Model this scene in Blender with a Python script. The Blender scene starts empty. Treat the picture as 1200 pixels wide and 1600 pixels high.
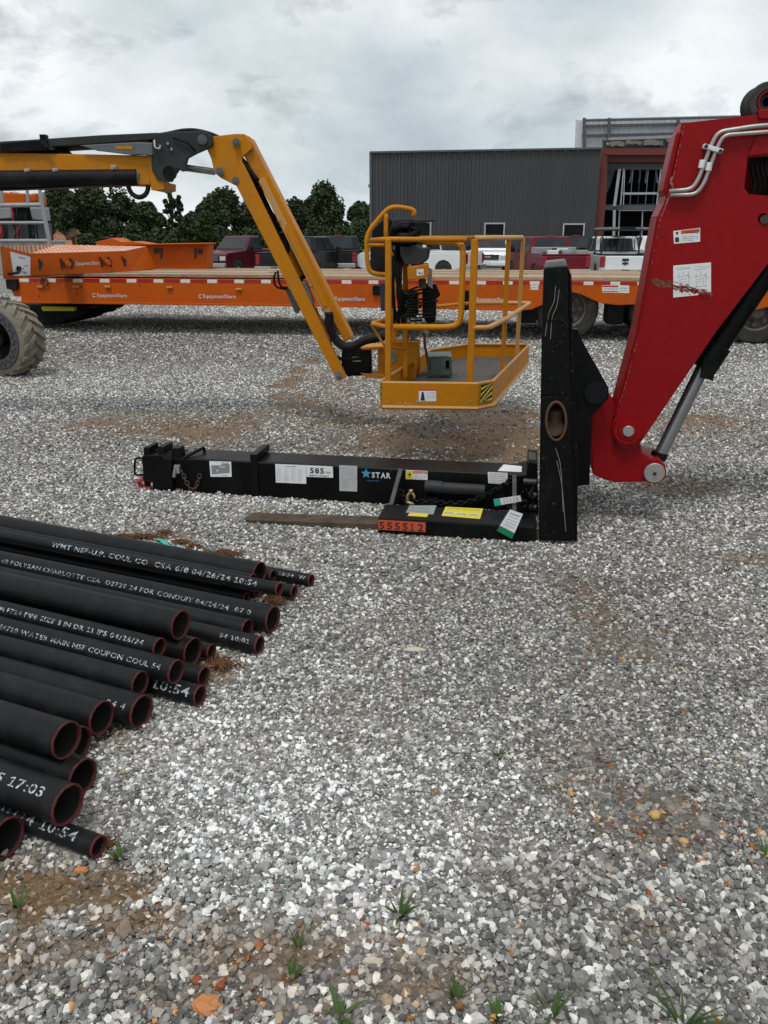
import bpy, bmesh, math, random
import numpy as np
from mathutils import Vector, Matrix
from mathutils.geometry import tessellate_polygon

# ------------------------------------------------------------------ camera, sky, sun, exposure
SC = bpy.context.scene
COL = SC.collection
random.seed(7)
H = 1.6
FPX = 1250.0
PITCH = math.atan(435 / FPX)
cam_d = bpy.data.cameras.new('camera')
cam = bpy.data.objects.new('camera', cam_d)
COL.objects.link(cam)
cam.location = (0, 0, H)
cam.rotation_euler = (math.pi / 2 - PITCH, 0, 0)
cam_d.sensor_fit = 'VERTICAL'
cam_d.sensor_height = 36
cam_d.lens = FPX / 1600 * 36
cam_d.clip_start = .05
cam_d.clip_end = 3000
SC.camera = cam

SUN_EL, SUN_ROT = math.radians(66), math.radians(200)
world = bpy.data.worlds.new('World')
SC.world = world
world.use_nodes = True
SC.view_settings.view_transform = 'Standard'
SC.view_settings.look = 'None'
SC.view_settings.exposure = 0.12
SC.view_settings.gamma = 1.0
SC.view_settings.use_curve_mapping = False


def build_world():
    nt = world.node_tree
    N, L = nt.nodes, nt.links
    N.clear()
    out = N.new('ShaderNodeOutputWorld')
    sky = N.new('ShaderNodeTexSky')
    sky.sky_type = 'NISHITA'
    sky.sun_disc = False
    sky.sun_elevation = SUN_EL
    sky.sun_rotation = SUN_ROT
    sky.air_density = 1.0
    sky.dust_density = 2.0
    b1 = N.new('ShaderNodeBackground')
    b1.inputs[1].default_value = .09
    L.new(sky.outputs[0], b1.inputs[0])
    tc = N.new('ShaderNodeTexCoord')
    sep = N.new('ShaderNodeSeparateXYZ')
    L.new(tc.outputs['Generated'], sep.inputs[0])

    def m(op, a, b=None, c=None):
        n = N.new('ShaderNodeMath'); n.operation = op
        for i, v in enumerate((a, b, c)):
            if v is None: continue
            if isinstance(v, (int, float)): n.inputs[i].default_value = v
            else: L.new(v, n.inputs[i])
        return n.outputs[0]
    z = m('MAXIMUM', sep.outputs[2], 0.0)
    cb = N.new('ShaderNodeCombineXYZ')
    L.new(sep.outputs[0], cb.inputs[0]); L.new(sep.outputs[1], cb.inputs[1])
    L.new(m('MULTIPLY', sep.outputs[2], 1.9), cb.inputs[2])

    def noise(scale, det, rough, off, dist=0.0):
        mp = N.new('ShaderNodeMapping')
        mp.inputs['Location'].default_value = off
        L.new(cb.outputs[0], mp.inputs[0])
        n = N.new('ShaderNodeTexNoise')
        n.inputs['Scale'].default_value = scale
        n.inputs['Detail'].default_value = det
        n.inputs['Roughness'].default_value = rough
        n.inputs['Distortion'].default_value = dist
        L.new(mp.outputs[0], n.inputs['Vector'])
        return n.outputs[0]

    def ramp(v, stops):
        r = N.new('ShaderNodeValToRGB')
        e = r.color_ramp.elements
        e[0].position, e[0].color = stops[0][0], stops[0][1] + (1,)
        e[1].position, e[1].color = stops[-1][0], stops[-1][1] + (1,)
        for p, c in stops[1:-1]:
            k = e.new(p); k.color = c + (1,)
        L.new(v, r.inputs[0])
        return r.outputs[0]
    big = noise(2.6, 5, .55, (3.1, 1.7, 0))
    base = ramp(big, [(.32, (.41, .48, .53)), (.46, (.61, .675, .71)), (.62, (.86, .895, .91))])
    small = noise(5.2, 7, .6, (11.3, 4.4, 2), .25)
    dk = ramp(small, [(.53, (0, 0, 0)), (.66, (1, 1, 1))])
    mix = N.new('ShaderNodeMixRGB')
    L.new(m('MULTIPLY', dk, .75), mix.inputs[0])
    L.new(base, mix.inputs[1])
    mix.inputs[2].default_value = (.33, .38, .42, 1)
    b2 = N.new('ShaderNodeBackground')
    b2.inputs[1].default_value = 1.0
    L.new(mix.outputs[0], b2.inputs[0])
    thin = noise(2.2, 4, .5, (7.7, 9.2, 5))
    cover = m('SUBTRACT', 1.0, m('MULTIPLY', ramp(thin, [(.5, (0, 0, 0)), (.75, (1, 1, 1))]), .35))
    ms = N.new('ShaderNodeMixShader')
    L.new(cover, ms.inputs[0])
    L.new(b1.outputs[0], ms.inputs[1])
    L.new(b2.outputs[0], ms.inputs[2])
    L.new(ms.outputs[0], out.inputs[0])


build_world()
sun_d = bpy.data.lights.new('sun', 'SUN')
sun = bpy.data.objects.new('sun', sun_d)
COL.objects.link(sun)
sun_d.energy = 1.5
sun_d.angle = math.radians(14)
sun_d.color = (1, .965, .91)
sdir = Vector((math.sin(SUN_ROT) * math.cos(SUN_EL), math.cos(SUN_ROT) * math.cos(SUN_EL), math.sin(SUN_EL)))
sun.rotation_euler = sdir.to_track_quat('Z', 'Y').to_euler()
sun.location = (0, 0, 30)

# ------------------------------------------------------------------ measuring helpers
CP, SP = math.cos(PITCH), math.sin(PITCH)
CAM = Vector((0, 0, H))


def ray(px, py):
    return Vector((px - 600, FPX * CP + (800 - py) * SP, -FPX * SP + (800 - py) * CP))


def on_z(px, py, z=0.0):
    r = ray(px, py); return CAM + r * ((z - H) / r.z)


def at(px, py, Y):
    r = ray(px, py); return CAM + r * (Y / r.y)


class Plane:
    """a real vertical plane in the yard: a = along it to the right, b = away from the viewer"""
    def __init__(s, P, deg):
        t = math.radians(deg)
        s.O = Vector((P.x, P.y, 0)); s.a = Vector((math.cos(t), -math.sin(t), 0)); s.b = Vector((math.sin(t), math.cos(t), 0))

    def p(s, px, py, off=0.0):
        r = ray(px, py)
        t = (s.b.dot(s.O - CAM) + off) / s.b.dot(r)
        return CAM + r * t

    def w(s, u, off, z):
        return s.O + s.a * u + s.b * off + Vector((0, 0, z))


# ------------------------------------------------------------------ mesh building
class MB:
    def __init__(s):
        s.v = []; s.f = []; s.m = []; s.mi = 0

    def add(s, vs, fs, mi=None):
        o = len(s.v)
        s.v.extend([tuple(v) for v in vs])
        for f in fs:
            s.f.append(tuple(i + o for i in f)); s.m.append(s.mi if mi is None else mi)
        return s

    def hexa(s, b, t):
        """two quads joined: bottom and top, same winding"""
        return s.add(list(b) + list(t), [(3, 2, 1, 0), (4, 5, 6, 7)] + [(i, (i + 1) % 4, (i + 1) % 4 + 4, i + 4) for i in range(4)])

    def box(s, c, size, ax=None):
        c = Vector(c)
        X, Y, Z = ax if ax else (Vector((1, 0, 0)), Vector((0, 1, 0)), Vector((0, 0, 1)))
        hx, hy, hz = size[0] / 2, size[1] / 2, size[2] / 2
        q = [(-hx, -hy), (hx, -hy), (hx, hy), (-hx, hy)]
        return s.hexa([c + X * x + Y * y - Z * hz for x, y in q], [c + X * x + Y * y + Z * hz for x, y in q])

    def prism(s, pts, d, holes=()):
        """pts: coplanar world points, extruded by vector d; holes: lists of points"""
        loops = [list(map(Vector, pts))] + [list(map(Vector, h)) for h in holes]
        flat = [p for l in loops for p in l]
        n = len(flat)
        if holes: tris = [tuple(t) for t in tessellate_polygon(loops)]
        elif len(pts) <= 4: tris = [tuple(range(len(pts)))]
        else: tris = [tuple(t) for t in tessellate_polygon(loops)]
        d = Vector(d)
        fs = [t for t in tris] + [tuple(i + n for i in reversed(t)) for t in tris]
        o = 0
        for l in loops:
            k = len(l)
            for i in range(k):
                a, b = o + i, o + (i + 1) % k
                fs.append((a, a + n, b + n, b))
            o += k
        return s.add(flat + [p + d for p in flat], fs)

    def ring(s, c, X, Y, r, n):
        return [c + X * (r * math.cos(2 * math.pi * i / n)) + Y * (r * math.sin(2 * math.pi * i / n)) for i in range(n)]

    def cyl(s, p0, p1, r, n=12, r1=None, cap=True):
        p0, p1 = Vector(p0), Vector(p1)
        d = (p1 - p0).normalized()
        X = d.cross(Vector((0, 0, 1)) if abs(d.z) < .9 else Vector((1, 0, 0))).normalized(); Y = d.cross(X)
        r1 = r if r1 is None else r1
        v = s.ring(p0, X, Y, r, n) + s.ring(p1, X, Y, r1, n)
        f = [(i, (i + 1) % n, (i + 1) % n + n, i + n) for i in range(n)]
        if cap: f += [tuple(reversed(range(n))), tuple(range(n, 2 * n))]
        return s.add(v, f)

    def tube(s, pts, r, n=8, cap=True, closed=False):
        pts = [Vector(p) for p in pts]
        m = len(pts); v = []; X = None
        for i, p in enumerate(pts):
            a = pts[i - 1] if (i > 0 or closed) else p
            b = pts[(i + 1) % m] if (i < m - 1 or closed) else p
            d = (b - a).normalized()
            if X is None: X = d.cross(Vector((0, 0, 1)) if abs(d.z) < .9 else Vector((0, 1, 0))).normalized()
            X = (X - d * X.dot(d)).normalized(); Y = d.cross(X)
            v += s.ring(p, X, Y, r if not hasattr(r, '__len__') else r[i], n)
        f = []
        for i in range(m if closed else m - 1):
            for j in range(n):
                k = (j + 1) % n; i2 = (i + 1) % m
                f.append((i * n + j, i * n + k, i2 * n + k, i2 * n + j))
        if cap and not closed: f += [tuple(reversed(range(n))), tuple(range((m - 1) * n, m * n))]
        return s.add(v, f)

    def lathe(s, c, axis, prof, n=24, up=Vector((0, 0, 1))):
        """prof: (distance along axis, radius)"""
        c, axis = Vector(c), Vector(axis).normalized()
        X = axis.cross(up).normalized(); Y = axis.cross(X); v = []
        for h, r in prof: v += s.ring(c + axis * h, X, Y, max(r, 1e-4), n)
        f = []
        for i in range(len(prof) - 1):
            for j in range(n):
                k = (j + 1) % n
                f.append((i * n + j, i * n + k, (i + 1) * n + k, (i + 1) * n + j))
        return s.add(v, f)


def smooth_path(pts, k=6):
    """Catmull-Rom through the points"""
    P = [Vector(p) for p in pts]; P = [P[0] * 2 - P[1]] + P + [P[-1] * 2 - P[-2]]; out = []
    for i in range(1, len(P) - 2):
        for j in range(k):
            t = j / k; a, b, c, d = P[i - 1], P[i], P[i + 1], P[i + 2]
            out.append(.5 * ((2 * b) + (c - a) * t + (2 * a - 5 * b + 4 * c - d) * t * t + (3 * b - a - 3 * c + d) * t ** 3))
    out.append(P[-2]); return out


def round_path(pts, r, k=4):
    """polyline with rounded corners of radius about r"""
    P = [Vector(p) for p in pts]; out = [P[0]]
    for i in range(1, len(P) - 1):
        a, b, c = P[i - 1], P[i], P[i + 1]
        ra = min(r, (a - b).length * .45); rc = min(r, (c - b).length * .45)
        s, e = b + (a - b).normalized() * ra, b + (c - b).normalized() * rc
        for j in range(k + 1):
            t = j / k; out.append(s * (1 - t) ** 2 + b * 2 * t * (1 - t) + e * t * t)
    out.append(P[-1]); return out


WL = {}


def obj(name, mb, mats, parent=None, bevel=0, smooth=False, label=None, cat=None, group=None, kind=None, origin=None, seg=2):
    me = bpy.data.meshes.new(name)
    v = np.array(mb.v, dtype=float)
    c = (v.min(0) + v.max(0)) / 2
    if parent is None: c[2] = v[:, 2].min()
    if origin is not None: c = np.array(origin)
    v = v - c
    me.from_pydata(v.tolist(), [], mb.f)
    if not isinstance(mats, (list, tuple)): mats = [mats]
    for m in mats: me.materials.append(m)
    if len(mats) > 1: me.polygons.foreach_set('material_index', mb.m)
    o = bpy.data.objects.new(name, me)
    COL.objects.link(o)
    base = Vector((0, 0, 0))
    if parent is not None:
        o.parent = parent; base = WL[parent.name]
    WL[o.name] = Vector(c)
    o.location = Vector(c) - base
    if smooth:
        me.polygons.foreach_set('use_smooth', [True] * len(me.polygons))
        if smooth != 'all': me.set_sharp_from_angle(angle=math.radians(38))
    if bevel:
        b = o.modifiers.new('bevel', 'BEVEL'); b.width = bevel; b.segments = seg; b.limit_method = 'ANGLE'; b.angle_limit = math.radians(40)
    me.validate()
    tag(o, label, cat, group, kind)
    return o


def tag(o, label=None, cat=None, group=None, kind=None):
    if label: o['label'] = label
    if cat: o['category'] = cat
    if group: o['group'] = group
    if kind: o['kind'] = kind
    return o


def thing(name, loc, label, cat, group=None):
    o = bpy.data.objects.new(name, None)
    o.empty_display_size = .2
    COL.objects.link(o); o.location = loc; WL[o.name] = Vector(loc)
    return tag(o, label, cat, group)


def copy_tree(o, parent=None, top=True):
    c = o.copy(); COL.objects.link(c)
    WL[c.name] = Vector(WL[o.name])
    if parent is not None: c.parent = parent
    for ch in o.children: copy_tree(ch, c, False)
    return c


# ------------------------------------------------------------------ text
_fc = {}


ONE = ([(.0, .50), (.0, .60), (.17, .70), (.27, .70), (.27, .09), (.42, .09), (.42, 0), (.0, 0), (.0, .09), (.16, .09), (.16, .58)],
       [(0, 10, 2, 1), (2, 10, 9, 3), (3, 9, 4), (5, 8, 7, 6)])


def text_mesh(s, bold=0.0):
    """letters set one by one; the built-in face lacks a proper figure one"""
    if (s, bold) in _fc: return _fc[(s, bold)]
    vs, fs, x = [], [], 0.0
    for ch in s:
        if ch == ' ': x += .34; continue
        gv, gf = ([(a, b, 0) for a, b in ONE[0]], ONE[1]) if ch == '1' else glyph(ch, bold)
        x0 = min(v[0] for v in gv); x1 = max(v[0] for v in gv); o = len(vs)
        vs += [(v[0] - x0 + x, v[1], 0) for v in gv]; fs += [tuple(i + o for i in f) for f in gf]
        x += x1 - x0 + .11
    _fc[(s, bold)] = (vs, fs)
    return vs, fs


def glyph(s, bold):
    if (s, bold, 0) in _fc: return _fc[(s, bold, 0)]
    cu = bpy.data.curves.new('t', 'FONT')
    cu.body = s; cu.size = 1.0; cu.resolution_u = 2; cu.offset = bold
    cu.align_x = 'LEFT'
    ob = bpy.data.objects.new('t', cu)
    me = bpy.data.meshes.new_from_object(ob)
    r = ([tuple(v.co) for v in me.vertices], [tuple(p.vertices) for p in me.polygons])
    bpy.data.meshes.remove(me); bpy.data.objects.remove(ob); bpy.data.curves.remove(cu)
    _fc[(s, bold, 0)] = r
    return r


def put_text(mb, s, P, right, up, h, w=None, bold=0.0, mi=None, align='l'):
    """cap height h, at point P (baseline start); w = forced width"""
    vs, fs = text_mesh(s, bold)
    if not vs: return
    x0 = min(v[0] for v in vs); x1 = max(v[0] for v in vs)
    k = h / .7
    kx = k if w is None else w / (x1 - x0)
    right, up, P = Vector(right).normalized(), Vector(up).normalized(), Vector(P)
    if align == 'c': P = P - right * ((x1 - x0) * kx / 2)
    mb.add([P + right * ((v[0] - x0) * kx) + up * (v[1] * k) for v in vs], fs, mi)


# ------------------------------------------------------------------ materials
def _nt(name):
    m = bpy.data.materials.new(name); m.use_nodes = True
    nt = m.node_tree
    return m, nt, nt.nodes, nt.links, nt.nodes['Principled BSDF']


def mat(name, col, rough=.5, metal=0.0, dirt=.25, dirtcol=(.16, .12, .085), scale=3.0, bump=0.0, spec=.5, coat=0.0, thr=(.5, .75), bscale=60, fleck=0.0, vary=0.0):
    """paint / metal / rubber with cloudy dirt and fine relief"""
    m, nt, N, L, B = _nt(name)
    B.inputs['Roughness'].default_value = rough
    B.inputs['Metallic'].default_value = metal
    B.inputs['Specular IOR Level'].default_value = spec
    if coat: B.inputs['Coat Weight'].default_value = coat
    tc = N.new('ShaderNodeTexCoord')
    n = N.new('ShaderNodeTexNoise'); n.inputs['Scale'].default_value = scale; n.inputs['Detail'].default_value = 8; n.inputs['Roughness'].default_value = .65
    L.new(tc.outputs['Object'], n.inputs['Vector'])
    r = N.new('ShaderNodeValToRGB')
    r.color_ramp.elements[0].position, r.color_ramp.elements[1].position = thr
    r.color_ramp.elements[0].color = (0, 0, 0, 1); r.color_ramp.elements[1].color = (dirt, dirt, dirt, 1)
    L.new(n.outputs[0], r.inputs[0])
    mx = N.new('ShaderNodeMixRGB')
    L.new(r.outputs[0], mx.inputs[0]); mx.inputs[1].default_value = (*col, 1); mx.inputs[2].default_value = (*dirtcol, 1)
    if fleck:
        # chips and short scratches
        for sc_, stretch, lo in ((scale * 9, (1, 1, 1), .61), (scale * 5, (1, 1, 9), .63), (scale * 5, (9, 1, 1), .64)):
            mp = N.new('ShaderNodeMapping'); mp.inputs['Scale'].default_value = stretch; mp.inputs['Rotation'].default_value = (.3, .2, .4) if sum(stretch) > 3 else (0, 0, 0)
            L.new(tc.outputs['Object'], mp.inputs[0])
            k = N.new('ShaderNodeTexNoise'); k.inputs['Scale'].default_value = sc_; k.inputs['Detail'].default_value = 7; k.inputs['Roughness'].default_value = .7
            L.new(mp.outputs[0], k.inputs['Vector'])
            kr = N.new('ShaderNodeMapRange'); kr.inputs[1].default_value = lo; kr.inputs[2].default_value = lo + .05; kr.inputs[4].default_value = fleck
            L.new(k.outputs[0], kr.inputs[0])
            mx2 = N.new('ShaderNodeMixRGB'); L.new(kr.outputs[0], mx2.inputs[0]); L.new(mx.outputs[0], mx2.inputs[1]); mx2.inputs[2].default_value = (*dirtcol, 1)
            mx = mx2
    n2 = N.new('ShaderNodeTexNoise'); n2.inputs['Scale'].default_value = scale * 14; n2.inputs['Detail'].default_value = 4
    L.new(tc.outputs['Object'], n2.inputs['Vector'])
    hv = N.new('ShaderNodeHueSaturation')
    mr = N.new('ShaderNodeMapRange'); mr.inputs[3].default_value = .86; mr.inputs[4].default_value = 1.14
    L.new(n2.outputs[0], mr.inputs[0]); L.new(mr.outputs[0], hv.inputs['Value']); L.new(mx.outputs[0], hv.inputs['Color'])
    if vary:
        oi = N.new('ShaderNodeObjectInfo'); vr = N.new('ShaderNodeMapRange'); vr.inputs[3].default_value = 1 - vary; vr.inputs[4].default_value = 1 + vary
        h2 = N.new('ShaderNodeHueSaturation'); L.new(oi.outputs['Random'], vr.inputs[0]); L.new(vr.outputs[0], h2.inputs['Value']); L.new(hv.outputs[0], h2.inputs['Color']); hv = h2
    L.new(hv.outputs[0], B.inputs['Base Color'])
    ra = N.new('ShaderNodeMapRange'); ra.inputs[3].default_value = max(0, rough - .08); ra.inputs[4].default_value = min(1, rough + .2)
    L.new(n.outputs[0], ra.inputs[0]); L.new(ra.outputs[0], B.inputs['Roughness'])
    if bump:
        n3 = N.new('ShaderNodeTexNoise'); n3.inputs['Scale'].default_value = bscale; n3.inputs['Detail'].default_value = 3
        L.new(tc.outputs['Object'], n3.inputs['Vector'])
        bp = N.new('ShaderNodeBump'); bp.inputs['Strength'].default_value = bump; bp.inputs['Distance'].default_value = .01
        L.new(n3.outputs[0], bp.inputs['Height']); L.new(bp.outputs[0], B.inputs['Normal'])
    return m


M = {}
M['yellow'] = mat('boom_yellow_paint', (.50, .185, .002), .45, spec=.22, dirt=.45, dirtcol=(.26, .13, .045), scale=2.5, fleck=.55)
M['yellowtop'] = mat('worn_yellow_paint', (.50, .25, .06), .5, dirt=.8, dirtcol=(.42, .28, .17), scale=5)
M['orange'] = mat('trailer_orange_paint', (.50, .088, .003), .5, spec=.18, dirt=.5, dirtcol=(.2, .07, .02), scale=1.6, fleck=.6)
M['orangetop'] = mat('scuffed_orange_deck', (.55, .16, .07), .6, dirt=.9, dirtcol=(.5, .3, .22), scale=3)
M['red'] = mat('boom_red_paint', (.25, .0012, .004), .38, dirt=.4, dirtcol=(.16, .004, .006), scale=1.6, spec=.2, fleck=.3)
M['redscuff'] = mat('scuffed_red_steel', (.22, .09, .06), .7, dirt=1, dirtcol=(.12, .06, .04), scale=22)
M['black'] = mat('black_steel_paint', (.0035, .0035, .004), .4, dirt=.6, dirtcol=(.022, .02, .017), scale=4, spec=.14, fleck=.5)
M['blackgloss'] = mat('black_powder_coat', (.003, .003, .0038), .36, dirt=.5, dirtcol=(.014, .013, .012), scale=3, spec=.15, fleck=.6)
M['blackscuff'] = mat('scratched_black_steel', (.003, .003, .0032), .42, spec=.14, dirt=.2, dirtcol=(.06, .055, .045), scale=5, thr=(.56, .8), bump=.15, fleck=.75)
M['rubber'] = mat('black_rubber', (.006, .006, .007), .55, spec=.18, dirt=.5, dirtcol=(.06, .055, .05), scale=3)
M['tyre'] = mat('dusty_tyre_rubber', (.028, .027, .026), .85, dirt=.7, dirtcol=(.12, .11, .10), scale=4, bump=.3)
M['mudtyre'] = mat('mud_coated_tread', (.215, .19, .145), .95, dirt=.9, dirtcol=(.08, .07, .058), scale=7, bump=.5)
M['greytyre'] = mat('grey_dusty_rubber', (.045, .048, .052), .85, dirt=.6, dirtcol=(.1, .095, .085), scale=8)
M['grey'] = mat('dark_grey_plastic', (.026, .030, .031), .5, dirt=.5, dirtcol=(.07, .07, .066), scale=3, spec=.25, fleck=.4)
M['bluegrey'] = mat('slate_grey_paint', (.10, .115, .125), .45, dirt=.5, dirtcol=(.2, .19, .17), scale=4)
M['teal'] = mat('grey_green_casting', (.075, .115, .105), .5, dirt=.6, dirtcol=(.2, .17, .13), scale=9)
M['steel'] = mat('dull_zinc_steel', (.42, .41, .39), .42, metal=.7, dirt=.5, dirtcol=(.2, .17, .14), scale=8)
M['chrome'] = mat('grey_cylinder_rod', (.34, .35, .36), .3, metal=.85, dirt=.2, scale=8)
M['rust'] = mat('rusty_steel', (.085, .046, .028), .85, dirt=.9, dirtcol=(.05, .03, .02), scale=18, bump=.5)
M['fork'] = mat('worn_rusty_fork_steel', (.105, .072, .048), .6, metal=.3, dirt=1, dirtcol=(.035, .027, .02), scale=7, bump=.25, thr=(.4, .7))
M['white'] = mat('white_sticker', (.74, .75, .75), .5, dirt=.4, dirtcol=(.45, .44, .42), scale=12)
M['whitepaint'] = mat('white_car_paint', (.76, .77, .78), .25, dirt=.25, dirtcol=(.5, .47, .42), scale=2, coat=.5)
M['silver'] = mat('galvanised_silver', (.32, .33, .335), .5, metal=.3, dirt=.6, dirtcol=(.28, .27, .26), scale=5)
M['ink'] = mat('black_print', (.02, .02, .022), .6, dirt=0)
M['greyink'] = mat('grey_print', (.22, .23, .24), .6, dirt=0)
M['tapered'] = mat('red_reflective_tape', (.36, .008, .01), .35, dirt=.4, scale=9)
M['tapewhite'] = mat('white_reflective_tape', (.72, .70, .66), .35, dirt=.5, scale=9)
M['blueprint'] = mat('blue_print', (.05, .28, .48), .5, dirt=0)
M['paleprint'] = mat('pale_print', (.62, .66, .72), .5, dirt=.3, dirtcol=(.1, .1, .1), scale=60, thr=(.45, .7))
M['yellowdecal'] = mat('yellow_sticker', (.66, .55, .03), .5, dirt=.3, scale=12)
M['redprint'] = mat('red_print', (.5, .02, .02), .5, dirt=0)
M['orangeplate'] = mat('orange_red_sticker', (.55, .07, .015), .5, dirt=.4, scale=15)
M['green'] = mat('green_tag_band', (.0, .19, .085), .5, dirt=.2, scale=20)
M['tealtape'] = mat('teal_plastic_strap', (.02, .42, .33), .4, dirt=.2, scale=20)
M['glass'] = mat('dark_window_glass', (.008, .009, .010), .15, dirt=.1, scale=2, spec=.15)
M['carglass'] = mat('car_window_glass', (.018, .024, .027), .08, dirt=.2, dirtcol=(.12, .14, .15), scale=1.2, spec=.45)
M['maroon'] = mat('maroon_car_paint', (.075, .003, .008), .3, dirt=.2, dirtcol=(.1, .05, .04), scale=2, coat=.15, spec=.3)
M['redcar'] = mat('dark_red_car_paint', (.14, .003, .009), .3, dirt=.2, dirtcol=(.1, .05, .04), scale=2, coat=.15, spec=.3)
M['blackcar'] = mat('black_car_paint', (.006, .007, .008), .28, dirt=.3, dirtcol=(.02, .02, .018), scale=2, coat=.15, spec=.3)
M['lamp_red'] = mat('red_lens', (.26, .004, .012), .2, dirt=.1, coat=.5)
M['lamp_clear'] = mat('clear_lens', (.5, .52, .53), .12, dirt=.1, coat=.5)
M['redoxide'] = mat('red_oxide_primer', (.135, .028, .018), .7, dirt=.5, dirtcol=(.09, .03, .022), scale=1)
M['girt'] = mat('grey_primed_steel', (.075, .083, .092), .6, dirt=.5, dirtcol=(.15, .15, .15), scale=1)
M['stud'] = mat('galvanised_stud', (.36, .40, .43), .5, metal=.2, dirt=.3, scale=2)
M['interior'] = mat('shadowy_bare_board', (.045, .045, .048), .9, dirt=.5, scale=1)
M['insul'] = mat('torn_insulation', (.5, .46, .38), .9, dirt=.9, dirtcol=(.2, .16, .12), scale=3)
M['cladding'] = mat('charcoal_metal_cladding', (.050, .054, .056), .5, dirt=.35, dirtcol=(.08, .083, .083), scale=.5, vary=.07)
M['lightclad'] = mat('pale_metal_cladding', (.62, .64, .67), .5, dirt=.3, dirtcol=(.45, .46, .48), scale=.5, vary=.06)
M['pipe'] = mat('black_plastic_pipe', (.0065, .0065, .0075), .45, dirt=.7, dirtcol=(.02, .02, .02), scale=11, spec=.2, bump=.08, fleck=.5)
M['pipered'] = mat('red_painted_pipe_end', (.115, .008, .009), .75, dirt=.9, dirtcol=(.05, .012, .01), scale=40, thr=(.4, .6))
M['pipein'] = mat('black_pipe_bore', (.008, .008, .008), .8, dirt=.3, dirtcol=(.05, .045, .04), scale=20)
M['bark'] = mat('tree_bark', (.08, .06, .045), .9, dirt=.5, scale=3)


def mat_wood(name, c1, c2, along):
    m, nt, N, L, B = _nt(name)
    B.inputs['Roughness'].default_value = .75
    tc = N.new('ShaderNodeTexCoord'); mp = N.new('ShaderNodeMapping')
    mp.inputs['Scale'].default_value = along
    L.new(tc.outputs['Object'], mp.inputs[0])
    n = N.new('ShaderNodeTexNoise'); n.inputs['Scale'].default_value = 5; n.inputs['Detail'].default_value = 6; n.inputs['Roughness'].default_value = .7
    L.new(mp.outputs[0], n.inputs['Vector'])
    oi = N.new('ShaderNodeObjectInfo')
    ad = N.new('ShaderNodeMath'); ad.operation = 'MULTIPLY_ADD'; ad.inputs[1].default_value = .35
    L.new(oi.outputs['Random'], ad.inputs[0]); L.new(n.outputs[0], ad.inputs[2])
    r = N.new('ShaderNodeValToRGB')
    r.color_ramp.elements[0].position = .42; r.color_ramp.elements[0].color = (*c1, 1)
    r.color_ramp.elements[1].position = .95; r.color_ramp.elements[1].color = (*c2, 1)
    L.new(ad.outputs[0], r.inputs[0]); L.new(r.outputs[0], B.inputs['Base Color'])
    return m


M['plank'] = mat_wood('weathered_deck_plank', (.20, .12, .065), (.52, .38, .25), (.6, 8, 8))
M['board'] = mat_wood('brown_board', (.12, .05, .03), (.3, .15, .09), (8, 1, 1))


def mat_chevron():
    """orange non-slip ramp skin, printed with white zig-zag grip"""
    m, nt, N, L, B = _nt('orange_grip_skin')
    tc = N.new('ShaderNodeTexCoord'); sp = N.new('ShaderNodeSeparateXYZ'); L.new(tc.outputs['Object'], sp.inputs[0])

    def f(op, a, b):
        n = N.new('ShaderNodeMath'); n.operation = op
        for i, v in enumerate((a, b)):
            if isinstance(v, (int, float)): n.inputs[i].default_value = v
            else: L.new(v, n.inputs[i])
        return n.outputs[0]
    zig = f('PINGPONG', sp.outputs[0], .06)
    v = f('FRACT', f('MULTIPLY', f('ADD', zig, sp.outputs[1]), 9.5), 0)
    g = f('GREATER_THAN', v, .55)
    ns = N.new('ShaderNodeTexNoise'); ns.inputs['Scale'].default_value = 2.2; ns.inputs['Detail'].default_value = 6
    L.new(tc.outputs['Object'], ns.inputs['Vector'])
    mr = N.new('ShaderNodeMapRange'); mr.inputs[1].default_value = .2; mr.inputs[2].default_value = .5
    L.new(ns.outputs[0], mr.inputs[0])
    mx = N.new('ShaderNodeMixRGB'); L.new(f('MULTIPLY', g, mr.outputs[0]), mx.inputs[0])
    mx.inputs[1].default_value = (.56, .17, .06, 1); mx.inputs[2].default_value = (.62, .50, .42, 1)
    L.new(mx.outputs[0], B.inputs['Base Color']); B.inputs['Roughness'].default_value = .6
    return m


M['chevron'] = mat_chevron()


def mat_leaf(name, c1, c2):
    m, nt, N, L, B = _nt(name)
    g = N.new('ShaderNodeNewGeometry')
    r = N.new('ShaderNodeValToRGB')
    r.color_ramp.elements[0].color = (*c1, 1); r.color_ramp.elements[1].color = (*c2, 1)
    L.new(g.outputs['Random Per Island'], r.inputs[0]); L.new(r.outputs[0], B.inputs['Base Color'])
    B.inputs['Roughness'].default_value = .7; B.inputs['Specular IOR Level'].default_value = .2
    return m


M['leafdark'] = mat_leaf('dark_oak_leaves', (.024, .038, .018), (.058, .082, .034))
M['leafmid'] = mat_leaf('green_leaves', (.022, .042, .014), (.05, .082, .026))
M['leafpale'] = mat_leaf('sparse_dull_leaves', (.03, .045, .025), (.06, .075, .04))
M['blade'] = mat_leaf('grass_blade', (.03, .06, .014), (.085, .13, .04))

# ------------------------------------------------------------------ the yard
rng = np.random.default_rng(11)


def sstep(a, b, x):
    t = np.clip((x - a) / (b - a), 0, 1); return t * t * (3 - 2 * t)


def lumps(x, y, s, seed):
    r = np.random.default_rng(seed); v = 0 * x
    for k in range(9):
        a = r.uniform(0, 2 * math.pi); f = s * (1.0 + .75 * k); ph = r.uniform(0, 6.28)
        v = v + np.sin((x * math.cos(a) + y * math.sin(a)) * f + ph + 1.3 * np.sin((x * math.sin(a) - y * math.cos(a)) * f * .6 + ph)) / (1 + .45 * k)
    return v / 3.2


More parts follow.
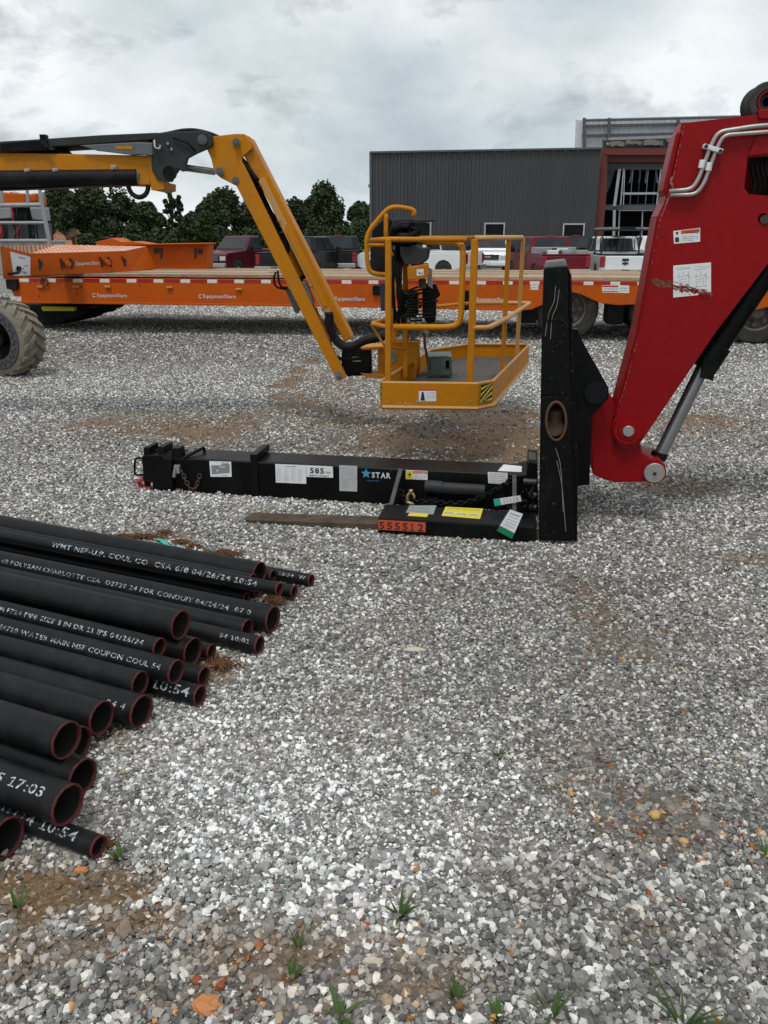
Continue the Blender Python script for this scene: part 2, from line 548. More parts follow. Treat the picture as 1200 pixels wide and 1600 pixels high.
def zg(x, y):
    return (-.37 * sstep(19, 31, y) + .52 * sstep(50, 105, y) + .012 * lumps(x, y, .9, 3) * sstep(80, 10, y))


_trk = [(484, 566), (466, 580), (456, 594), (456, 606), (466, 618), (486, 630), (512, 640), (540, 650), (572, 658), (500, 660), (470, 648), (448, 634), (436, 618), (434, 602)]
# bare wet earth, with shade painted in under basket and pipes: picture position and half-size of each patch, how bare
_mud_shade = [(155, 662, 62, 9, .75), (330, 676, 95, 20, 1.0), (380, 662, 60, 9, .6), (560, 655, 70, 9, .55), (780, 665, 100, 34, 1.1), (660, 685, 120, 24, .9), (240, 665, 160, 24, .6), (520, 600, 70, 30, .45), (590, 650, 260, 26, .5), (1080, 660, 120, 30, .45),  # patches below the basket hold earth and its painted shadow
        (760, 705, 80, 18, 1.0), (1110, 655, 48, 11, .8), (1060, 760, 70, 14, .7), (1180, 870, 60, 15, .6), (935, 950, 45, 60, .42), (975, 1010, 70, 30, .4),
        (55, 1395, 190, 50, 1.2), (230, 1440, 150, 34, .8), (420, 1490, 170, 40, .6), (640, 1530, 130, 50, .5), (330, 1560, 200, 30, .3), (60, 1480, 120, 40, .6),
        (1040, 1290, 75, 45, .35), (1040, 1250, 60, 30, .3), (330, 1045, 45, 25, .7), (455, 925, 40, 22, .6), (240, 838, 110, 6, .6), (350, 866, 60, 5, .6),  # patches beside the pipes paint in the shade beneath them
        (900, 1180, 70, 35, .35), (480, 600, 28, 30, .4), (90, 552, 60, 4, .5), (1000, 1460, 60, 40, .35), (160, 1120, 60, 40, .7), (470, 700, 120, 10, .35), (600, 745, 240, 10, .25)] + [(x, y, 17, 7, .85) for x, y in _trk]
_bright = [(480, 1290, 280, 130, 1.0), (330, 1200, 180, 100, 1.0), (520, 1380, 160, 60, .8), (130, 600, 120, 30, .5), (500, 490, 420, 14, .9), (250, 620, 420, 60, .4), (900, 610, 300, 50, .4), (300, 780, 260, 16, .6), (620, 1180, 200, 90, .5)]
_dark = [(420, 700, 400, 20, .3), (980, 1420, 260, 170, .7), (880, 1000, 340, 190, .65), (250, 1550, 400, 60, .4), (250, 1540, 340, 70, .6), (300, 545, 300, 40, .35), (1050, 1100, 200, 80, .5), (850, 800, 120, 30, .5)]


def _ell(lst):
    out = []
    for px, py, rx, ry, s in lst:
        c = on_z(px, py); a = on_z(px, py - ry); b = on_z(px, py + ry); e = on_z(px + rx, py)
        out.append((c.x, c.y, abs(e.x - c.x), abs(a.y - b.y) / 2, s))
    return out


MUD_SHADE, BRI, DRK = _ell(_mud_shade), _ell(_bright), _ell(_dark)


def patch(E, x, y, wob=.8):
    w = lumps(x, y, 4.0, 21) * wob + lumps(x, y, 13.0, 5) * wob * .8 + lumps(x, y, 45.0, 6) * wob * .55
    v = 0 * x
    for cx, cy, rx, ry, s in E:
        d = np.sqrt(((x - cx) / rx) ** 2 + ((y - cy) / ry) ** 2)
        v = np.maximum(v, s * (1 - sstep(.25, 1.55, d + w * .6)))
    return np.clip(v, 0, 1)


def axis_steps(lo, hi, step, far_lo, far_hi, g=1.13):
    a = list(np.arange(lo, hi + 1e-6, step)); s = step; x = a[-1]
    while x < far_hi: s *= g; x += s; a.append(x)
    s = step; x = a[0]; b = []
    while x > far_lo: s *= g; x -= s; b.append(x)
    return np.array(b[::-1] + a)


def mat_ground():
    m, nt, N, L, B = _nt('gravel_and_earth')
    tc = N.new('ShaderNodeTexCoord')

    def attr(n):
        a = N.new('ShaderNodeAttribute'); a.attribute_name = n; return a.outputs['Fac']

    def vor(scale, feat='F1'):
        v = N.new('ShaderNodeTexVoronoi'); v.inputs['Scale'].default_value = scale; v.feature = feat
        L.new(tc.outputs['Object'], v.inputs['Vector']); return v

    def noise(scale, det=6):
        n = N.new('ShaderNodeTexNoise'); n.inputs['Scale'].default_value = scale; n.inputs['Detail'].default_value = det; n.inputs['Roughness'].default_value = .65
        L.new(tc.outputs['Object'], n.inputs['Vector']); return n.outputs[0]

    def f(op, a, b):
        n = N.new('ShaderNodeMath'); n.operation = op; n.use_clamp = False
        for i, v in enumerate((a, b)):
            if isinstance(v, (int, float)): n.inputs[i].default_value = v
            else: L.new(v, n.inputs[i])
        return n.outputs[0]

    def mix(fac, a, b, mode='MIX'):
        n = N.new('ShaderNodeMixRGB'); n.blend_type = mode
        for s, v in zip(n.inputs, (fac, a, b)):
            if isinstance(v, (int, float)): s.default_value = v
            elif isinstance(v, tuple): s.default_value = (*v, 1)
            else: L.new(v, s)
        return n.outputs[0]
    v1 = vor(42); v2 = vor(90)
    sp = N.new('ShaderNodeSeparateXYZ'); L.new(v1.outputs['Color'], sp.inputs[0])
    r = N.new('ShaderNodeValToRGB'); e = r.color_ramp.elements
    e[0].position, e[0].color = 0, (.07, .068, .066, 1); e[1].position, e[1].color = 1, (.66, .65, .63, 1)
    for p, c in ((.3, .16), (.55, .25), (.78, .36), (.9, .55)):
        k = e.new(p); k.color = (c, c * .985, c * .96, 1)
    L.new(sp.outputs[0], r.inputs[0])
    edge = f('MULTIPLY', v1.outputs['Distance'], 30.0)
    stone = mix(f('MINIMUM', f('MAXIMUM', f('SUBTRACT', edge, .45), 0), .8), r.outputs[0], (.05, .045, .04))
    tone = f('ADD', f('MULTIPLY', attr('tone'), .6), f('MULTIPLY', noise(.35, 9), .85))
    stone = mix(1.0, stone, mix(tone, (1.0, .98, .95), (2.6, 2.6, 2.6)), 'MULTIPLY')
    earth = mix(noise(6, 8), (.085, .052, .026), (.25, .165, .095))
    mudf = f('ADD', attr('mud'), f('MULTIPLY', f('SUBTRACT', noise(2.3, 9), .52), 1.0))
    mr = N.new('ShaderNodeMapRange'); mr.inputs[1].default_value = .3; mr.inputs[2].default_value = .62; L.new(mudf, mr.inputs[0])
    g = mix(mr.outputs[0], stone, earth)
    grass = mix(noise(1.2, 8), (.05, .075, .02), (.12, .155, .045))
    g = mix(attr('grass'), g, grass)
    L.new(g, B.inputs['Base Color'])
    ro = N.new('ShaderNodeMapRange'); ro.inputs[3].default_value = .85; ro.inputs[4].default_value = .5; L.new(mr.outputs[0], ro.inputs[0])
    L.new(ro.outputs[0], B.inputs['Roughness']); B.inputs['Specular IOR Level'].default_value = .25
    bp = N.new('ShaderNodeBump'); bp.inputs['Strength'].default_value = .7; bp.inputs['Distance'].default_value = .02; bp.invert = True
    L.new(f('ADD', v1.outputs['Distance'], f('MULTIPLY', v2.outputs['Distance'], .5)), bp.inputs['Height'])
    L.new(bp.outputs[0], B.inputs['Normal'])
    return m


def build_ground():
    xs = axis_steps(-4.5, 4.5, .06, -1500, 1500, 1.11)
    ys = axis_steps(.6, 9.0, .06, -300, 2200, 1.09)
    X, Y = np.meshgrid(xs, ys)
    Z = zg(X, Y)
    mud = patch(MUD_SHADE, X, Y)  # bare earth mask, including the shade painted under basket and pipes
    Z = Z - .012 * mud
    nx, ny = len(xs), len(ys)
    v = np.stack([X.ravel(), Y.ravel(), Z.ravel()], 1)
    i = np.arange(nx * ny).reshape(ny, nx)
    q = np.stack([i[:-1, :-1], i[:-1, 1:], i[1:, 1:], i[1:, :-1]], -1).reshape(-1, 4)
    me = bpy.data.meshes.new('gravel_yard')
    me.from_pydata(v.tolist(), [], q.tolist())
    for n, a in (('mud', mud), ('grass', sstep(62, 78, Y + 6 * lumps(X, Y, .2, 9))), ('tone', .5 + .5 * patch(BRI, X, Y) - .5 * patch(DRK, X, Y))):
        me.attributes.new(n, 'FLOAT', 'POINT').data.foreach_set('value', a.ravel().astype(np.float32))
    me.materials.append(mat_ground())
    me.polygons.foreach_set('use_smooth', [True] * len(me.polygons))
    o = bpy.data.objects.new('gravel_yard', me); COL.objects.link(o)
    tag(o, kind='structure', label='pale crushed limestone yard with brown patches of bare earth and painted shade')


build_ground()


def mat_stone():
    m, nt, N, L, B = _nt('crushed_stone')
    a = N.new('ShaderNodeAttribute'); a.attribute_type = 'INSTANCER'; a.attribute_name = 'tint'
    tc = N.new('ShaderNodeTexCoord')
    n = N.new('ShaderNodeTexNoise'); n.inputs['Scale'].default_value = 1.6; n.inputs['Detail'].default_value = 5
    L.new(tc.outputs['Object'], n.inputs['Vector'])
    hv = N.new('ShaderNodeHueSaturation'); mr = N.new('ShaderNodeMapRange'); mr.inputs[3].default_value = .7; mr.inputs[4].default_value = 1.3
    L.new(n.outputs[0], mr.inputs[0]); L.new(mr.outputs[0], hv.inputs['Value']); L.new(a.outputs['Color'], hv.inputs['Color'])
    L.new(hv.outputs[0], B.inputs['Base Color'])
    B.inputs['Roughness'].default_value = .72; B.inputs['Specular IOR Level'].default_value = .35
    return m


def stone_nodes():
    """angular chips: eight dented low icospheres, one picked per point"""
    ng = bpy.data.node_groups.new('scatter_stones', 'GeometryNodeTree')
    ng.interface.new_socket('Geometry', in_out='INPUT', socket_type='NodeSocketGeometry')
    ng.interface.new_socket('Geometry', in_out='OUTPUT', socket_type='NodeSocketGeometry')
    N, L = ng.nodes, ng.links
    gi, go = N.new('NodeGroupInput'), N.new('NodeGroupOutput')
    join = N.new('GeometryNodeGeometryToInstance')
    r = random.Random(3)
    for k in range(8):
        ico = N.new('GeometryNodeMeshIcoSphere'); ico.inputs['Radius'].default_value = 1.0; ico.inputs['Subdivisions'].default_value = 2 if k < 3 else 1
        sp = N.new('GeometryNodeSetPosition'); pos = N.new('GeometryNodeInputPosition')
        nz = N.new('ShaderNodeTexNoise'); nz.noise_dimensions = '4D'
        nz.inputs['W'].default_value = k * 3.7; nz.inputs['Scale'].default_value = .9; nz.inputs['Detail'].default_value = 1
        L.new(pos.outputs[0], nz.inputs['Vector'])
        sub = N.new('ShaderNodeVectorMath'); sub.operation = 'SUBTRACT'; sub.inputs[1].default_value = (.5, .5, .5)
        L.new(nz.outputs['Color'], sub.inputs[0])
        sc = N.new('ShaderNodeVectorMath'); sc.operation = 'SCALE'; sc.inputs['Scale'].default_value = 2.4
        L.new(sub.outputs[0], sc.inputs[0]); L.new(ico.outputs[0], sp.inputs[0]); L.new(sc.outputs[0], sp.inputs['Offset'])
        tr = N.new('GeometryNodeTransform'); tr.inputs['Scale'].default_value = (r.uniform(.9, 1.3), r.uniform(.65, .95), r.uniform(.5, .75))
        L.new(sp.outputs[0], tr.inputs[0])
        sm = N.new('GeometryNodeSetMaterial'); sm.inputs['Material'].default_value = M['stone']
        L.new(tr.outputs[0], sm.inputs[0]); L.new(sm.outputs[0], join.inputs[0])
    iop = N.new('GeometryNodeInstanceOnPoints'); L.new(gi.outputs[0], iop.inputs['Points']); L.new(join.outputs[0], iop.inputs['Instance'])
    iop.inputs['Pick Instance'].default_value = True

    def named(n, t):
        a = N.new('GeometryNodeInputNamedAttribute'); a.data_type = t; a.inputs[0].default_value = n; return a.outputs[0]
    L.new(named('pick', 'INT'), iop.inputs['Instance Index'])
    e2r = N.new('FunctionNodeEulerToRotation'); L.new(named('spin', 'FLOAT_VECTOR'), e2r.inputs[0]); L.new(e2r.outputs[0], iop.inputs['Rotation'])
    L.new(named('size', 'FLOAT'), iop.inputs['Scale'])
    L.new(iop.outputs[0], go.inputs[0])
    return ng


def scatter(y0, y1, dens, rmin, rmax, power=1.6):
    """random points in the strip y0..y1, wider than the view"""
    w = lambda y: .60 * y + 1.4
    area = (y1 - y0) * (w(y0) + w(y1))
    n = int(area * dens)
    y = y0 + (y1 - y0) * rng.random(int(n * 1.0))
    keep = rng.random(len(y)) < w(y) / w(y1); y = y[keep]
    y2 = y0 + (y1 - y0) * np.sqrt(rng.random(n)); y = y2 if y0 < .5 else np.concatenate([y, y2[:max(0, n - len(y))]])
    x = (rng.random(len(y)) * 2 - 1) * w(y)
    r = rmin + (rmax - rmin) * rng.random(len(y)) ** power
    return x, y, r


def build_stones():
    M['stone'] = mat_stone()
    bands = [(.85, 1.75, 12500, .0035, .0135, 2.1), (1.75, 3.4, 12500, .0033, .0103, 2.2), (3.4, 6.0, 6500, .0045, .0115, 1.9), (6.0, 10.5, 2200, .007, .013, 1.5), (10.5, 19.5, 560, .011, .019, 1.5), (19.5, 27, 160, .018, .03, 1.5)]
    X, Y, R = [np.concatenate(a) for a in zip(*[scatter(*b) for b in bands])]
    # finer grains filling the gaps close by
    a = scatter(.85, 3.2, 6000, .0022, .0045, 1.3)
    X, Y, R = np.concatenate([X, a[0]]), np.concatenate([Y, a[1]]), np.concatenate([R, a[2]])
    mud = np.clip(patch(MUD_SHADE, X, Y) + .25 * lumps(X, Y, 7, 31), 0, 1)
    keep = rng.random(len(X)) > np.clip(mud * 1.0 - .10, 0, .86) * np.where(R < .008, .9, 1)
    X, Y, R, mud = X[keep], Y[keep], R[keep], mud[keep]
    n = len(X)
    Z = zg(X, Y) - .012 * mud + R * (rng.random(n) * .7 + .05) - .003 * mud
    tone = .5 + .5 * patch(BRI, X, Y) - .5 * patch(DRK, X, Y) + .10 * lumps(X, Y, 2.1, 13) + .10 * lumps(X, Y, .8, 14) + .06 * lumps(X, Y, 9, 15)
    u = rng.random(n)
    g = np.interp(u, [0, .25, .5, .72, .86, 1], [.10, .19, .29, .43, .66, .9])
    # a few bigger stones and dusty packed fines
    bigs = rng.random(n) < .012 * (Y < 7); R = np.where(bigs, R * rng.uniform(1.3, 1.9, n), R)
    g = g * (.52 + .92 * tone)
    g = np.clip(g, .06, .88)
    warm = rng.normal(0, .014, n) + .05 * (1 - tone)
    C = np.stack([g * (1 + warm), g * (.995 + warm * .35), g * (.975 - warm)], 1)
    # yellow, orange and rust coloured chips among the earth
    rp = patch(_ell([(1045, 1290, 95, 70, 1), (1030, 1240, 150, 120, .35), (350, 1520, 230, 110, .55), (640, 1520, 180, 90, .4), (970, 1000, 90, 90, .35), (780, 690, 120, 40, .7)]), X, Y)
    rk = rng.random(n) < .0025 + .30 * rp ** 1.5 * rng.random(n)
    oc = np.array([(.42, .15, .035), (.30, .075, .02), (.50, .27, .10), (.20, .07, .03), (.45, .36, .24)])
    C[rk] = oc[rng.integers(0, 5, rk.sum())] * (.6 + .6 * rng.random((rk.sum(), 1)))
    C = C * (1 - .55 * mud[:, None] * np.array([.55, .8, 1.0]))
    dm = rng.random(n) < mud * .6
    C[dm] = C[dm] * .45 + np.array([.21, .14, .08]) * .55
    me = bpy.data.meshes.new('loose_gravel')
    me.from_pydata(np.stack([X, Y, Z], 1).tolist(), [], [])
    me.attributes.new('size', 'FLOAT', 'POINT').data.foreach_set('value', R.astype(np.float32))
    spin = np.stack([rng.normal(0, .45, n), rng.normal(0, .45, n), rng.random(n) * 6.283], 1)
    me.attributes.new('spin', 'FLOAT_VECTOR', 'POINT').data.foreach_set('vector', spin.ravel().astype(np.float32))
    me.attributes.new('pick', 'INT', 'POINT').data.foreach_set('value', rng.integers(0, 8, n).astype(np.int32))
    me.attributes.new('tint', 'FLOAT_COLOR', 'POINT').data.foreach_set('color', np.concatenate([C, np.ones((n, 1))], 1).ravel().astype(np.float32))
    o = bpy.data.objects.new('loose_gravel', me); COL.objects.link(o)
    tag(o, 'loose white and grey crushed stone chips covering the yard', kind='stuff')
    o.modifiers.new('scatter', 'NODES').node_group = stone_nodes()
    print('stones', n)


build_stones()

# ------------------------------------------------------------------ shared shapes
def PP(pl, pts, off): return [pl.p(x, y, off) for x, y in pts]


def plate(pl, pts, off, thick, holes=(), mb=None):
    mb = mb or MB()
    return mb.prism(PP(pl, pts, off), pl.b * thick, [PP(pl, h, off) for h in holes])


def decal(name, pl, pts, off, mats, parent, texts=(), label=None, extra=None):
    """a sticker 1.5 mm thick; texts: (string, px, py baseline, cap height px, width px, material index, bold)"""
    mb = MB(); mb.prism(PP(pl, pts, off - .0015), pl.b * .0015)
    for s, x, y, h, w, mi, bold in texts:
        p = pl.p(x, y, off - .0021); k = (pl.p(x + 10, y, off) - p).length / 10
        q = pl.p(x, y - 10, off) - p; kz = q.length / 10
        put_text(mb, s, p, pl.a, Vector((0, 0, 1)), h * kz, w * k, bold, mi)
    if extra: extra(mb)
    return obj(name, mb, mats, parent, label=label)


def bolt(mb, P, n, r, h=.012, k=6):
    mb.cyl(P, Vector(P) - n * h, r, k)


def chain(pts, mat_, parent, r=.0045, L=.03, W=.02, name='chain', mb=None):
    P = smooth_path(pts, 14)
    D = [0]
    for a, b in zip(P, P[1:]): D.append(D[-1] + (b - a).length)
    own = mb is None; mb = mb or MB(); s = 0; k = 0
    while s < D[-1] - L * .5:
        i = max(j for j in range(len(D)) if D[j] <= s + L * .5); i = min(i, len(P) - 2)
        t = (P[i + 1] - P[i]).normalized(); c = P[i] + t * (s + L * .5 - D[i])
        u = t.cross(Vector((.3, .2, 1))).normalized(); w = t.cross(u)
        if k % 2: u = w
        loop = [c + t * ((L / 2 - W / 2) * (1 if math.cos(a) > 0 else -1) + W / 2 * math.cos(a)) + u * (W / 2 * math.sin(a)) for a in [2 * math.pi * q / 10 + .01 for q in range(10)]]
        mb.tube(loop, r, 5, closed=True)
        s += L * .72; k += 1
    return obj(name, mb, mat_, parent, smooth='all') if own else mb


UP = Vector((0, 0, 1))
M['capgrey'] = mat('dusty_grey_cap', (.16, .17, .175), .5, dirt=.6, scale=9)
M['worn'] = mat('worn_paint_edge', (.38, .22, .20), .7, dirt=.6, scale=20)
M['scratch'] = mat('pale_scratch', (.24, .22, .18), .7, dirt=.8, dirtcol=(.03, .03, .03), scale=30)
TH = Plane(on_z(590, 833, .0), 9.9)


def build_telehandler():
    T = thing('telehandler', TH.w(2.0, 1, 0), 'red telehandler with its boom nose lowered and black fork carriage hanging off it', 'telehandler')
    # --- black fork carriage
    side = MB()
    plate(TH, [(850, 420), (887, 417), (889, 520), (893, 625), (898, 845), (842, 844), (845, 625), (847, 500)], 0, .13, [[(856, 640), (862, 631), (871, 628), (880, 633), (883, 645), (883, 672), (879, 684), (868, 689), (858, 683), (855, 668)]], side)
    obj('carriage_upright', side, M['blackscuff'], T, bevel=.006)
    m = MB(); plate(TH, [(853, 408), (884, 405), (887, 417), (850, 420)], .03, .1, mb=m); obj('upright_cap', m, M['capgrey'], T, bevel=.008)
    m = MB(); A = TH.p(868, 660, .02)
    loop = [TH.p(869 + 15.5 * math.cos(a), 658 + 30 * math.sin(a), -.017) for a in [2 * math.pi * i / 24 for i in range(24)]]
    m.tube(loop, .0075, 6, closed=True); obj('slot_rim', m, M['rust'], T, smooth='all')
    m = MB(); m.cyl(TH.p(868, 640, .07), TH.p(867, 676, .07), .042, 14); m.cyl(TH.p(867, 668, .03), TH.p(867, 668, .10), .05, 14)
    obj('locking_pin', m, M['rust'], T, bevel=.006, smooth=True)
    m = MB(); m.prism(PP(TH, [(854, 626), (886, 626), (886, 690), (854, 690)], .132), TH.b * .01); obj('slot_backing', m, M['rust'], T)
    lower = MB(); plate(TH, [(846.5, 619), (890.5, 619), (895.5, 800), (896.5, 838), (890, 843), (843.5, 843), (846, 700)], -.014, .013, [[(856, 640), (862, 631), (871, 628), (880, 633), (883, 645), (883, 672), (879, 684), (868, 689), (858, 683), (855, 668)]], lower)
    obj('wear_plate', lower, M['blackscuff'], T, bevel=.003)
    m = MB(); plate(TH, [(887.5, 418), (893, 430), (896, 560), (899, 640), (903, 700), (902, 845), (897, 845)], .05, .06, mb=m); obj('rear_flange', m, M['blackscuff'], T, bevel=.004)
    # plate seams, weld lines
    for y, xa, xb in ((500, 849, 888.5), (614, 847.5, 891)):
        m = MB(); m.prism(PP(TH, [(xa, y), (xb, y - 1), (xb, y + 2), (xa, y + 3)], -.004), TH.b * .006); obj('weld_seam', m, M['blackscuff'], T)
    # rub marks: thin bare-metal scratches standing 0.6 mm proud
    for pts in ([(868, 447), (866, 470), (857, 492), (852, 525)], [(874, 452), (870, 478), (863, 496), (860, 530)], [(868, 700), (876, 730), (880, 800)], [(870, 720), (878, 760), (884, 830)]):
        pp = smooth_path([TH.p(x, y, -.0006 if y < 619 else -.0146) for x, y in pts], 6)
        m = MB(); m.tube(pp, .0017, 4); obj('scratch', m, M['scratch'], T)
    # second upright, cross bars, forks' shanks
    m = MB(); plate(TH, [(850, 440), (887, 437), (893, 625), (898, 830), (846, 829)], 1.1, .12, mb=m); obj('carriage_upright', m, M['blackscuff'], T, bevel=.006)
    for y0, y1 in ((470, 505), (800, 838)):
        m = MB(); c0 = TH.p(878, y0, 0); c1 = TH.p(878, y1, 0)
        m.box((c0 + c1) / 2 + TH.b * .615, (.07, .965, (c0 - c1).z), (TH.a, TH.b, UP)); obj('crossbar', m, M['black'], T, bevel=.005)
    for off in (.33, .72):
        m = MB(); plate(TH, [(889, 514), (903, 514), (911, 535), (951, 606), (951, 622), (925, 650), (921, 758), (899, 760), (893, 700), (893, 560)], off, .045, mb=m)
        obj('tilt_bracket', m, M['blackgloss'], T, bevel=.004)
    m = MB(); m.cyl(TH.p(931, 613, .31), TH.p(931, 613, .80), .045, 16); m.cyl(TH.p(931, 613, .305), TH.p(931, 613, .325), .062, 16); obj('bracket_pin', m, M['blackgloss'], T, smooth=True)
    m = MB(); m.tube(smooth_path([TH.p(x, y, .12) for x, y in ((838, 846), (850, 853), (862, 848), (880, 853))]), .016, 6); m.cyl(TH.p(846, 848, .02), TH.p(848, 857, .02), .02, 8)
    obj('carriage_foot', m, M['rust'], T)
    # --- fork tine lying on the gravel
    for off in (.03, .98):
        m = MB()
        f = PP(TH, [(375, 811), (392, 812), (480, 815), (840, 826), (840, 848), (590, 833), (470, 826), (392, 819)], off)
        b = [p + TH.b * .13 for p in f]
        b[0] = b[0] + TH.a * .03; f[0] = f[0] + TH.a * .02
        k = len(f)
        m.add(f + b, [tuple(range(k)), tuple(reversed(range(k, 2 * k)))] + [(i, i + k, (i + 1) % k + k, (i + 1) % k) for i in range(k)])
        obj('fork_tine', m, M['fork'], T, bevel=.004)
    # --- red tilt link
    m = MB()
    plate(TH, [(951, 615), (966, 640), (960, 665), (966, 688), (985, 696), (1000, 690), (1003, 706), (1016, 716), (1030, 716), (1040, 728), (1040, 744), (1031, 753), (1018, 753), (962, 754), (945, 750), (926, 741), (923, 690), (924, 652)], .44, .26, mb=m)
    obj('tilt_link', m, M['red'], T, bevel=.008)
    m = MB(); c = TH.p(1022, 738, .44); m.cyl(c + TH.b * .3, c - TH.b * .02, .058, 24); m.cyl(c + TH.b * .31, c - TH.b * .03, .008, 8); obj('cylinder_pin', m, M['steel'], T, smooth=True, bevel=.003)
    m = MB(); m.cyl(c + TH.b * .28, c - TH.b * .006, .067, 24); obj('pin_boss', m, M['red'], T, smooth=True)
    m = MB(); m.cyl(c - TH.b * .033, c - TH.b * .028, .010, 10); obj('grease_hole', m, M['ink'], T)
    # --- red boom nose
    oo = .40
    nose = [(1069, 192), (1184, 179), (1260, 170), (1420, 152), (1420, 262), (1330, 300), (1200, 412), (1120, 517), (1002, 690), (994, 698), (980, 702), (966, 696), (957, 682), (957, 664), (962, 650), (972, 620), (978, 590), (987, 555), (997, 520), (1030, 338), (1041, 318), (1043, 305), (1050, 285), (1056, 250)]
    hole = [(1168, 246), (1210, 243), (1240, 245), (1238, 303), (1206, 306), (1170, 303), (1163, 294)]
    hole2 = [(1193 + 9 * math.cos(a), 342 + 9 * math.sin(a)) for a in [2 * math.pi * i / 12 for i in range(12)]]
    m = MB(); plate(TH, nose, oo, .04, [hole, hole2], m); obj('boom_nose_plate', m, M['red'], T, bevel=.006)
    m = MB(); plate(TH, nose, oo + .24, .04, mb=m); obj('boom_nose_plate', m, M['red'], T, bevel=.006)
    # front rim plate closing the nose, pin barrel
    m = MB()
    rim = [(1069, 192), (1056, 250), (1049, 287), (1041, 318), (1030, 340), (997, 520), (978, 590), (962, 650)]
    m2 = []
    for i in range(len(rim) - 1):
        a0, a1 = TH.p(*rim[i], oo + .02), TH.p(*rim[i + 1], oo + .02)
        d = (a1 - a0).normalized(); nrm = TH.b.cross(d).normalized() * .012
        if nrm.dot(TH.a) > 0: nrm = -nrm
        m.prism([a0 + nrm * -.5, a1 + nrm * -.5, a1 + nrm, a0 + nrm], TH.b * .24)
    obj('nose_rim', m, M['red'], T, bevel=.002)
    m = MB(); plate(TH, [(1057, 206), (1069, 201), (1056, 252), (1050, 282), (1043, 312), (1036, 297), (1038, 285)], oo + .015, .2, mb=m); obj('nose_guard', m, M['red'], T, bevel=.01)
    m = MB(); plate(TH, [(1150, 205), (1260, 190), (1260, 430), (1150, 400)], oo + .27, .012, mb=m); obj('inner_web', m, M['black'], T)
    m = MB()
    for x in (1176, 1184, 1192, 1199): m.tube(smooth_path([TH.p(x, 238, oo + .1), TH.p(x - 2, 262, oo + .08), TH.p(x + 3, 285, oo + .1), TH.p(x - 1, 310, oo + .12)]), .012, 6)
    obj('hose', m, M['rubber'], T, smooth='all')
    c = TH.p(981, 672, oo)
    m = MB(); m.lathe(c + TH.b * .0, -TH.b, [(0, .078), (.018, .078), (.018, .055), (.024, .052), (.024, .0)], 28); obj('pin_boss', m, M['red'], T, smooth=True)
    m = MB(); m.cyl(c + TH.b * .3, c - TH.b * .034, .031, 20); obj('pivot_pin', m, M['steel'], T, smooth=True, bevel=.003)
    m = MB(); m.cyl(TH.p(978, 690, oo), TH.p(978, 690, oo - .018), .012, 8); obj('keeper_bolt', m, M['red'], T)
    m = MB(); m.cyl(TH.p(1195, 343, oo + .06), TH.p(1195, 343, oo - .008), .022, 14); obj('pin_end', m, M['fork'], T, smooth=True)
    # folded corner piece by the opening
    m = MB(); plate(TH, [(1182, 212), (1260, 205), (1260, 232), (1200, 240), (1169, 244)], oo - .012, .012, mb=m); obj('cover_flap', m, M['red'], T, bevel=.004)
    # steel hydraulic lines
    for pts in ([(1046, 299), (1080, 296), (1091, 281), (1111, 227), (1122, 206), (1180, 197), (1290, 190)], [(1048, 305), (1087, 304), (1100, 287), (1121, 229), (1131, 211), (1200, 206), (1290, 200)]):
        m = MB(); m.tube(round_path([TH.p(x, y, oo - .028) for x, y in pts], .035, 5), .0105, 10); obj('hydraulic_line', m, M['steel'], T, smooth='all')
    m = MB(); m.prism(PP(TH, [(1101, 224), (1131, 233), (1128, 240), (1099, 231)], oo - .046), TH.b * .046); obj('line_clamp', m, M['white'], T, bevel=.003)
    for x, y in ((1103.5, 228.5), (1126, 236)):
        m = MB(); m.cyl(TH.p(x, y, oo - .045), TH.p(x, y, oo - .052), .010, 6); obj('clamp_bolt', m, M['ink'], T)
    for x, y, x2, y2 in ((1098.5, 250, 1095.5, 263), (1109, 254, 1106, 267)):
        m = MB(); m.cyl(TH.p(x, y, oo - .028), TH.p(x2, y2, oo - .028), .0165, 6); obj('line_coupling', m, M['white'], T, bevel=.002)
    # stickers
    decal('warning_sticker', TH, [(1052, 361), (1094, 356), (1094, 377.5), (1053, 381)], oo, [M['white'], M['orangeplate'], M['ink']], T,
          [('WARNING', 1071, 364.5, 3.2, 20, 2, .02), ('KEEP CLEAR OF', 1066, 370, 1.5, 24, 2, 0), ('MOVING BOOM AND', 1066, 373, 1.5, 24, 2, 0), ('ATTACHMENT', 1066, 376, 1.5, 18, 2, 0)],
          extra=lambda mb: (mb.__setattr__('mi', 1), mb.prism(PP(TH, [(1064, 360.3), (1093, 357), (1093, 362.5), (1064, 366)], oo - .0019), TH.b * .0003), mb.__setattr__('mi', 2),
                            mb.prism(PP(TH, [(1055, 371), (1061, 370.5), (1061, 378), (1055, 378.5)], oo - .0019), TH.b * .0003), mb.prism(PP(TH, [(1055, 363), (1061, 362), (1058, 368)], oo - .0019), TH.b * .0003)))

    def diagram(mb):
        mb.mi = 1
        def ln(x0, y0, x1, y1, w=.45):
            a, b = TH.p(x0, y0, oo - .002), TH.p(x1, y1, oo - .002); mb.cyl(a, b, .0007 * w / .45, 3, cap=False)
        for s in range(2):
            X = 1058 + s * 27
            ln(X + 3, 426, X + 3, 452); ln(X + 18, 424, X + 18, 450); ln(X, 432, X + 20, 430); ln(X + 1, 448, X + 20, 446); ln(X + 6, 436, X + 6, 446); ln(X + 6, 436, X + 14, 435); ln(X + 14, 435, X + 14, 445)
            ln(X + 8, 440, X + 12, 440); ln(X - 1, 421, X + 20, 419); ln(X + 9, 424, X + 11, 430); ln(X + 2, 455, X + 8, 450); ln(X + 16, 428, X + 22, 436)
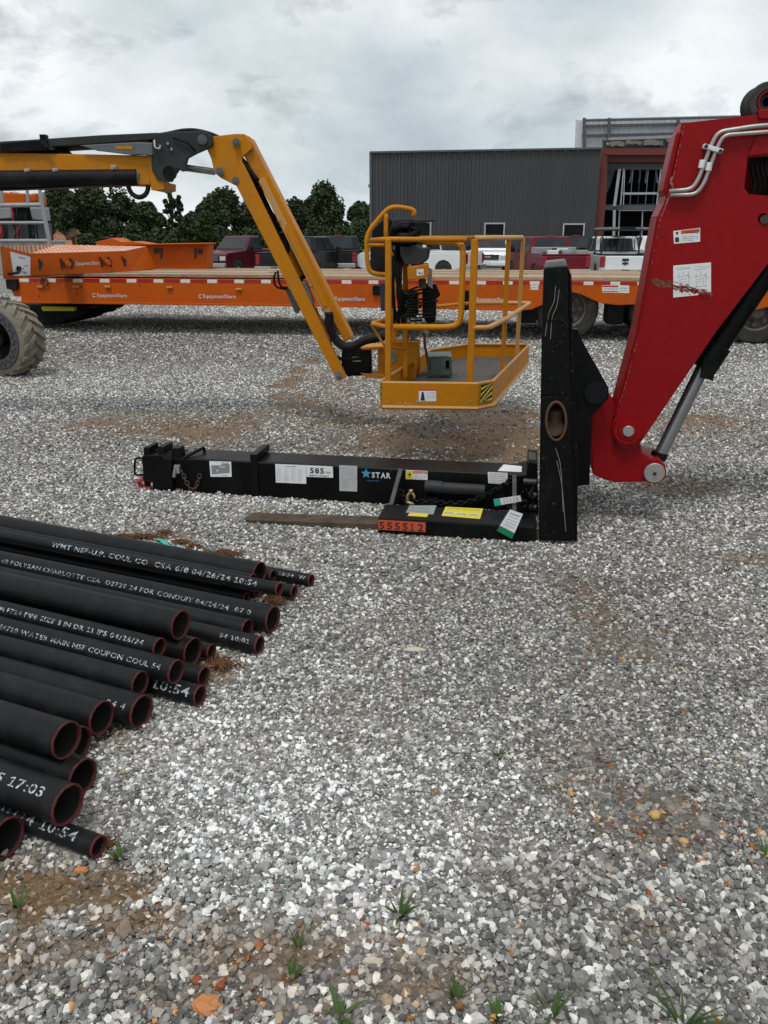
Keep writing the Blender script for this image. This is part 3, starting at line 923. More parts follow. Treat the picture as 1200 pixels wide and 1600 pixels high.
    decal('load_chart_sticker', TH, [(1052, 415), (1111, 410), (1111, 459), (1052, 465)], oo, [M['white'], M['greyink']], T,
          [('LIFT POINT DIAGRAM', 1056, 419, 1.3, 24, 1, 0), ('AXLE LOADS AND LINES', 1083, 417, 1.3, 25, 1, 0)], extra=diagram)
    # scrape across the sticker: ragged flakes of bared steel
    m = MB(); r = random.Random(4)
    for i in range(230):
        t = r.random(); x = 1016 + 92 * t; y = 440 + 19 * t ** 1.25 + r.gauss(0, 3.0 * (1 - .35 * t)); l = r.uniform(2, 8); h = r.uniform(.3, 1.3)
        m.prism(PP(TH, [(x, y), (x + l, y + l * .22), (x + l * .8, y + l * .22 + h), (x + l * .1, y + h)], oo - .0026), TH.b * .0009)
    obj('paint_scrape', m, M['redscuff'], T, kind='stuff')
    m = MB()
    for i in range(70):
        t = r.random(); x = 1046 + 62 * t; y = 446 + 15 * t + r.gauss(0, 2.4); l = r.uniform(2, 7); h = r.uniform(.6, 1.9)
        m.prism(PP(TH, [(x, y), (x + l, y + l * .3), (x + l * .8, y + l * .3 + h), (x + l * .1, y + h)], oo - .0030), TH.b * .0009)
    obj('peeled_flake', m, M['red'], T, kind='stuff')
    # chipped weld bead along the rim
    m = MB(); P = [TH.p(x, y, oo - .001) for x, y in ((1069, 196), (1052, 275), (1047, 283), (1052, 294), (1044, 310), (1031, 345), (997, 528), (980, 592), (964, 645))]
    m.tube(P, .0045, 5); obj('weld_bead', m, M['red'], T)
    m = MB(); q = [(P[i] * (1 - t) + P[i + 1] * t) for i in range(len(P) - 1) for t in np.linspace(0, 1, 26)[:-1]]
    for a in q:
        if r.random() < .5: m.box(a - TH.b * .003 + UP * r.uniform(-.01, .01), (.0018, .004, r.uniform(.002, .018)), (TH.a, TH.b, UP))
    obj('worn_edge', m, M['worn'], T, kind='stuff')
    # --- tilt cylinder
    m = MB(); a, b = TH.p(1026, 722, oo + .13), TH.p(1100, 571, oo + .13); m.cyl(a, b, .037, 20); obj('cylinder_rod', m, M['chrome'], T, smooth=True)
    m = MB(); m.cyl(TH.p(1028, 716, oo + .13), TH.p(1032, 706, oo + .13), .046, 16); obj('rod_collar', m, M['black'], T, smooth=True)
    a, b = TH.p(1098, 575, oo + .13), TH.p(1260, 330, oo + .13)
    m = MB(); m.cyl(a, a + (b - a) * .16, .075, 20); m.cyl(a, b, .062, 20); obj('cylinder_barrel', m, M['blackgloss'], T, smooth=True, bevel=.004)
    m = MB(); plate(TH, [(1100, 556), (1122, 566), (1114, 595), (1094, 590)], oo + .04, .02, mb=m); obj('cylinder_guard', m, M['black'], T, bevel=.003)
    # --- roller at the boom top
    c = TH.p(1192, 163, oo + .12)
    m = MB(); m.lathe(c + TH.b * .1, -TH.b, [(0, .02), (0, .085), (.03, .092), (.05, .078), (.15, .078), (.17, .092), (.2, .085), (.2, .055), (.17, .05), (.17, .02)], 26); obj('hose_roller', m, M['tyre'], T, smooth=True)
    m = MB(); m.lathe(c - TH.b * .08, -TH.b, [(0, .05), (.022, .05), (.022, .042), (0, .042)], 22); obj('roller_ring', m, M['red'], T, smooth=True)
    m = MB(); m.prism(PP(TH, [(1184, 172), (1215, 168), (1215, 186), (1186, 186)], oo - .01), TH.b * .2); obj('roller_bracket', m, M['red'], T, bevel=.004)
    # --- boom and machine beyond the right edge of the view
    u0 = TH.p(1400, 200, oo); d = TH.a
    m = MB(); z1, z0 = 2.28, 1.93
    s = (u0 - TH.O).dot(TH.a)
    m.hexa([TH.w(s - .25, oo - .01, z0), TH.w(s + 4.6, oo - .01, z0 + .1), TH.w(s + 4.6, oo + .29, z0 + .1), TH.w(s - .25, oo + .29, z0)],
           [TH.w(s - .25, oo - .01, z1), TH.w(s + 4.6, oo - .01, z1 + .1), TH.w(s + 4.6, oo + .29, z1 + .1), TH.w(s - .25, oo + .29, z1)])
    obj('boom_tube', m, M['red'], T, bevel=.02)
    m = MB(); m.hexa([TH.w(s + 1.0, oo - .7, .55), TH.w(s + 5.2, oo - .7, .55), TH.w(s + 5.2, oo + 1.0, .55), TH.w(s + 1.0, oo + 1.0, .55)], [TH.w(s + 1.2, oo - .6, 1.05), TH.w(s + 5.1, oo - .6, 1.25), TH.w(s + 5.1, oo + .9, 1.25), TH.w(s + 1.2, oo + .9, 1.05)]); obj('chassis', m, M['red'], T, bevel=.03)
    m = MB(); m.hexa([TH.w(s + 2.2, oo - .95, .95), TH.w(s + 3.6, oo - .95, .95), TH.w(s + 3.6, oo - .25, .95), TH.w(s + 2.2, oo - .25, .95)], [TH.w(s + 2.6, oo - .9, 2.35), TH.w(s + 3.5, oo - .9, 2.35), TH.w(s + 3.5, oo - .3, 2.35), TH.w(s + 2.6, oo - .3, 2.35)]); obj('cab', m, [M['carglass']], T, bevel=.04)
    for ds in (1.6, 4.5):
        for of in (oo - .95, oo + .9):
            c = TH.w(s + ds, of, .62); m = MB(); m.lathe(c, TH.b, [(-.02, .2), (0, .33), (0, .52), (.05, .62), (.32, .62), (.37, .52), (.37, .3), (.33, .2)], 30); obj('wheel', m, M['tyre'], T, smooth=True)
    return T


build_telehandler()


def build_truss():
    T = thing('truss_boom', TH.w(-.9, .6, 0), 'black truss boom attachment with stickers lying on the gravel over the rusty fork', 'boom attachment')
    ob = .50            # near face of the main box
    th = .25

    def P(x, y, o=ob): return TH.p(x, y, o)
    # main box beam: bottom and top run from the picture's edges
    zt0, zt1 = P(289, 718).z, P(838, 741).z; zb0, zb1 = P(282, 772).z, P(838, 803).z
    zb = .5 * (zb0 + zb1); zt = .5 * (zt0 + zt1)
    uL = (P(283, 745) - TH.O).dot(TH.a); uR = (P(838, 770) - TH.O).dot(TH.a)
    m = MB(); m.hexa([TH.w(uL, ob, zb), TH.w(uR, ob, zb), TH.w(uR, ob + th, zb), TH.w(uL, ob + th, zb)], [TH.w(uL, ob, zt), TH.w(uR, ob, zt), TH.w(uR, ob + th, zt), TH.w(uL, ob + th, zt)])
    obj('main_beam', m, M['blackgloss'], T, bevel=.012, seg=3)
    # inner sliding beam and head at the left end
    uH = (P(226, 740) - TH.O).dot(TH.a)
    m = MB(); m.box(TH.w((uL + uH) / 2, ob + th / 2, (zt + zb) / 2 + .01), (uL - uH + .05, th - .05, zt - zb - .04), (TH.a, TH.b, UP)); obj('sliding_beam', m, M['blackgloss'], T, bevel=.006)
    m = MB(); plate(TH, [(222, 712), (252, 711), (256, 716), (268, 718), (270, 770), (238, 771), (238, 752), (223, 750)], ob - .01, th + .02, mb=m); obj('beam_head', m, M['blackgloss'], T, bevel=.006)
    m = MB()
    for xa, xb, y in ((224, 233, 699), (246, 256, 698)): plate(TH, [(xa, y), (xb, y), (xb + 1, 716), (xa, 716)], ob + .03, .14, mb=m)
    plate(TH, [(228, 703), (250, 703), (250, 712), (228, 712)], ob + .08, .05, mb=m)
    obj('head_lug', m, M['black'], T, bevel=.005)
    m = MB(); plate(TH, [(268, 701), (280, 700), (283, 716), (267, 717)], ob + .05, .08, mb=m); obj('head_lug', m, M['black'], T, bevel=.005)
    m = MB(); m.tube(round_path([P(224, 742), P(210, 742), P(211, 716), P(224, 716)], .02, 4), .0075, 8); obj('pull_handle', m, M['black'], T, smooth='all')
    m = MB(); m.cyl(P(275, 727, ob - .012), P(272, 745, ob - .012), .012, 10); m.box(P(279, 733, ob - .012), (.02, .03, .05), (TH.a, TH.b, UP)); obj('lock_pin', m, M['steel'], T, smooth=True)
    chain([P(284, 735, ob - .012), P(291, 752, ob - .014), P(300, 766, ob - .014), P(308, 757, ob - .014), P(313, 740, ob - .012)], M['rust'], T, .0042, .034, .022, 'pin_chain')
    # collar bands standing over the beam
    for x in (295, 397):
        m = MB(); z = zt; c = TH.w((P(x, 722) - TH.O).dot(TH.a), ob, z)
        if x == 397:
            m.prism([c + UP * .05 - TH.b * .012 - TH.a * .02, c + UP * .05 - TH.b * .012 + TH.a * .025, c - UP * .235 - TH.b * .012 + TH.a * .025, c - UP * .235 - TH.b * .012 - TH.a * .02], TH.b * .011)
            m.box(c + TH.b * (th / 2) + UP * .028, (.045, th + .02, .045), (TH.a, TH.b, UP))
        else:
            m.tube([c - TH.a * .03 + UP * .004 - TH.b * .01, c + TH.a * .035 + UP * .03 + TH.b * .18], .011, 6)
            m.tube([c + TH.a * .035 + UP * .03 + TH.b * .18, c + TH.a * .035 - UP * .0 + TH.b * .18], .011, 6)
        obj('beam_collar', m, M['black'], T, bevel=.004)
    # shackle and hook in red
    m = MB(); c = P(229, 768, ob + .02); c.z = .045
    loop = [c + TH.a * (.047 * math.cos(t)) + UP * (.036 * math.sin(t)) + TH.b * (.012 * math.sin(t * 2)) for t in np.linspace(.7, 5.6, 14)]
    m.tube(loop, .0125, 8); obj('hook', m, M['redprintpaint'], T, smooth='all')
    m = MB(); c2 = c + TH.a * .095 + UP * .0
    m.tube([c2 + TH.a * (.03 * math.cos(t)) + UP * (.03 * math.sin(t)) for t in np.linspace(-.6, 3.8, 10)], .0095, 8); m.cyl(c2 - TH.a * .035 - UP * .014, c2 + TH.a * .035 - UP * .014, .012, 8); obj('shackle', m, M['redprintpaint'], T, smooth='all')
    m = MB(); m.cyl(c + TH.a * .045, c + TH.a * .075, .026, 12); obj('swivel', m, M['steel'], T, bevel=.004)
    m = MB(); m.cyl(c + TH.a * .12 + UP * .004, c + TH.a * .16, .016, 8); obj('swivel', m, M['steel'], T, bevel=.004)
    m = MB(); plate(TH, [(240, 765), (300, 768), (300, 775), (240, 774)], ob + .06, .1, mb=m); obj('head_foot', m, M['black'], T, bevel=.004)
    # stickers on the beam
    D = [M['white'], M['ink'], M['greyink'], M['steel']]
    decal('lift_chart_sticker', TH, [(327, 720.5), (361, 721.5), (362, 745), (329, 745)], ob, D, T, [('TRUSS', 346, 724, 1.6, 11, 1, .02), ('BOOM', 347, 743.5, 1.4, 8, 1, 0)],
          extra=lambda mb: (mb.__setattr__('mi', 2), mb.prism(PP(TH, [(330, 727), (344, 727), (348, 724.8), (358.5, 725), (359, 739), (331, 741)], ob - .0019), TH.b * .0003), mb.__setattr__('mi', 0),
                            mb.prism(PP(TH, [(343, 729), (352, 729), (352, 730.2), (343, 730.2)], ob - .0025), TH.b * .0003), mb.cyl(P(340, 735, ob - .0026), P(340, 735, ob - .002), .006, 8)))

    def tab(mb):
        mb.mi = 2
        for y in np.arange(732, 751, 2.1):
            for x in (433, 444, 455, 465): put_text(mb, '0000 lb' if x > 440 else 'HOLE 1', P(x, y + (x - 430) * .04, ob - .0021), TH.a, UP, .0036, .028, 0)
    decal('capacity_table_sticker', TH, [(430, 725), (478, 727), (478.5, 756), (431, 754)], ob, D, T, [('LOAD CHART', 446, 729.5, 1.8, 17, 1, .02)], extra=tab)
    decal('weight_sticker', TH, [(478.5, 727), (520, 729), (520.5, 746.5), (478.7, 745)], ob, D, T, [('585', 484.5, 739, 8.2, 22, 1, .035), ('LBS', 508.5, 739.5, 2.6, 8, 1, .02), ('EMPTY WEIGHT', 483.5, 744, 2.4, 31, 1, .02)])
    decal('document_sleeve', TH, [(530, 727), (558, 728), (558, 768), (530.5, 767)], ob, [M['sleeve'], M['greyink']], T, [(('GUIDE LOADS HOLD'), 533, 733 + 4 * i, 1.2, 22, 1, 0) for i in range(8)])
    # star logo
    m = MB(); c = P(572, 740, ob - .0012); R = .034
    st = [c + TH.a * ((R if i % 2 == 0 else R * .42) * math.sin(i * math.pi / 5)) + UP * ((R if i % 2 == 0 else R * .42) * math.cos(i * math.pi / 5)) for i in range(10)]
    m.prism(st, TH.b * .001); obj('star_logo', m, M['blueprint'], T)
    m = MB(); put_text(m, 'R', P(610, 736, ob - .0014), TH.a, UP, .007); obj('registered_mark', m, M['blueprint'], T)
    m = MB(); put_text(m, 'STAR', P(581, 746, ob - .0014), TH.a, UP, .034, .118, .03); obj('lettering', m, M['paleprint'], T)
    m = MB(); put_text(m, 'INDUSTRIES', P(574, 751.5, ob - .0014), TH.a, UP, .006, .075, 0); obj('lettering', m, M['blueprint'], T)
    decal('caution_sticker', TH, [(634, 734.5), (668, 736), (668, 750), (634, 748.5)], ob, [M['white'], M['yellowdecal'], M['redprint'], M['ink']], T, [('DANGER', 647, 740, 2.6, 19, 0, .02), ('KEEP CLEAR', 647, 744.5, 1.8, 18, 3, 0), ('OF LOAD', 647, 747.8, 1.8, 14, 3, 0)],
          extra=lambda mb: (mb.__setattr__('mi', 2), mb.prism(PP(TH, [(645.5, 736), (667, 736.8), (667, 741), (645.5, 740.5)], ob - .0019), TH.b * .0003), mb.__setattr__('mi', 1), mb.prism(PP(TH, [(634.5, 735), (645, 735.5), (645, 748.5), (634.5, 748)], ob - .0020), TH.b * .0003),
                            mb.__setattr__('mi', 3), mb.prism(PP(TH, [(641, 737), (637.5, 742.5), (640, 742.5), (638.5, 746.5), (643, 741), (640.5, 741)], ob - .0026), TH.b * .0003)))
    decal('spec_plate', TH, [(762, 737.5), (793, 739), (793.5, 757), (763, 755)], ob, D, T, [(s, 765, 741.5 + 3.2 * i, 1.8, 25, 2, 0) for i, s in enumerate(['TRUSS BOOM', 'MODEL SERIAL', 'CAPACITY LBS', 'DATE WEIGHT', 'MADE IN USA'])])
    m = MB(); t0 = zt + .0012
    m.prism([TH.w((P(778, 725) - TH.O).dot(TH.a), ob + .05, t0), TH.w((P(824, 727) - TH.O).dot(TH.a), ob + .05, t0), TH.w((P(824, 727) - TH.O).dot(TH.a), ob + .17, t0), TH.w((P(786, 725) - TH.O).dot(TH.a), ob + .2, t0)], UP * .002); obj('paper_sleeve', m, M['white'], T)
    # lower pocket shelf (nearest)
    m = MB(); f = PP(TH, [(590, 810), (838, 823), (838, 849), (590, 833)], -.012)
    zt2 = f[0].z; zb2 = .006
    uA = (f[0] - TH.O).dot(TH.a); uB = (f[1] - TH.O).dot(TH.a)
    zt2 = .5 * (f[0].z + f[1].z)
    m.hexa([TH.w(uA, -.012, zb2), TH.w(uB, -.012, zb2), TH.w(uB, .24, zb2), TH.w(uA, .24, zb2)], [TH.w(uA, -.012, zt2), TH.w(uB, -.012, zt2), TH.w(uB, .24, zt2), TH.w(uA, .24, zt2)])
    obj('fork_pocket', m, M['blackgloss'], T, bevel=.008)
    m = MB(); m.hexa([TH.w(uA, .93, zb2), TH.w(uB, .93, zb2), TH.w(uB, 1.17, zb2), TH.w(uA, 1.17, zb2)], [TH.w(uA, .93, zt2), TH.w(uB, .93, zt2), TH.w(uB, 1.17, zt2), TH.w(uA, 1.17, zt2)]); obj('fork_pocket', m, M['blackgloss'], T, bevel=.008)
    for u in (uA + .25, uB - .12):
        m = MB(); m.box(TH.w(u, .585, .055), (.09, .69, .07), (TH.a, TH.b, UP)); obj('cross_tie', m, M['black'], T, bevel=.005)
    # diagonal braces
    for x0, y0, x1, y1 in ((608, 800, 626, 734), (804, 800, 804, 744)):
        m = MB(); a, b = TH.p(x0, y0, .2), TH.p(x1, y1, ob - .02); d = (b - a).normalized(); s = d.cross(TH.b).normalized()
        m.box((a + b) / 2, (.026, .026, (b - a).length), (s, d.cross(s).normalized() * -1, d)); obj('brace', m, M['bluegreydark'], T, bevel=.004)
    # document tube and right-end ironwork
    m = MB(); m.cyl(P(668, 760, ob - .045), P(758, 766, ob - .045), .034, 18); m.cyl(P(664, 759.5, ob - .045), P(692, 761.5, ob - .045), .039, 18); obj('document_tube', m, M['grey'], T, smooth=True, bevel=.004)
    m = MB(); r = random.Random(5)
    for i in range(7): m.tube([P(712 + i * 5.6, 764 - r.random() * 3, ob - .082), P(714 + i * 5.6, 770 - r.random() * 4, ob - .080)], .0035, 5)
    obj('tube_scuff', m, M['fork'], T)
    m = MB(); plate(TH, [(824, 722), (840, 724), (841, 812), (812, 812), (808, 744), (823, 742)], ob - .03, .31, mb=m); obj('end_plate', m, M['blackscuff'], T, bevel=.005)
    m = MB(); plate(TH, [(826, 716), (838, 718), (839, 730), (826, 729)], ob + .02, .16, mb=m); obj('end_lug', m, M['steelgreen'], T, bevel=.006)
    # safety chain draped along
    chain([P(612, 762, ob - .05), P(622, 764, ob - .1), P(636, 778, .36), P(648, 783, .30), P(680, 785, .30), P(715, 787, .30), P(745, 780, .34), P(775, 765, .42), P(795, 752, ob - .03), P(806, 747, ob - .04)], M['black'], T, .0052, .04, .026, 'safety_chain')
    chain([P(621, 766, ob - .06), P(630, 774, .38), P(640, 790, .30), P(652, 786, .3)], M['black'], T, .0052, .04, .026, 'safety_chain')
    m = MB(); c = TH.p(642, 779, .28); m.tube([c + TH.a * (.022 * math.cos(t)) + UP * (.035 * math.sin(t)) for t in np.linspace(0, 5.4, 12)], .008, 7); m.cyl(c + UP * .035, c + UP * .055, .012, 8); m.cyl(c - TH.a * .025 - UP * .02, c + TH.a * .02 - UP * .04, .01, 8)
    obj('grab_hook', m, M['brass'], T, smooth='all')
    # stickers on the pocket's top and face
    def top_decal(name, pts, mats, label=None, texts=()):
        mb = MB(); q = [on_z(x, y, zt2 + .001) for x, y in pts]; mb.prism(q, UP * .0012)
        rt = (q[1] - q[0]).normalized(); up = rt.cross(-UP); up = UP.cross(rt)
        for s, fx, fy, hh, ww, mi in texts:
            p = q[0] * (1 - fx) + q[1] * fx; p = p + up * (fy * (q[3] - q[0]).dot(up)) + UP * .0016
            put_text(mb, s, p, rt, up, hh, ww * (q[1] - q[0]).length, .02, mi)
        return obj(name, mb, mats, T, label=label)
    top_decal('serial_plate', [(634, 801), (677, 804), (682, 790), (640, 790)], [M['silver'], M['ink']], None, [('0000 0000 STAR', .08, .25, .010, .8, 1), ('SERIAL NUMBER', .08, .62, .010, .7, 1)])
    top_decal('notice_strip', [(637, 806), (667, 808), (670, 803), (640, 801.5)], [M['yellowdecal'], M['ink']])
    top_decal('instruction_sticker', [(690, 806), (750, 811), (755, 795), (696, 792)], [M['yellowdecal'], M['white'], M['ink'], M['blueprint']], None,
              [('MMMMMM', .03, .22, .045, .27, 1), ('MMMMMM', .36, .22, .045, .27, 1), ('MMMMMM', .69, .22, .045, .27, 1), ('WARNING  READ MANUAL', .06, .84, .010, .85, 2), ('pin lock', .05, .35, .02, .2, 3), ('pin lock', .38, .35, .02, .2, 3), ('pin lock', .71, .35, .02, .2, 3)])
    decal('unit_number_plate', TH, [(590.8, 812), (665, 816.5), (665, 831.5), (590.8, 827.5)], -.0125, [M['orangeplate'], M['ink']], T, [(c, 592.3 + 12.1 * i, 826 + .75 * i, 11.2, 8.6 if c != '1' else 6.6, 1, .025) for i, c in enumerate('555512')])
    # fittings between post and shelf
    m = MB(); r = random.Random(8)
    for i in range(9):
        m.tube(smooth_path([P(808 + r.random() * 26, 752 + r.random() * 40, .3), P(815 + r.random() * 20, 760 + r.random() * 35, .22), P(822 + r.random() * 14, 770 + r.random() * 30, .26)], 5), .007, 5)
    obj('tie_wire', m, M['black'], T, smooth='all')
    for y in (752, 773, 792):
        m = MB(); m.cyl(TH.p(818, y, .42), TH.p(838, y + 1, .42), .018, 10); obj('latch_pin', m, M['bluegreydark'], T, smooth=True)
    return T, zt2


M['redprintpaint'] = mat('red_hook_paint', (.42, .02, .04), .5, dirt=.5, scale=30)
M['sleeve'] = mat('grey_paper_sleeve', (.46, .47, .47), .5, dirt=.4, scale=30)
M['bluegreydark'] = mat('dull_black_bar', (.035, .038, .04), .4, dirt=.5, scale=8)
M['steelgreen'] = mat('dark_cast_lug', (.05, .055, .055), .5, dirt=.5, scale=8)
M['brass'] = mat('yellow_zinc_hook', (.42, .32, .12), .35, metal=.6, dirt=.5, scale=30)
TR_, zshelf = build_truss()


def rental_tag(pts, off, label, band_first):
    """card tag with a green end; pts: four picture corners, p0-p1 the short edge at the band"""
    q = PP(TH, pts, off); T = thing('rental_tag', q[0], label, 'tag')
    lerp = lambda a, b, t: a * (1 - t) + b * t
    m = MB(); n = (q[1] - q[0]).cross(q[3] - q[0]).normalized() * .0012
    m.prism([lerp(q[0], q[3], .24), lerp(q[1], q[2], .24), q[2], q[3]], n); obj('tag_card', m, M['white'], T)
    m = MB(); m.prism([q[0], q[1], lerp(q[1], q[2], .238), lerp(q[0], q[3], .238)], n); obj('green_band', m, M['green'] if band_first else M['tealtape'], T)
    m = MB(); rt = (q[2] - q[1]).normalized(); up = (q[0] - q[1]).normalized()
    sg = -1 if n.dot(TH.b) > 0 else 1
    for i in range(5):
        a = lerp(q[3], q[0], .14 + .12 * i); b = lerp(q[2], q[1], .14 + .12 * i); nn = n * (-.15 if n.dot(TH.b) > 0 else 1.15)
        pp = [lerp(a, b, t) + nn + (q[0] - q[3]).normalized() * random.uniform(-.0035, .0035) for t in np.linspace(.15, .85, 7 if i % 2 else 9)]
        m.tube(pp, .0008 if i else .0018, 4)
    obj('handwriting', m, M['ink'], T)
    return T


rental_tag([(776, 829), (800, 842), (817, 803), (797, 796)], -.03, 'white card tag with dark green band hanging over front edge of black fork pocket', True)
rental_tag([(771, 780), (773, 791), (815, 783), (813, 774)], .22, 'small white tag with teal end dangling above the black shelf near its brace', False)

# ------------------------------------------------------------------ yellow boom lift
M['meshgrey'] = mat('grimy_floor_mesh', (.17, .165, .155), .6, metal=.2, dirt=.9, dirtcol=(.06, .05, .04), scale=6)
BL = Plane(Vector((0, 6.9, 0)), 0.5)


def build_lift():
    T = thing('boom_lift', (-3.0, 7.2, 0), 'yellow articulated boom lift reaching in from the left with its open work basket hanging low', 'boom lift')
    B = BL; W = .34
    o = -.17
    # main boom
    m = MB(); plate(B, [(-620, 240), (0, 238), (235, 243), (235, 290), (0, 276), (-620, 274)], o, W, mb=m); obj('main_boom', m, M['yellow'], T, bevel=.01)
    m = MB(); plate(B, [(228, 240), (239, 240), (246, 282), (257, 284), (257, 296), (248, 298), (236, 297), (233, 268)], o - .01, W + .02, mb=m); obj('boom_end_collar', m, M['yellow'], T, bevel=.006)
    m = MB(); plate(B, [(-620, 228), (0, 221), (67, 217), (157, 211), (248, 207), (248, 217), (130, 226), (80, 229), (86, 234), (0, 238), (-620, 241)], o - .02, W + .04, mb=m); obj('boom_cover', m, M['grey'], T, bevel=.008)
    m = MB(); plate(B, [(0, 224), (64, 219), (74, 219), (74, 234), (0, 237)], o - .035, .02, mb=m); obj('cover_panel', m, M['black'], T, bevel=.004)
    m = MB(); plate(B, [(124, 227), (212, 222), (240, 224), (240, 242), (205, 242), (150, 235)], o - .04, .04, mb=m); obj('cover_wedge', m, M['bluegrey'], T, bevel=.005)
    m = MB(); plate(B, [(180, 228), (207, 228), (207, 233.5), (182, 233)], o - .043, .003, mb=m); obj('cover_stripe', m, M['yellow'], T)
    m = MB(); plate(B, [(212, 222), (238, 223), (238, 243), (212, 241)], o - .05, .02, mb=m); obj('cover_box', m, M['bluegrey'], T, bevel=.006)
    m = MB(); m.box(B.p(69, 216, o), (.05, .06, .05), (B.a, B.b, UP)); m.cyl(B.p(66, 222, o - .06), B.p(74, 232, o - .06), .02, 8); obj('cover_hinge', m, M['black'], T, bevel=.006)
    a, b = B.p(-620, 285, o + .02), B.p(215, 277, o + .02)
    m = MB(); m.cyl(a, b, .062, 16); obj('hose_tube', m, M['rubber'], T, smooth=True)
    m = MB(); plate(B, [(-620, 274), (0, 273), (215, 268), (215, 289), (0, 297), (-620, 299)], o + .06, .16, mb=m); obj('hose_tray', m, M['black'], T, bevel=.01)
    for x, y in ((43, 267), (87, 266), (178, 262)):
        m = MB(); m.box(B.p(x, y, o - .012), (.045, .02, .03), (B.a, B.b, UP)); m.cyl(B.p(x, y - 1, o - .02), B.p(x, y - 1, o - .035), .012, 6); obj('tray_bracket', m, M['steel'], T, bevel=.003)
    m = MB(); c = B.p(216, 290, o + .02); m.tube([c + B.a * (.078 * math.cos(t)) + UP * (.085 * math.sin(t)) for t in np.linspace(2.6, 8.4, 18)], .019, 8); obj('hose_loop', m, M['rubber'], T, smooth='all')
    m = MB(); plate(B, [(203, 270), (218, 270), (216, 288), (200, 287)], o - .01, .06, mb=m); obj('hose_clamp', m, M['bluegrey'], T, bevel=.004)
    m = MB(); plate(B, [(100, 292.5), (216, 287), (216, 290), (60, 297)], o + .0, .04, mb=m); obj('chafe_strip', m, M['rust'], T)
    # knuckle
    m = MB(); plate(B, [(240, 209), (262, 206), (297, 205), (318, 204), (331, 212), (332, 226), (322, 233), (306, 240), (293, 247), (290, 258), (292, 266), (284, 268), (276, 262), (272, 275), (268, 284), (258, 284), (246, 279), (237, 266), (236, 232)], o - .03, .05, mb=m); obj('knuckle_plate', m, M['grey'], T, bevel=.006)
    m = MB(); plate(B, [(240, 209), (262, 206), (297, 205), (318, 204), (331, 212), (332, 226), (306, 240), (293, 247), (272, 275), (258, 284), (246, 279), (237, 266), (236, 232)], o + W - .05, .05, mb=m); obj('knuckle_plate', m, M['grey'], T, bevel=.006)
    m = MB(); plate(B, [(244, 214), (290, 212), (290, 230), (266, 262), (250, 270)], o + .02, W - .07, mb=m); obj('knuckle_core', m, M['black'], T, bevel=.006)
    m = MB(); c = B.p(264, 270, o - .04); m.lathe(c, B.b, [(0, .03), (0, .05), (.05, .05), (.05, .03)], 16); m.lathe(c, B.b, [(0, .0), (.0, .02), (.05, .02)], 12); obj('knuckle_eye', m, M['black'], T, smooth=True)
    m = MB(); m.cyl(B.p(316, 218, o - .05), B.p(316, 218, o + W + .02), .036, 16); m.cyl(B.p(316, 218, o - .06), B.p(316, 218, o - .05), .018, 6); obj('knuckle_pin', m, M['bluegrey'], T, smooth=True)
    for x, y in ((250, 228), (262, 224), (268, 233)):
        m = MB(); m.cyl(B.p(x, y, o - .045), B.p(x, y, o - .03), .011, 6); obj('knuckle_bolt', m, M['steel'], T)
    m = MB(); m.tube(smooth_path([B.p(241, 219, o - .05), B.p(243, 231, o - .07), B.p(251, 232, o - .06)]), .008, 6); obj('fitting', m, M['steel'], T, smooth='all')
    for k, (dx, dy) in enumerate(((0, 0), (3, 5), (8, 1))):
        m = MB(); m.tube(smooth_path([B.p(x + dx * .4, y + dy * .6, o + .04 + .03 * k) for x, y in ((232, 214), (262, 209), (288, 204), (312, 205), (340, 215), (358, 230), (384, 258), (403, 282))], 6), .016, 8); obj('boom_hose', m, M['rubber'], T, smooth='all')
    m = MB(); m.tube([B.p(270, 215, o - .05), B.p(292, 222, o - .055), B.p(305, 236, o - .05)], .009, 6); obj('boom_hose', m, M['rubber'], T, smooth='all')
    m = MB(); m.cyl(B.p(286, 259, o + .08), B.p(336, 266, o + .08), .014, 10); obj('link_rod', m, M['chrome'], T, smooth=True)
    m = MB(); m.cyl(B.p(284, 264, o + .2), B.p(336, 271, o + .2), .014, 10); obj('link_rod', m, M['chrome'], T, smooth=True)
    # jib
    for off in (-.155, .115):
        m = MB(); plate(B, [(320, 226), (333, 213), (366, 209), (382, 209), (393, 221), (394, 232), (378, 246), (379, 284), (368, 290), (345, 278), (335, 270), (330, 248)], off, .035, mb=m); obj('jib_head_plate', m, M['yellow'], T, bevel=.005)
    m = MB(); plate(B, [(379, 209), (390, 213), (396, 225), (551, 528), (543, 532), (538, 534), (379, 240), (376, 222)], -.12, .24, mb=m); obj('jib_upper_beam', m, M['yellow'], T, bevel=.01)
    m = MB()
    q = [B.p(396, 225, -.121), B.p(551, 528, -.121)]
    plate(B, [(376, 250), (383, 262), (540, 585), (540, 590), (530, 595), (525, 592), (369, 290), (368, 280)], -.19, .055, mb=m); obj('jib_lower_beam', m, M['yellow'], T, bevel=.006)
    m = MB(); plate(B, [(376, 250), (383, 262), (540, 585), (540, 590), (530, 595), (525, 592), (369, 290), (368, 280)], .14, .055, mb=m); obj('jib_lower_beam', m, M['yellow'], T, bevel=.006)
    m = MB(); plate(B, [(404, 283), (410, 277), (414, 281), (516, 487), (512, 492), (505, 489)], -.165, .06, mb=m); obj('jib_side_channel', m, M['yellowtop'], T, bevel=.004)
    m = MB(); plate(B, [(446, 350), (452, 350), (512, 476), (510, 480), (504, 478), (446, 362)], -.175, .01, mb=m); obj('channel_lip', m, M['yellow'], T, bevel=.003)
    for x, y in ((406, 290), (436, 346), (439, 362), (486, 448), (504, 483)):
        m = MB(); m.prism(PP(B, [(x - 2.4, y + 1), (x + 2.6, y - .5), (x + 2.6, y + .8), (x - 2.4, y + 2.3)], -.182), B.b * .008); obj('channel_slot', m, M['ink'], T)
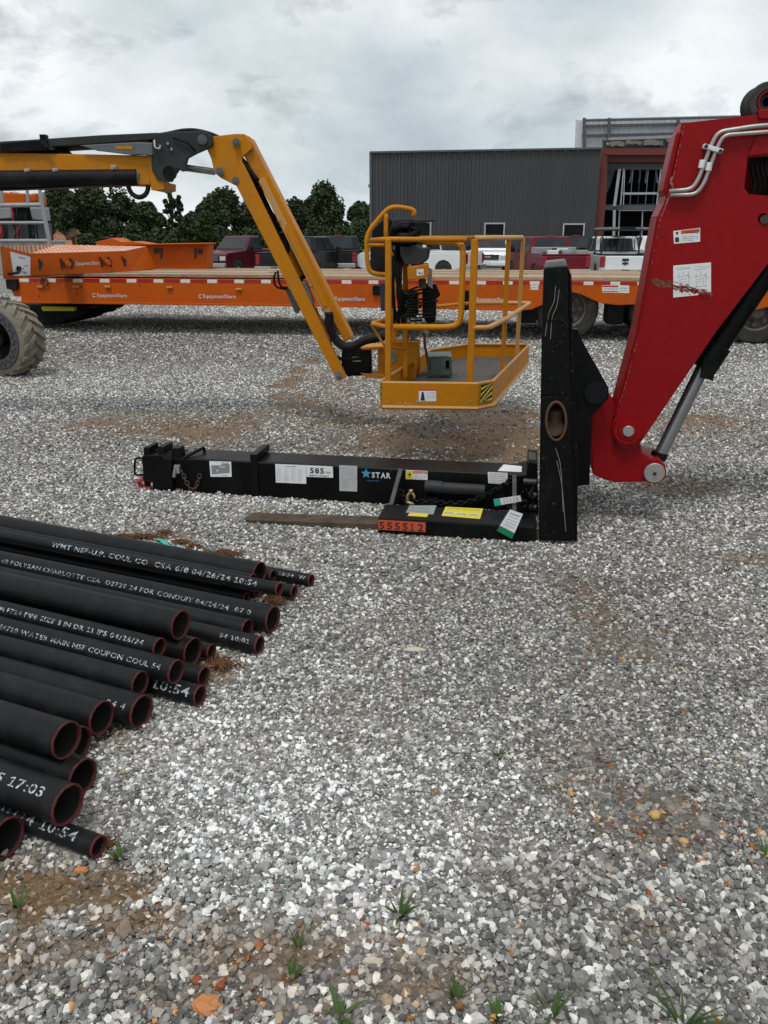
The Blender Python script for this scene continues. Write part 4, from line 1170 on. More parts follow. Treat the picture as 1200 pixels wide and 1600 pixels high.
    m = MB(); m.tube(smooth_path([B.p(x, y, -.06) for x, y in ((372, 240), (373, 256), (398, 306), (428, 362), (444, 394), (450, 408))], 5), .02, 8); obj('jib_hose', m, M['rubber'], T, smooth='all')
    m = MB(); m.cyl(B.p(388, 262, -.02), B.p(446, 384, -.02), .026, 12); obj('jib_hose', m, M['rubber'], T, smooth=True)
    m = MB(); plate(B, [(437, 360), (447, 366), (452, 390), (448, 410), (440, 400), (434, 376)], -.08, .12, mb=m); obj('valve_block', m, M['black'], T, bevel=.008)
    m = MB(); m.cyl(B.p(449, 395, .0), B.p(466, 437, .0), .07, 18); obj('jib_cylinder', m, M['yellow'], T, smooth=True, bevel=.004)
    m = MB(); m.cyl(B.p(465, 434, .0), B.p(468, 440, .0), .08, 18); obj('cylinder_gland', m, M['black'], T, smooth=True)
    m = MB(); m.cyl(B.p(466, 438, .0), B.p(510, 535, .0), .04, 14); obj('cylinder_rod', m, M['chrome'], T, smooth=True)
    m = MB(); plate(B, [(466, 440), (478, 441), (490, 470), (489, 478), (481, 480)], -.14, .08, mb=m); obj('control_box', m, M['bluegrey'], T, bevel=.006)
    m = MB(); plate(B, [(445, 452), (455, 450), (469, 484), (465, 490), (461, 489)], .12, .08, mb=m); obj('control_box', m, M['bluegrey'], T, bevel=.006)
    m = MB(); m.tube(smooth_path([B.p(x, y, .12) for x, y in ((431, 425), (428, 436), (432, 448), (447, 452))]), .009, 6); obj('jib_hose', m, M['rubber'], T, smooth='all')
    m = MB(); m.tube(smooth_path([B.p(x, y, .1) for x, y in ((434, 423), (436, 440), (440, 448), (450, 450))]), .009, 6); obj('jib_hose', m, M['rubber'], T, smooth='all')
    m = MB(); plate(B, [(488, 482), (494, 480), (519, 540), (517, 560), (511, 548)], -.05, .04, mb=m); obj('inner_link', m, M['yellow'], T, bevel=.004)
    for x, y, r in ((369, 222, .028), (343, 268, .03), (368, 282, .028), (528.5, 586, .03)):
        m = MB(); m.cyl(B.p(x, y, -.2), B.p(x, y, .2), r, 14); m.cyl(B.p(x, y, -.208), B.p(x, y, -.2), r * .5, 6); obj('jib_pin', m, M['bluegrey'], T, smooth=True)
    # big hose to the basket and rotator
    m = MB(); m.tube(smooth_path([B.p(x, y, -.2) for x, y in ((514, 488), (516, 510), (524, 530), (538, 541), (553, 540), (570, 532), (590, 528), (604, 524))], 6), .036, 12); obj('corrugated_hose', m, M['rubber'], T, smooth='all')
    for off, dx in ((-.12, 0), (-.08, 3)):
        m = MB(); m.tube(smooth_path([B.p(x + dx, y, off) for x, y in ((512, 530), (517, 552), (530, 560), (548, 561), (564, 560))]), .013, 8); obj('jib_hose', m, M['rubber'], T, smooth='all')
    m = MB(); plate(B, [(534, 548), (548, 543), (580, 545), (581, 583), (568, 586), (562, 581), (544, 590), (533, 575)], -.1, .2, mb=m); obj('rotator_block', m, M['black'], T, bevel=.008)
    m = MB(); m.cyl(B.p(556, 546, 0), B.p(556, 585, 0), .085, 18); obj('rotator', m, M['blackgloss'], T, smooth=True, bevel=.006)
    for y in (559, 564):
        m = MB(); m.cyl(B.p(551, y, -.112), B.p(564, y, -.112), .007, 8); obj('steel_fitting', m, M['steel'], T)
    for f, t in (([(563, 543), (600, 541), (600, 546), (565, 547)], .2), ([(562, 583), (600, 586), (600, 592), (574, 590)], .24)):
        m = MB(); plate(B, f, -.12, t, mb=m); obj('basket_bracket', m, M['yellow'], T, bevel=.004)
    m = MB(); plate(B, [(590, 544), (603, 542), (603, 590), (590, 587)], -.1, .2, mb=m); obj('basket_bracket', m, M['yellow'], T, bevel=.004)
    # turret and chassis beyond the left edge of the view
    m = MB(); m.hexa([Vector((-9.6, 6.0, .75)), Vector((-6.9, 6.0, .75)), Vector((-6.9, 7.9, .75)), Vector((-9.6, 7.9, .75))], [Vector((-9.5, 6.1, 1.5)), Vector((-7.4, 6.1, 1.35)), Vector((-7.4, 7.8, 1.35)), Vector((-9.5, 7.8, 1.5))]); obj('turret_cover', m, M['yellow'], T, bevel=.05)
    m = MB(); plate(BL, [(-1150, 300), (-850, 250), (-560, 230), (-560, 275), (-800, 330), (-900, 480), (-1150, 480)], -.15, .3, mb=m); obj('riser_arm', m, M['yellow'], T, bevel=.01)
    m = MB(); m.box((-8.3, 7.0, .5), (2.6, 1.3, .4)); obj('chassis', m, M['grey'], T, bevel=.03)
    for x in (-9.4, -7.2):
        for y in (5.95, 7.7):
            m = MB(); m.lathe(Vector((x, y, .43)), Vector((0, 1, 0)), [(-.02, .1), (0, .22), (0, .36), (.04, .43), (.26, .43), (.3, .36), (.3, .2), (.27, .1)], 26); obj('wheel', m, M['greytyre'], T, smooth=True)
    build_basket(T)
    return T


def build_basket(T):
    # basket corners read at the top of the toe board
    z = .60
    FL, FR, BR, BK = [on_z(x, y, z) for x, y in ((590, 598), (767, 600), (828, 538), (689, 537))]
    zb = .42
    Ld = (BR - FR).normalized(); Wd = (FR - FL).normalized()
    ch = .10

    def cor(P, d1, d2): return [P + d1 * ch, P + d2 * ch]
    loop = [FL + Ld * .06, FL + Wd * .03] + [FR - Wd * .09, FR + Ld * .12] + [BR - Ld * .06, BR - Wd * .05] + [BK + Wd * .28, BK - Ld * .45]
    loop = [Vector(p) for p in loop]
    cen = sum(loop, Vector()) / len(loop)
    n = len(loop)
    names = {1: 'toe_board', 3: 'toe_board'}
    for i in range(n):
        a, b = loop[i], loop[(i + 1) % n]
        d = (b - a).normalized(); nr = d.cross(UP).normalized()
        if nr.dot(cen - a) < 0: nr = -nr
        m = MB(); dz = Vector((0, 0, z - zb)); t = nr * .006
        m.prism([a - dz, b - dz, b, a], t)
        obj('toe_board', m, M['yellow'], T, bevel=.001)
    m = MB(); ins = [p + (cen - p).normalized() * .012 for p in loop]
    m.tube([p + Vector((0, 0, .0)) for p in ins], .011, 6, closed=True); m.tube([p - Vector((0, 0, z - zb - .004)) for p in ins], .02, 6, closed=True); obj('floor_rim', m, M['yellowtop'], T)
    # expanded metal floor: crossing strips over a dark pan
    m = MB(); zf = zb + .055
    fl = [Vector((p.x, p.y, zf)) + (Vector((cen.x, cen.y, zf)) - Vector((p.x, p.y, zf))).normalized() * .03 for p in loop]
    N1 = 58; Lx = (BR - FR).length
    FL0, FR0, BR0, BK0 = [Vector((p.x, p.y, zf)) for p in (FL + Ld * .03 + Wd * .03, FR - Wd * .03 + Ld * .03, BR - Wd * .03 - Ld * .03, BK + Wd * .03)]
    def bil(u, v): return (FL0 * (1 - u) + FR0 * u) * (1 - v) + (BK0 * (1 - u) + BR0 * u) * v
    for i in range(-24, N1):
        for s in (1, -1):
            u0, v0, u1, v1 = 0, i / N1, 1, (i + 24) / N1
            if s < 0: u0, u1 = 1, 0
            if v0 < 0: u0 = u0 + (u1 - u0) * (-v0 / (v1 - v0)); v0 = 0
            if v1 > 1: u1 = u0 + (u1 - u0) * ((1 - v0) / (v1 - v0)); v1 = 1
            if v1 - v0 < .01: continue
            a, b = bil(u0, v0), bil(u1, v1)
            w = (b - a).cross(UP).normalized() * .0026
            m.prism([a - w, b - w, b + w, a + w], UP * .004)
    obj('mesh_floor', m, M['meshgrey'], T, kind='stuff')
    for v in (.06, .3, .55, .8, .96):
        m = MB(); a, b = bil(0, v), bil(1, v); m.box((a + b) / 2 - UP * .03, ((b - a).length, .05, .045), ((b - a).normalized(), UP.cross((b - a).normalized()), UP)); obj('floor_joist', m, M['silver'], T)
    zt = 1.575

    def up(p, zz): return Vector((p.x, p.y, zz))
    # posts: picture foot positions along the toe board
    F = lambda px: FL + Wd * ((on_z(px, 600, z) - FL).dot(Wd))
    def R(px):                      # point on the right side under a picture column
        best = min(np.linspace(0, 1, 400), key=lambda t: abs(proj(FR * (1 - t) + BR * t)[0] - px)); return FR * (1 - best) + BR * best
    def Lf(px):
        best = min(np.linspace(0, 1, 400), key=lambda t: abs(proj(FL * (1 - t) + BK * t)[0] - px)); return FL * (1 - best) + BK * best
    inx = Ld * .03
    p1 = F(604) + inx; p2 = F(733) + inx
    for p, w in ((p1, .038), (p2, .045)):
        m = MB(); m.box(up(p, (zb + zt) / 2 + .0), (w, w * .8, zt - zb - .02), (Wd, Ld, UP)); obj('post', m, M['yellow'], T, bevel=.004)
    r1, r2 = R(791) - Wd * .03, R(813) - Wd * .03; l1 = Lf(627) + Wd * .03
    bk = BK + Wd * .3 - Ld * .04
    for p in (r1, r2, bk, l1):
        m = MB(); m.box(up(p, (zb + .1 + zt) / 2), (.032, .032, zt - zb - .12), (Wd, Ld, UP)); obj('post', m, M['yellowtop'] if p is r2 else M['yellow'], T, bevel=.003)

    def rail(pts, r=.0185, name='rail', mt='yellow', rr=.06):
        m = MB(); m.tube(round_path(pts, rr, 5), r, 10); return obj(name, m, M[mt], T, smooth='all')
    # top rails
    Lm = Lf(600) ; zl = zt
    pa = FL - Wd * .12 + Ld * .25
    rail([up(pa, zt - .02), up(p1, zt - .01), up(F(722), zt - .015)], .017)
    rail([up(l1, zt - .6) - Ld * .02, up(l1, zt - .03), up(F(716) + inx, zt - .03) , up(F(716) + inx, 1.02), up(F(702) + inx, .985), up(F(612) + inx, .985)], .022, 'gate_loop', rr=.09)
    rail([up(p2, zt - .005), up(FR - Wd * .03 + Ld * .05, zt - .005), up(r2, zt - .005), up(bk, zt - .005)], .018, mt='yellowtop', rr=.1)
    rail([up(bk, zt - .01), up(BK + Ld * -.4 + Wd * .05, zt - .01), up(l1, zt - .01)], .018)
    # middle rails
    rail([up(p2, .985), up(FR - Wd * .04 + Ld * .02, .985), up(r1 + Wd * .02, .985), up(BR - Wd * .02 - Ld * .02, .985), up(bk, .985)], .0185, mt='yellowtop', rr=.06)
    rail([up(bk, .985), up(BK - Ld * .5 + Wd * .03, .985), up(pa, .985), up(p1, .985)], .016)
    rail([up(pa, .985), up(pa + Wd * .03, .93), up(pa + Wd * .1, .82), up(l1, .75)], .009)
    # left guard loop around the control console
    c0 = FL + Ld * .28
    hoop = [B0 for B0 in []]
    P = lambda x, y, Y=5.95: at(x, y, Y)
    rail([P(612, 429.5), P(580, 428), P(574, 414), P(572, 366), P(606, 325), P(622, 323), P(649, 328), P(645, 339)], .017, 'guard_hoop', rr=.07)
    rail([P(603, 385), P(603, 345), P(602.5, 334)], .016, 'guard_strut')
    rail([P(574, 383), P(604, 383)], .013, 'guard_strut')
    rail([P(604, 383), P(614, 400)], .012, 'guard_strut')
    # console with control lid, coiled hoses
    Q = Plane(P(640, 400, 6.15), 2)
    m = MB(); plate(Q, [(578, 400), (582, 360), (600, 342), (612, 342), (614, 430), (582, 426)], .05, .12, mb=m); obj('rubber_flap', m, M['rubber'], T, bevel=.01)
    m = MB(); plate(Q, [(624, 384), (673, 388), (670, 405), (658, 414), (632, 414), (626, 400)], -.1, .3, mb=m); obj('control_console', m, M['grey'], T, bevel=.015)
    m = MB(); plate(Q, [(636, 417), (670, 412), (671, 430), (662, 436), (637, 438)], -.12, .25, mb=m); obj('console_panel', m, M['yellow'], T, bevel=.008)
    decal('console_sticker', Q, [(651, 421), (662, 420), (662, 430), (651, 431)], -.12, [M['white'], M['greyink'], M['ink']], T, [('i', 654, 428, 4, 2, 2, 0), ('HB', 656, 429, 4, 5, 1, 0)])
    m = MB()
    plate(Q, [(613, 346), (616, 342), (640, 341), (668, 344), (681, 342), (681, 345.5), (655, 348.5), (616, 350)], -.05, .3, mb=m); obj('console_lid', m, M['grey'], T, bevel=.006)
    r = random.Random(9)
    for k in range(13):
        a0 = r.uniform(0, 1); cx, cy = 634 + r.uniform(-6, 6), 364 + r.uniform(-4, 6); rx, ry = r.uniform(9, 20), r.uniform(7, 17)
        m = MB(); m.tube(smooth_path([Q.p(cx + rx * math.cos(t), cy + ry * math.sin(t), -.12 + .04 * k / 3 + .02 * math.sin(3 * t)) for t in np.linspace(a0, a0 + 4.6, 8)], 4), r.choice([.012, .016, .021]), 7)
        obj('coiled_hose', m, M['rubber'], T, smooth='all')
    m = MB(); plate(Q, [(612, 352), (625, 350), (652, 355), (656, 378), (650, 384), (612, 384)], .06, .16, mb=m); obj('valve_manifold', m, M['black'], T, bevel=.01)
    for x, y in ((630, 361), (640, 364), (622, 372)):
        m = MB(); m.cyl(Q.p(x, y, -.02), Q.p(x, y, .08), .03, 10); obj('valve_knob', m, M['grey'], T, smooth=True, bevel=.004)
    m = MB(); m.cyl(Q.p(660, 436, -.02), Q.p(660, 450, -.02), .03, 10); obj('console_column', m, M['rust'], T, smooth=True)
    m = MB(); plate(Q, [(660, 446), (668, 443), (682, 444), (685, 452), (689, 462), (682, 466), (682, 490), (680, 504), (668, 506), (660, 494)], .02, .14, mb=m); obj('battery_box', m, M['black'], T, bevel=.012)
    m = MB(); plate(Q, [(626, 456), (654, 456), (654, 492), (646, 498), (628, 494)], .04, .14, mb=m); obj('control_module', m, M['black'], T, bevel=.012)
    m = MB(); m.tube([Q.p(630, 458, -.02), Q.p(653, 458, -.02), Q.p(653, 484, -.02)], .006, 6); obj('module_frame', m, M['rust'], T)
    for k in range(11):
        m = MB(); m.tube(smooth_path([Q.p(628 + r.uniform(-2, 26), 448 + 5 * k, .0), Q.p(640 + r.uniform(-6, 6), 456 + 4.5 * k, -.03), Q.p(655 + r.uniform(-4, 30), 450 + 5 * k, .0)], 5), .008, 6); obj('cable', m, M['rubber'], T, smooth='all')
    m = MB(); m.hexa(PP(Q, [(593, 442), (605, 442), (605, 486), (595, 486)], -.28) , PP(Q, [(593, 442), (605, 442), (605, 486), (595, 486)], -.22)); obj('manual_box', m, M['grey'], T, bevel=.006)
    for pts in ([(629, 503), (640, 503), (640, 530), (628, 530)], [(641, 506), (649, 506), (649, 532), (641, 532)]):
        m = MB(); plate(Q, pts, .2, .1, mb=m); obj('relay_box', m, M['bluegrey'], T, bevel=.006)
    m = MB(); m.prism([P(650, 503, 6.3), P(670, 514, 6.2), P(667, 523, 6.2), P(659, 520, 6.3)], Vector((0, .03, .01))); obj('foot_switch_guard', m, M['silver'], T, bevel=.003)
    m = MB(); m.tube(smooth_path([P(663, 520, 6.3), P(664, 540, 6.3), P(668, 562, 6.35), P(670, 578, 6.35)]), .011, 7); obj('cable', m, M['rust'], T, smooth='all')
    for k in range(6):
        m = MB(); x0 = 612 + 3 * k; m.tube(smooth_path([Q.p(x0 + 8, 384, .0 + .02 * k), Q.p(x0, 420, -.05), Q.p(x0 + r.uniform(-3, 6), 465, -.02), Q.p(x0 + r.uniform(0, 10), 505, .05)], 6), r.choice([.010, .014]), 7); obj('cable', m, M['rubber'], T, smooth='all')
    m = MB(); plate(Q, [(606, 390), (616, 390), (618, 535), (607, 535)], .12, .08, mb=m); obj('console_upright', m, M['yellow'], T, bevel=.006)
    m = MB(); m.prism(PP(Q, [(668, 446), (676, 452), (675, 420), (669, 418)], -.0), Vector((0, .04, 0))); obj('side_bracket', m, M['silver'], T, bevel=.003)
    # mount plate with holes
    Q2 = Plane(P(640, 560, 6.5), 2)
    hs = [[(635 + 2.6 * math.cos(a), 542 + 2.6 * math.sin(a)) for a in np.linspace(0, 5.5, 9)], [(635 + 2.8 * math.cos(a), 554 + 2.8 * math.sin(a)) for a in np.linspace(0, 5.5, 9)], [(649 + 2.4 * math.cos(a), 547 + 2.4 * math.sin(a)) for a in np.linspace(0, 5.5, 9)], [(642, 568), (646, 566), (647, 572), (644, 577), (641, 574)]]
    m = MB(); plate(Q2, [(607, 534), (653, 534), (654, 560), (650, 590), (630, 598), (607, 598)], 0, .02, hs, m); obj('mount_plate', m, M['yellow'], T, bevel=.002)
    m = MB(); plate(Q2, [(607, 530), (656, 530), (656, 600), (607, 600)], .2, .02, mb=m); obj('mount_plate', m, M['yellow'], T)
    m = MB(); m.cyl(Q2.p(611, 558, -.01), Q2.p(611, 558, .0), .045, 16); obj('hole_plug', m, M['bluegrey'], T, smooth=True)
    m = MB(); plate(Q2, [(608, 495), (618, 495), (628, 504), (616, 532), (608, 534)], .05, .02, mb=m); obj('gusset', m, M['yellow'], T, bevel=.003)
    # stickers
    FP = Plane(FL, math.degrees(math.atan2(-Wd.y, Wd.x)))
    decal('safety_sticker', FP, [(654.5, 608), (681.5, 608), (681.5, 627), (654.5, 627)], 0, [M['white'], M['redprint'], M['ink'], M['greyink']], T, [('WARNING', 668, 614.5, 1.6, 12, 3, 0), ('FALL HAZARD', 667, 618.5, 1.6, 13, 3, 0), ('WEAR HARNESS', 667, 622, 1.4, 13, 3, 0)],
          extra=lambda mb: (mb.__setattr__('mi', 1), mb.prism(PP(FP, [(654.5, 608), (681.5, 608), (681.5, 610.5), (654.5, 610.5)], -.0019), FP.b * .0003), mb.__setattr__('mi', 2), mb.prism(PP(FP, [(659, 613), (662, 613), (664, 626), (657, 626)], -.0019), FP.b * .0003), mb.cyl(FP.p(660.5, 613, -.002), FP.p(660.5, 613, -.0015), .008, 8)))
    for a, b, fx in ((loop[2], loop[3], 0), (loop[0], loop[1], 0)):
        d = (b - a); L_ = d.length; d.normalize(); nr = d.cross(UP).normalized()
        if nr.dot(cen - a) > 0: nr = -nr
        m = MB(); y0, y1 = a.z - .14, a.z - .01; q = a + nr * .0015
        e0, e1 = (.03, min(L_ - .01, .15))
        if L_ < .12: e0, e1 = .005, L_ - .005
        m.prism([up(q + d * e0, y0), up(q + d * e1, y0), up(q + d * e1, y1), up(q + d * e0, y1)], nr * .001)
        m.mi = 1; w = e1 - e0
        for k in range(-2, 4):
            zz = y0 + k * .045
            pts = [(0, zz), (0, zz + .018), (w, zz + .018 + w * .8), (w, zz + w * .8)]
            cl = []
            for u_, z_ in pts: cl.append((u_, min(max(z_, y0), y1)))
            if cl[0][1] == cl[1][1] and cl[2][1] == cl[3][1]: continue
            m.prism([up(q + d * (e0 + u_) + nr * .0012, z_) for u_, z_ in cl], nr * .0005)
        obj('hazard_stripe', m, [M['ink'], M['yellowdecal']], T)
    m = MB()
    for i, (x, y) in enumerate(((606, 631), (625, 632.5), (634, 633.5), (642, 634), (652, 630), (735, 630))): m.cyl(FP.p(x, y - 3, -.004), FP.p(x, y - 3, 0), .006, 6)
    obj('rivet', m, M['steel'], T, kind='stuff')
    # foot pedal
    PQ = Plane(P(685, 580, 6.55), 3)
    m = MB(); plate(PQ, [(668, 560), (672, 557), (700, 556), (706, 560), (706, 586), (670, 588)], 0, .03, [[(696, 561), (704, 562), (704, 577), (697, 577)]], m); plate(PQ, [(668, 558), (706, 557), (706, 561), (668, 562)], 0, .3, mb=m); plate(PQ, [(668, 560), (674, 560), (674, 588), (668, 588)], 0, .3, mb=m); plate(PQ, [(702, 560), (706, 560), (706, 587), (702, 587)], 0, .3, mb=m)
    obj('foot_pedal', m, M['teal'], T, bevel=.004)
    m = MB(); plate(PQ, [(690, 566), (702, 564), (702, 584), (690, 584)], .1, .15, mb=m); obj('pedal_plate', m, M['black'], T)


def proj(P):
    d = Vector(P) - CAM
    dep = d.y * CP - d.z * SP
    return 600 + FPX * d.x / dep, 800 - FPX * (d.y * SP + d.z * CP) / dep


build_lift()

# ------------------------------------------------------------------ orange flat trailer
G0 = on_z(890, 534)
TRL = Plane(G0, 8.0)


def build_trailer():
    t = TRL
    T = thing('flatbed_trailer', t.w(-3, 1.2, 0), 'long orange flatbed trailer with plank deck and red and white tape along its side', 'trailer')
    Wd = 2.6
    deck = t.p(300, 434, 0).z
    # near and far side rails with wheel arches
    side = [(14, 434), (1500, 442), (1500, 490), (1420, 482), (1380, 470), (1330, 474), (1280, 470), (1215, 476), (1183, 484), (1152, 483), (1120, 474), (1085, 462), (1060, 458), (1035, 462), (1010, 472), (990, 476), (965, 477), (940, 474), (925, 468), (905, 459), (893, 457), (878, 458), (865, 464), (848, 476), (830, 484), (812, 485), (600, 479), (300, 475), (26, 472), (12, 440)]
    m = MB(); plate(t, side, 0, .06, mb=m); obj('side_rail', m, M['orange'], T, bevel=.008)
    m = MB(); plate(t, side, Wd - .06, .06, mb=m); obj('side_rail', m, M['orange'], T, bevel=.008)
    m = MB(); plate(t, [(26, 470.5), (600, 477.5), (812, 483), (812, 486), (600, 481), (26, 473.5)], -.025, .05, mb=m); obj('lower_flange', m, M['orange'], T, bevel=.005)
    uL = (t.p(14, 434, 0) - t.O).dot(t.a); uR = (t.p(1500, 442, 0) - t.O).dot(t.a)
    # frame beams and cross members
    for off in (.8, 1.65):
        m = MB(); m.box(t.w((uL + uR) / 2, off, deck - .2), (uR - uL, .12, .26), (t.a, t.b, UP)); obj('chassis_beam', m, M['black'], T)
    for k in range(14):
        m = MB(); m.box(t.w(uL + .4 + k * (uR - uL - .8) / 13, Wd / 2, deck - .1), (.09, Wd - .14, .12), (t.a, t.b, UP)); obj('cross_member', m, M['black'], T)
    # deck planks (running along the trailer)
    r = random.Random(2); npl = 13; pw = (Wd - .0) / npl
    for i in range(npl):
        x = uL + .2
        while x < uR:
            L = r.uniform(3.2, 4.9); x1 = min(uR, x + L)
            m = MB(); m.box(t.w((x + x1) / 2, (i + .5) * pw, deck + .022 + r.uniform(-.006, .008)), (x1 - x - .012, pw - .014, .045), (t.a, t.b, UP))
            obj('deck_plank', m, M['plank'], T); x = x1
    # reflective tape, alternating
    m1, m2 = None, None
    x = 30; r = random.Random(6)
    while x < 1190:
        wv = 15; y = 435.2 + (x - 14) * 8.0 / 1486
        m = MB(); m.prism(PP(t, [(x, y), (x + wv, y), (x + wv, y + 5.4), (x, y + 5.4)], -.003), t.b * .003); obj('white_tape', m, M['tapewhite'], T); x += wv + 1
        y = 435.0 + (x - 14) * 8.0 / 1486
        m = MB(); m.prism(PP(t, [(x, y), (x + 25, y), (x + 25, y + 5.4), (x, y + 5.4)], -.003), t.b * .003); obj('red_tape', m, M['tapered'], T); x += 26
    # company lettering along the rail
    for x, y, w in ((152, 464, 46), (318, 465.5, 50), (524, 469.5, 46), (745, 470.5, 48)):
        m = MB(); p = t.p(x, y, -.002); k = (t.p(x + 10, y, 0) - t.p(x, y, 0)).length / 10
        put_text(m, 'EquipmentShare', p, t.a, UP, .058, w * k, .012); c = t.p(x - 5, y - 2.3, -.002)
        m.tube([c + t.a * (.028 * math.cos(q)) + UP * (.028 * math.sin(q)) for q in np.linspace(.7, 5.6, 12)], .006, 4)
        obj('company_lettering', m, M['paleprint'], T)
    # rail fittings
    for x, y in ((63, 448), (118, 448), (168, 448), (265, 449), (373, 452)):
        m = MB(); m.box(t.p(x, y, -.02), (.10, .04, .028), (t.a, t.b, UP)); obj('stake_pocket', m, M['yellowtop'], T, bevel=.005)
    for x, y in ((56, 439), (120, 460), (127, 448), (219, 446), (62, 463)):
        m = MB(); m.cyl(t.p(x, y, -.004), t.p(x, y, 0), .016, 8); obj('rail_hole', m, M['ink'], T)
    m = MB(); c = t.p(69, 440, -.03); m.tube([c + t.a * (.06 * math.cos(q)) + UP * (.07 * math.sin(q)) for q in np.linspace(0, 6.28, 14)[:-1]], .014, 6, closed=True); obj('tie_ring', m, M['rust'], T, smooth='all')
    m = MB(); plate(t, [(8, 436), (27, 436), (27, 452), (20, 454), (10, 451)], -.05, .05, mb=m); obj('rubber_bumper', m, M['rubber'], T, bevel=.01)
    decal('serial_sticker', t, [(16, 463), (33, 463.5), (33, 470.5), (17, 470)], 0, [M['white'], M['ink']], T, [('0001', 25, 466, 1.6, 6, 1, 0), ('VIN', 19, 469, 1.8, 8, 1, 0)])
    decal('load_notice', t, [(941, 445), (983, 446), (983, 458), (941, 457)], 0, [M['white'], M['redprint'], M['ink']], T, [('CAUTION WIDE LOAD', 943, 452.5, 2.2, 23, 2, .01), ('0010', 968, 451, 1.6, 13, 2, 0), ('LBS MAX', 968, 455, 1.8, 13, 2, 0)],
          extra=lambda mb: (mb.__setattr__('mi', 1), mb.prism(PP(t, [(941.5, 446), (966, 446.5), (966, 449), (941.5, 448.5)], -.0022), t.b * .0005), mb.prism(PP(t, [(941.5, 454.5), (966, 455), (966, 456.5), (941.5, 456)], -.0022), t.b * .0005)))
    decal('notice_square', t, [(829, 442), (841, 442.3), (841, 453), (829, 452.6)], 0, [M['white'], M['ink']], T, [('C LMAX', 830, 446.5, 2.2, 9, 1, 0), ('00010', 830, 450.5, 2.0, 9, 1, 0)])
    m = MB(); plate(t, [(582, 446), (594, 446), (594, 461), (582, 461)], -.06, .06, mb=m); obj('side_lamp', m, M['black'], T, bevel=.01)
    m = MB(); plate(t, [(725, 454), (733, 454), (733, 485), (725, 485)], -.03, .03, mb=m); obj('side_lamp', m, M['black'], T, bevel=.01)
    # wheels
    def wheel(u, off, sgn):
        c = t.w(u, off, .485); ax = -t.b * sgn
        m = MB(); m.lathe(c, ax, [(-.24, .29), (-.25, .38), (-.22, .45), (-.16, .485), (-.02, .485), (.02, .46), (.035, .40), (.02, .29), (-.01, .285)], 36)
        ty = obj('wheel', m, M['tyre'], T, smooth=True)
        m = MB(); m.lathe(c, ax, [(-.0, .29), (.015, .285), (-.0, .265), (-.10, .25), (-.10, .16), (-.06, .14), (-.03, .12), (.0, .11), (.02, .09), (.02, .0)], 28)
        for k in range(8):
            a = k * math.pi / 4; X = t.a * math.cos(a) + UP * math.sin(a)
            m.cyl(c + X * .205 - ax * .06, c + X * .205 - ax * .09, .04, 8)
            m.cyl(c + X * .135 - ax * .02, c + X * .135 + ax * .0, .013, 6)
        obj('rim', m, M['steelrim'], ty, smooth=True)
    for px in (886, 1035, 1186, 1335):
        u = (t.p(px, 497, 0) - t.O).dot(t.a)
        wheel(u, .13, 1); wheel(u, Wd - .13, -1)
        m = MB(); m.cyl(t.w(u, .2, .485), t.w(u, Wd - .2, .485), .06, 10); m.box(t.w(u, .9, .62), (.5, .1, .12), (t.a, t.b, UP)); m.box(t.w(u, 1.7, .62), (.5, .1, .12), (t.a, t.b, UP)); obj('axle', m, M['black'], T)
    for px, w_ in ((826, 20), (962, 28), (1110, 30)):
        u = (t.p(px, 497, 0) - t.O).dot(t.a)
        m = MB(); m.box(t.w(u, .3, .5), (.26, .5, .46), (t.a, t.b, UP)); obj('suspension_hanger', m, M['black'], T, bevel=.03)
    # underside at the left: landing gear, axle, yellow bar
    m = MB(); plate(t, [(152, 475), (188, 475), (178, 482.5), (160, 482.5)], .5, .3, mb=m); obj('landing_foot', m, M['black'], T, bevel=.01)
    m = MB(); plate(t, [(26, 474), (137, 475), (138, 487), (132, 489), (130, 496), (112, 499), (100, 506), (60, 508), (40, 500), (20, 498)], .45, 1.3, mb=m); obj('running_gear', m, M['black'], T, bevel=.04)
    m = MB(); plate(t, [(64, 479.5), (116, 480), (116, 486), (66, 486)], .3, .1, mb=m); obj('yellow_step', m, M['yellowdecal'], T, bevel=.01)
    # hydraulic tail ramp: tapered block with grip top
    A, B_ = t.p(47, 430.5, .12), None
    zt = deck + .05
    def dk(x, y): return on_z(x, y, zt)
    bl = [dk(5, 436), dk(47, 432), dk(206, 424), ]
    pl = Plane(bl[1], math.degrees(math.atan2(-(bl[2] - bl[1]).y, (bl[2] - bl[1]).x)))
    ztop = pl.p(47, 396, 0).z; ztop2 = pl.p(195, 393, 0).z
    b0 = [bl[0], bl[1], bl[2], bl[2] + t.b * 1.1, bl[0] + t.b * 1.6]
    pl2 = Plane(bl[0], math.degrees(math.atan2(-(bl[1] - bl[0]).y, (bl[1] - bl[0]).x)))
    tp = [pl2.p(0, 384, 0), pl.p(47, 396, 0), pl.p(195, 392, 0)]
    tp.append(Vector((bl[2].x - .12, bl[2].y, 0)) + t.b * 1.0 + UP * (tp[2].z + .06)); tp.append(Vector((bl[0].x, bl[0].y, 0)) + t.b * 1.6 + UP * (tp[1].z + .12))
    m = MB(); k = 5; m.add(b0 + tp, [tuple(reversed(range(k)))] + [(i, (i + 1) % k, (i + 1) % k + k, i + k) for i in range(k)]); m.mi = 1; m.add(tp, [(0, 1, 4), (1, 2, 3), (1, 3, 4)], 1)
    rampo = obj('tail_ramp', m, [M['orange'], M['chevron']], T, bevel=.006)
    # control decal on the ramp's end cheek
    e = [tp[0], tp[1], bl[1], bl[0]]
    def fe(u, v): return (e[0] * (1 - u) + e[1] * u) * (1 - v) + (e[3] * (1 - u) + e[2] * u) * v
    nn = (e[1] - e[0]).cross(e[3] - e[0]).normalized()
    if nn.y > 0: nn = -nn
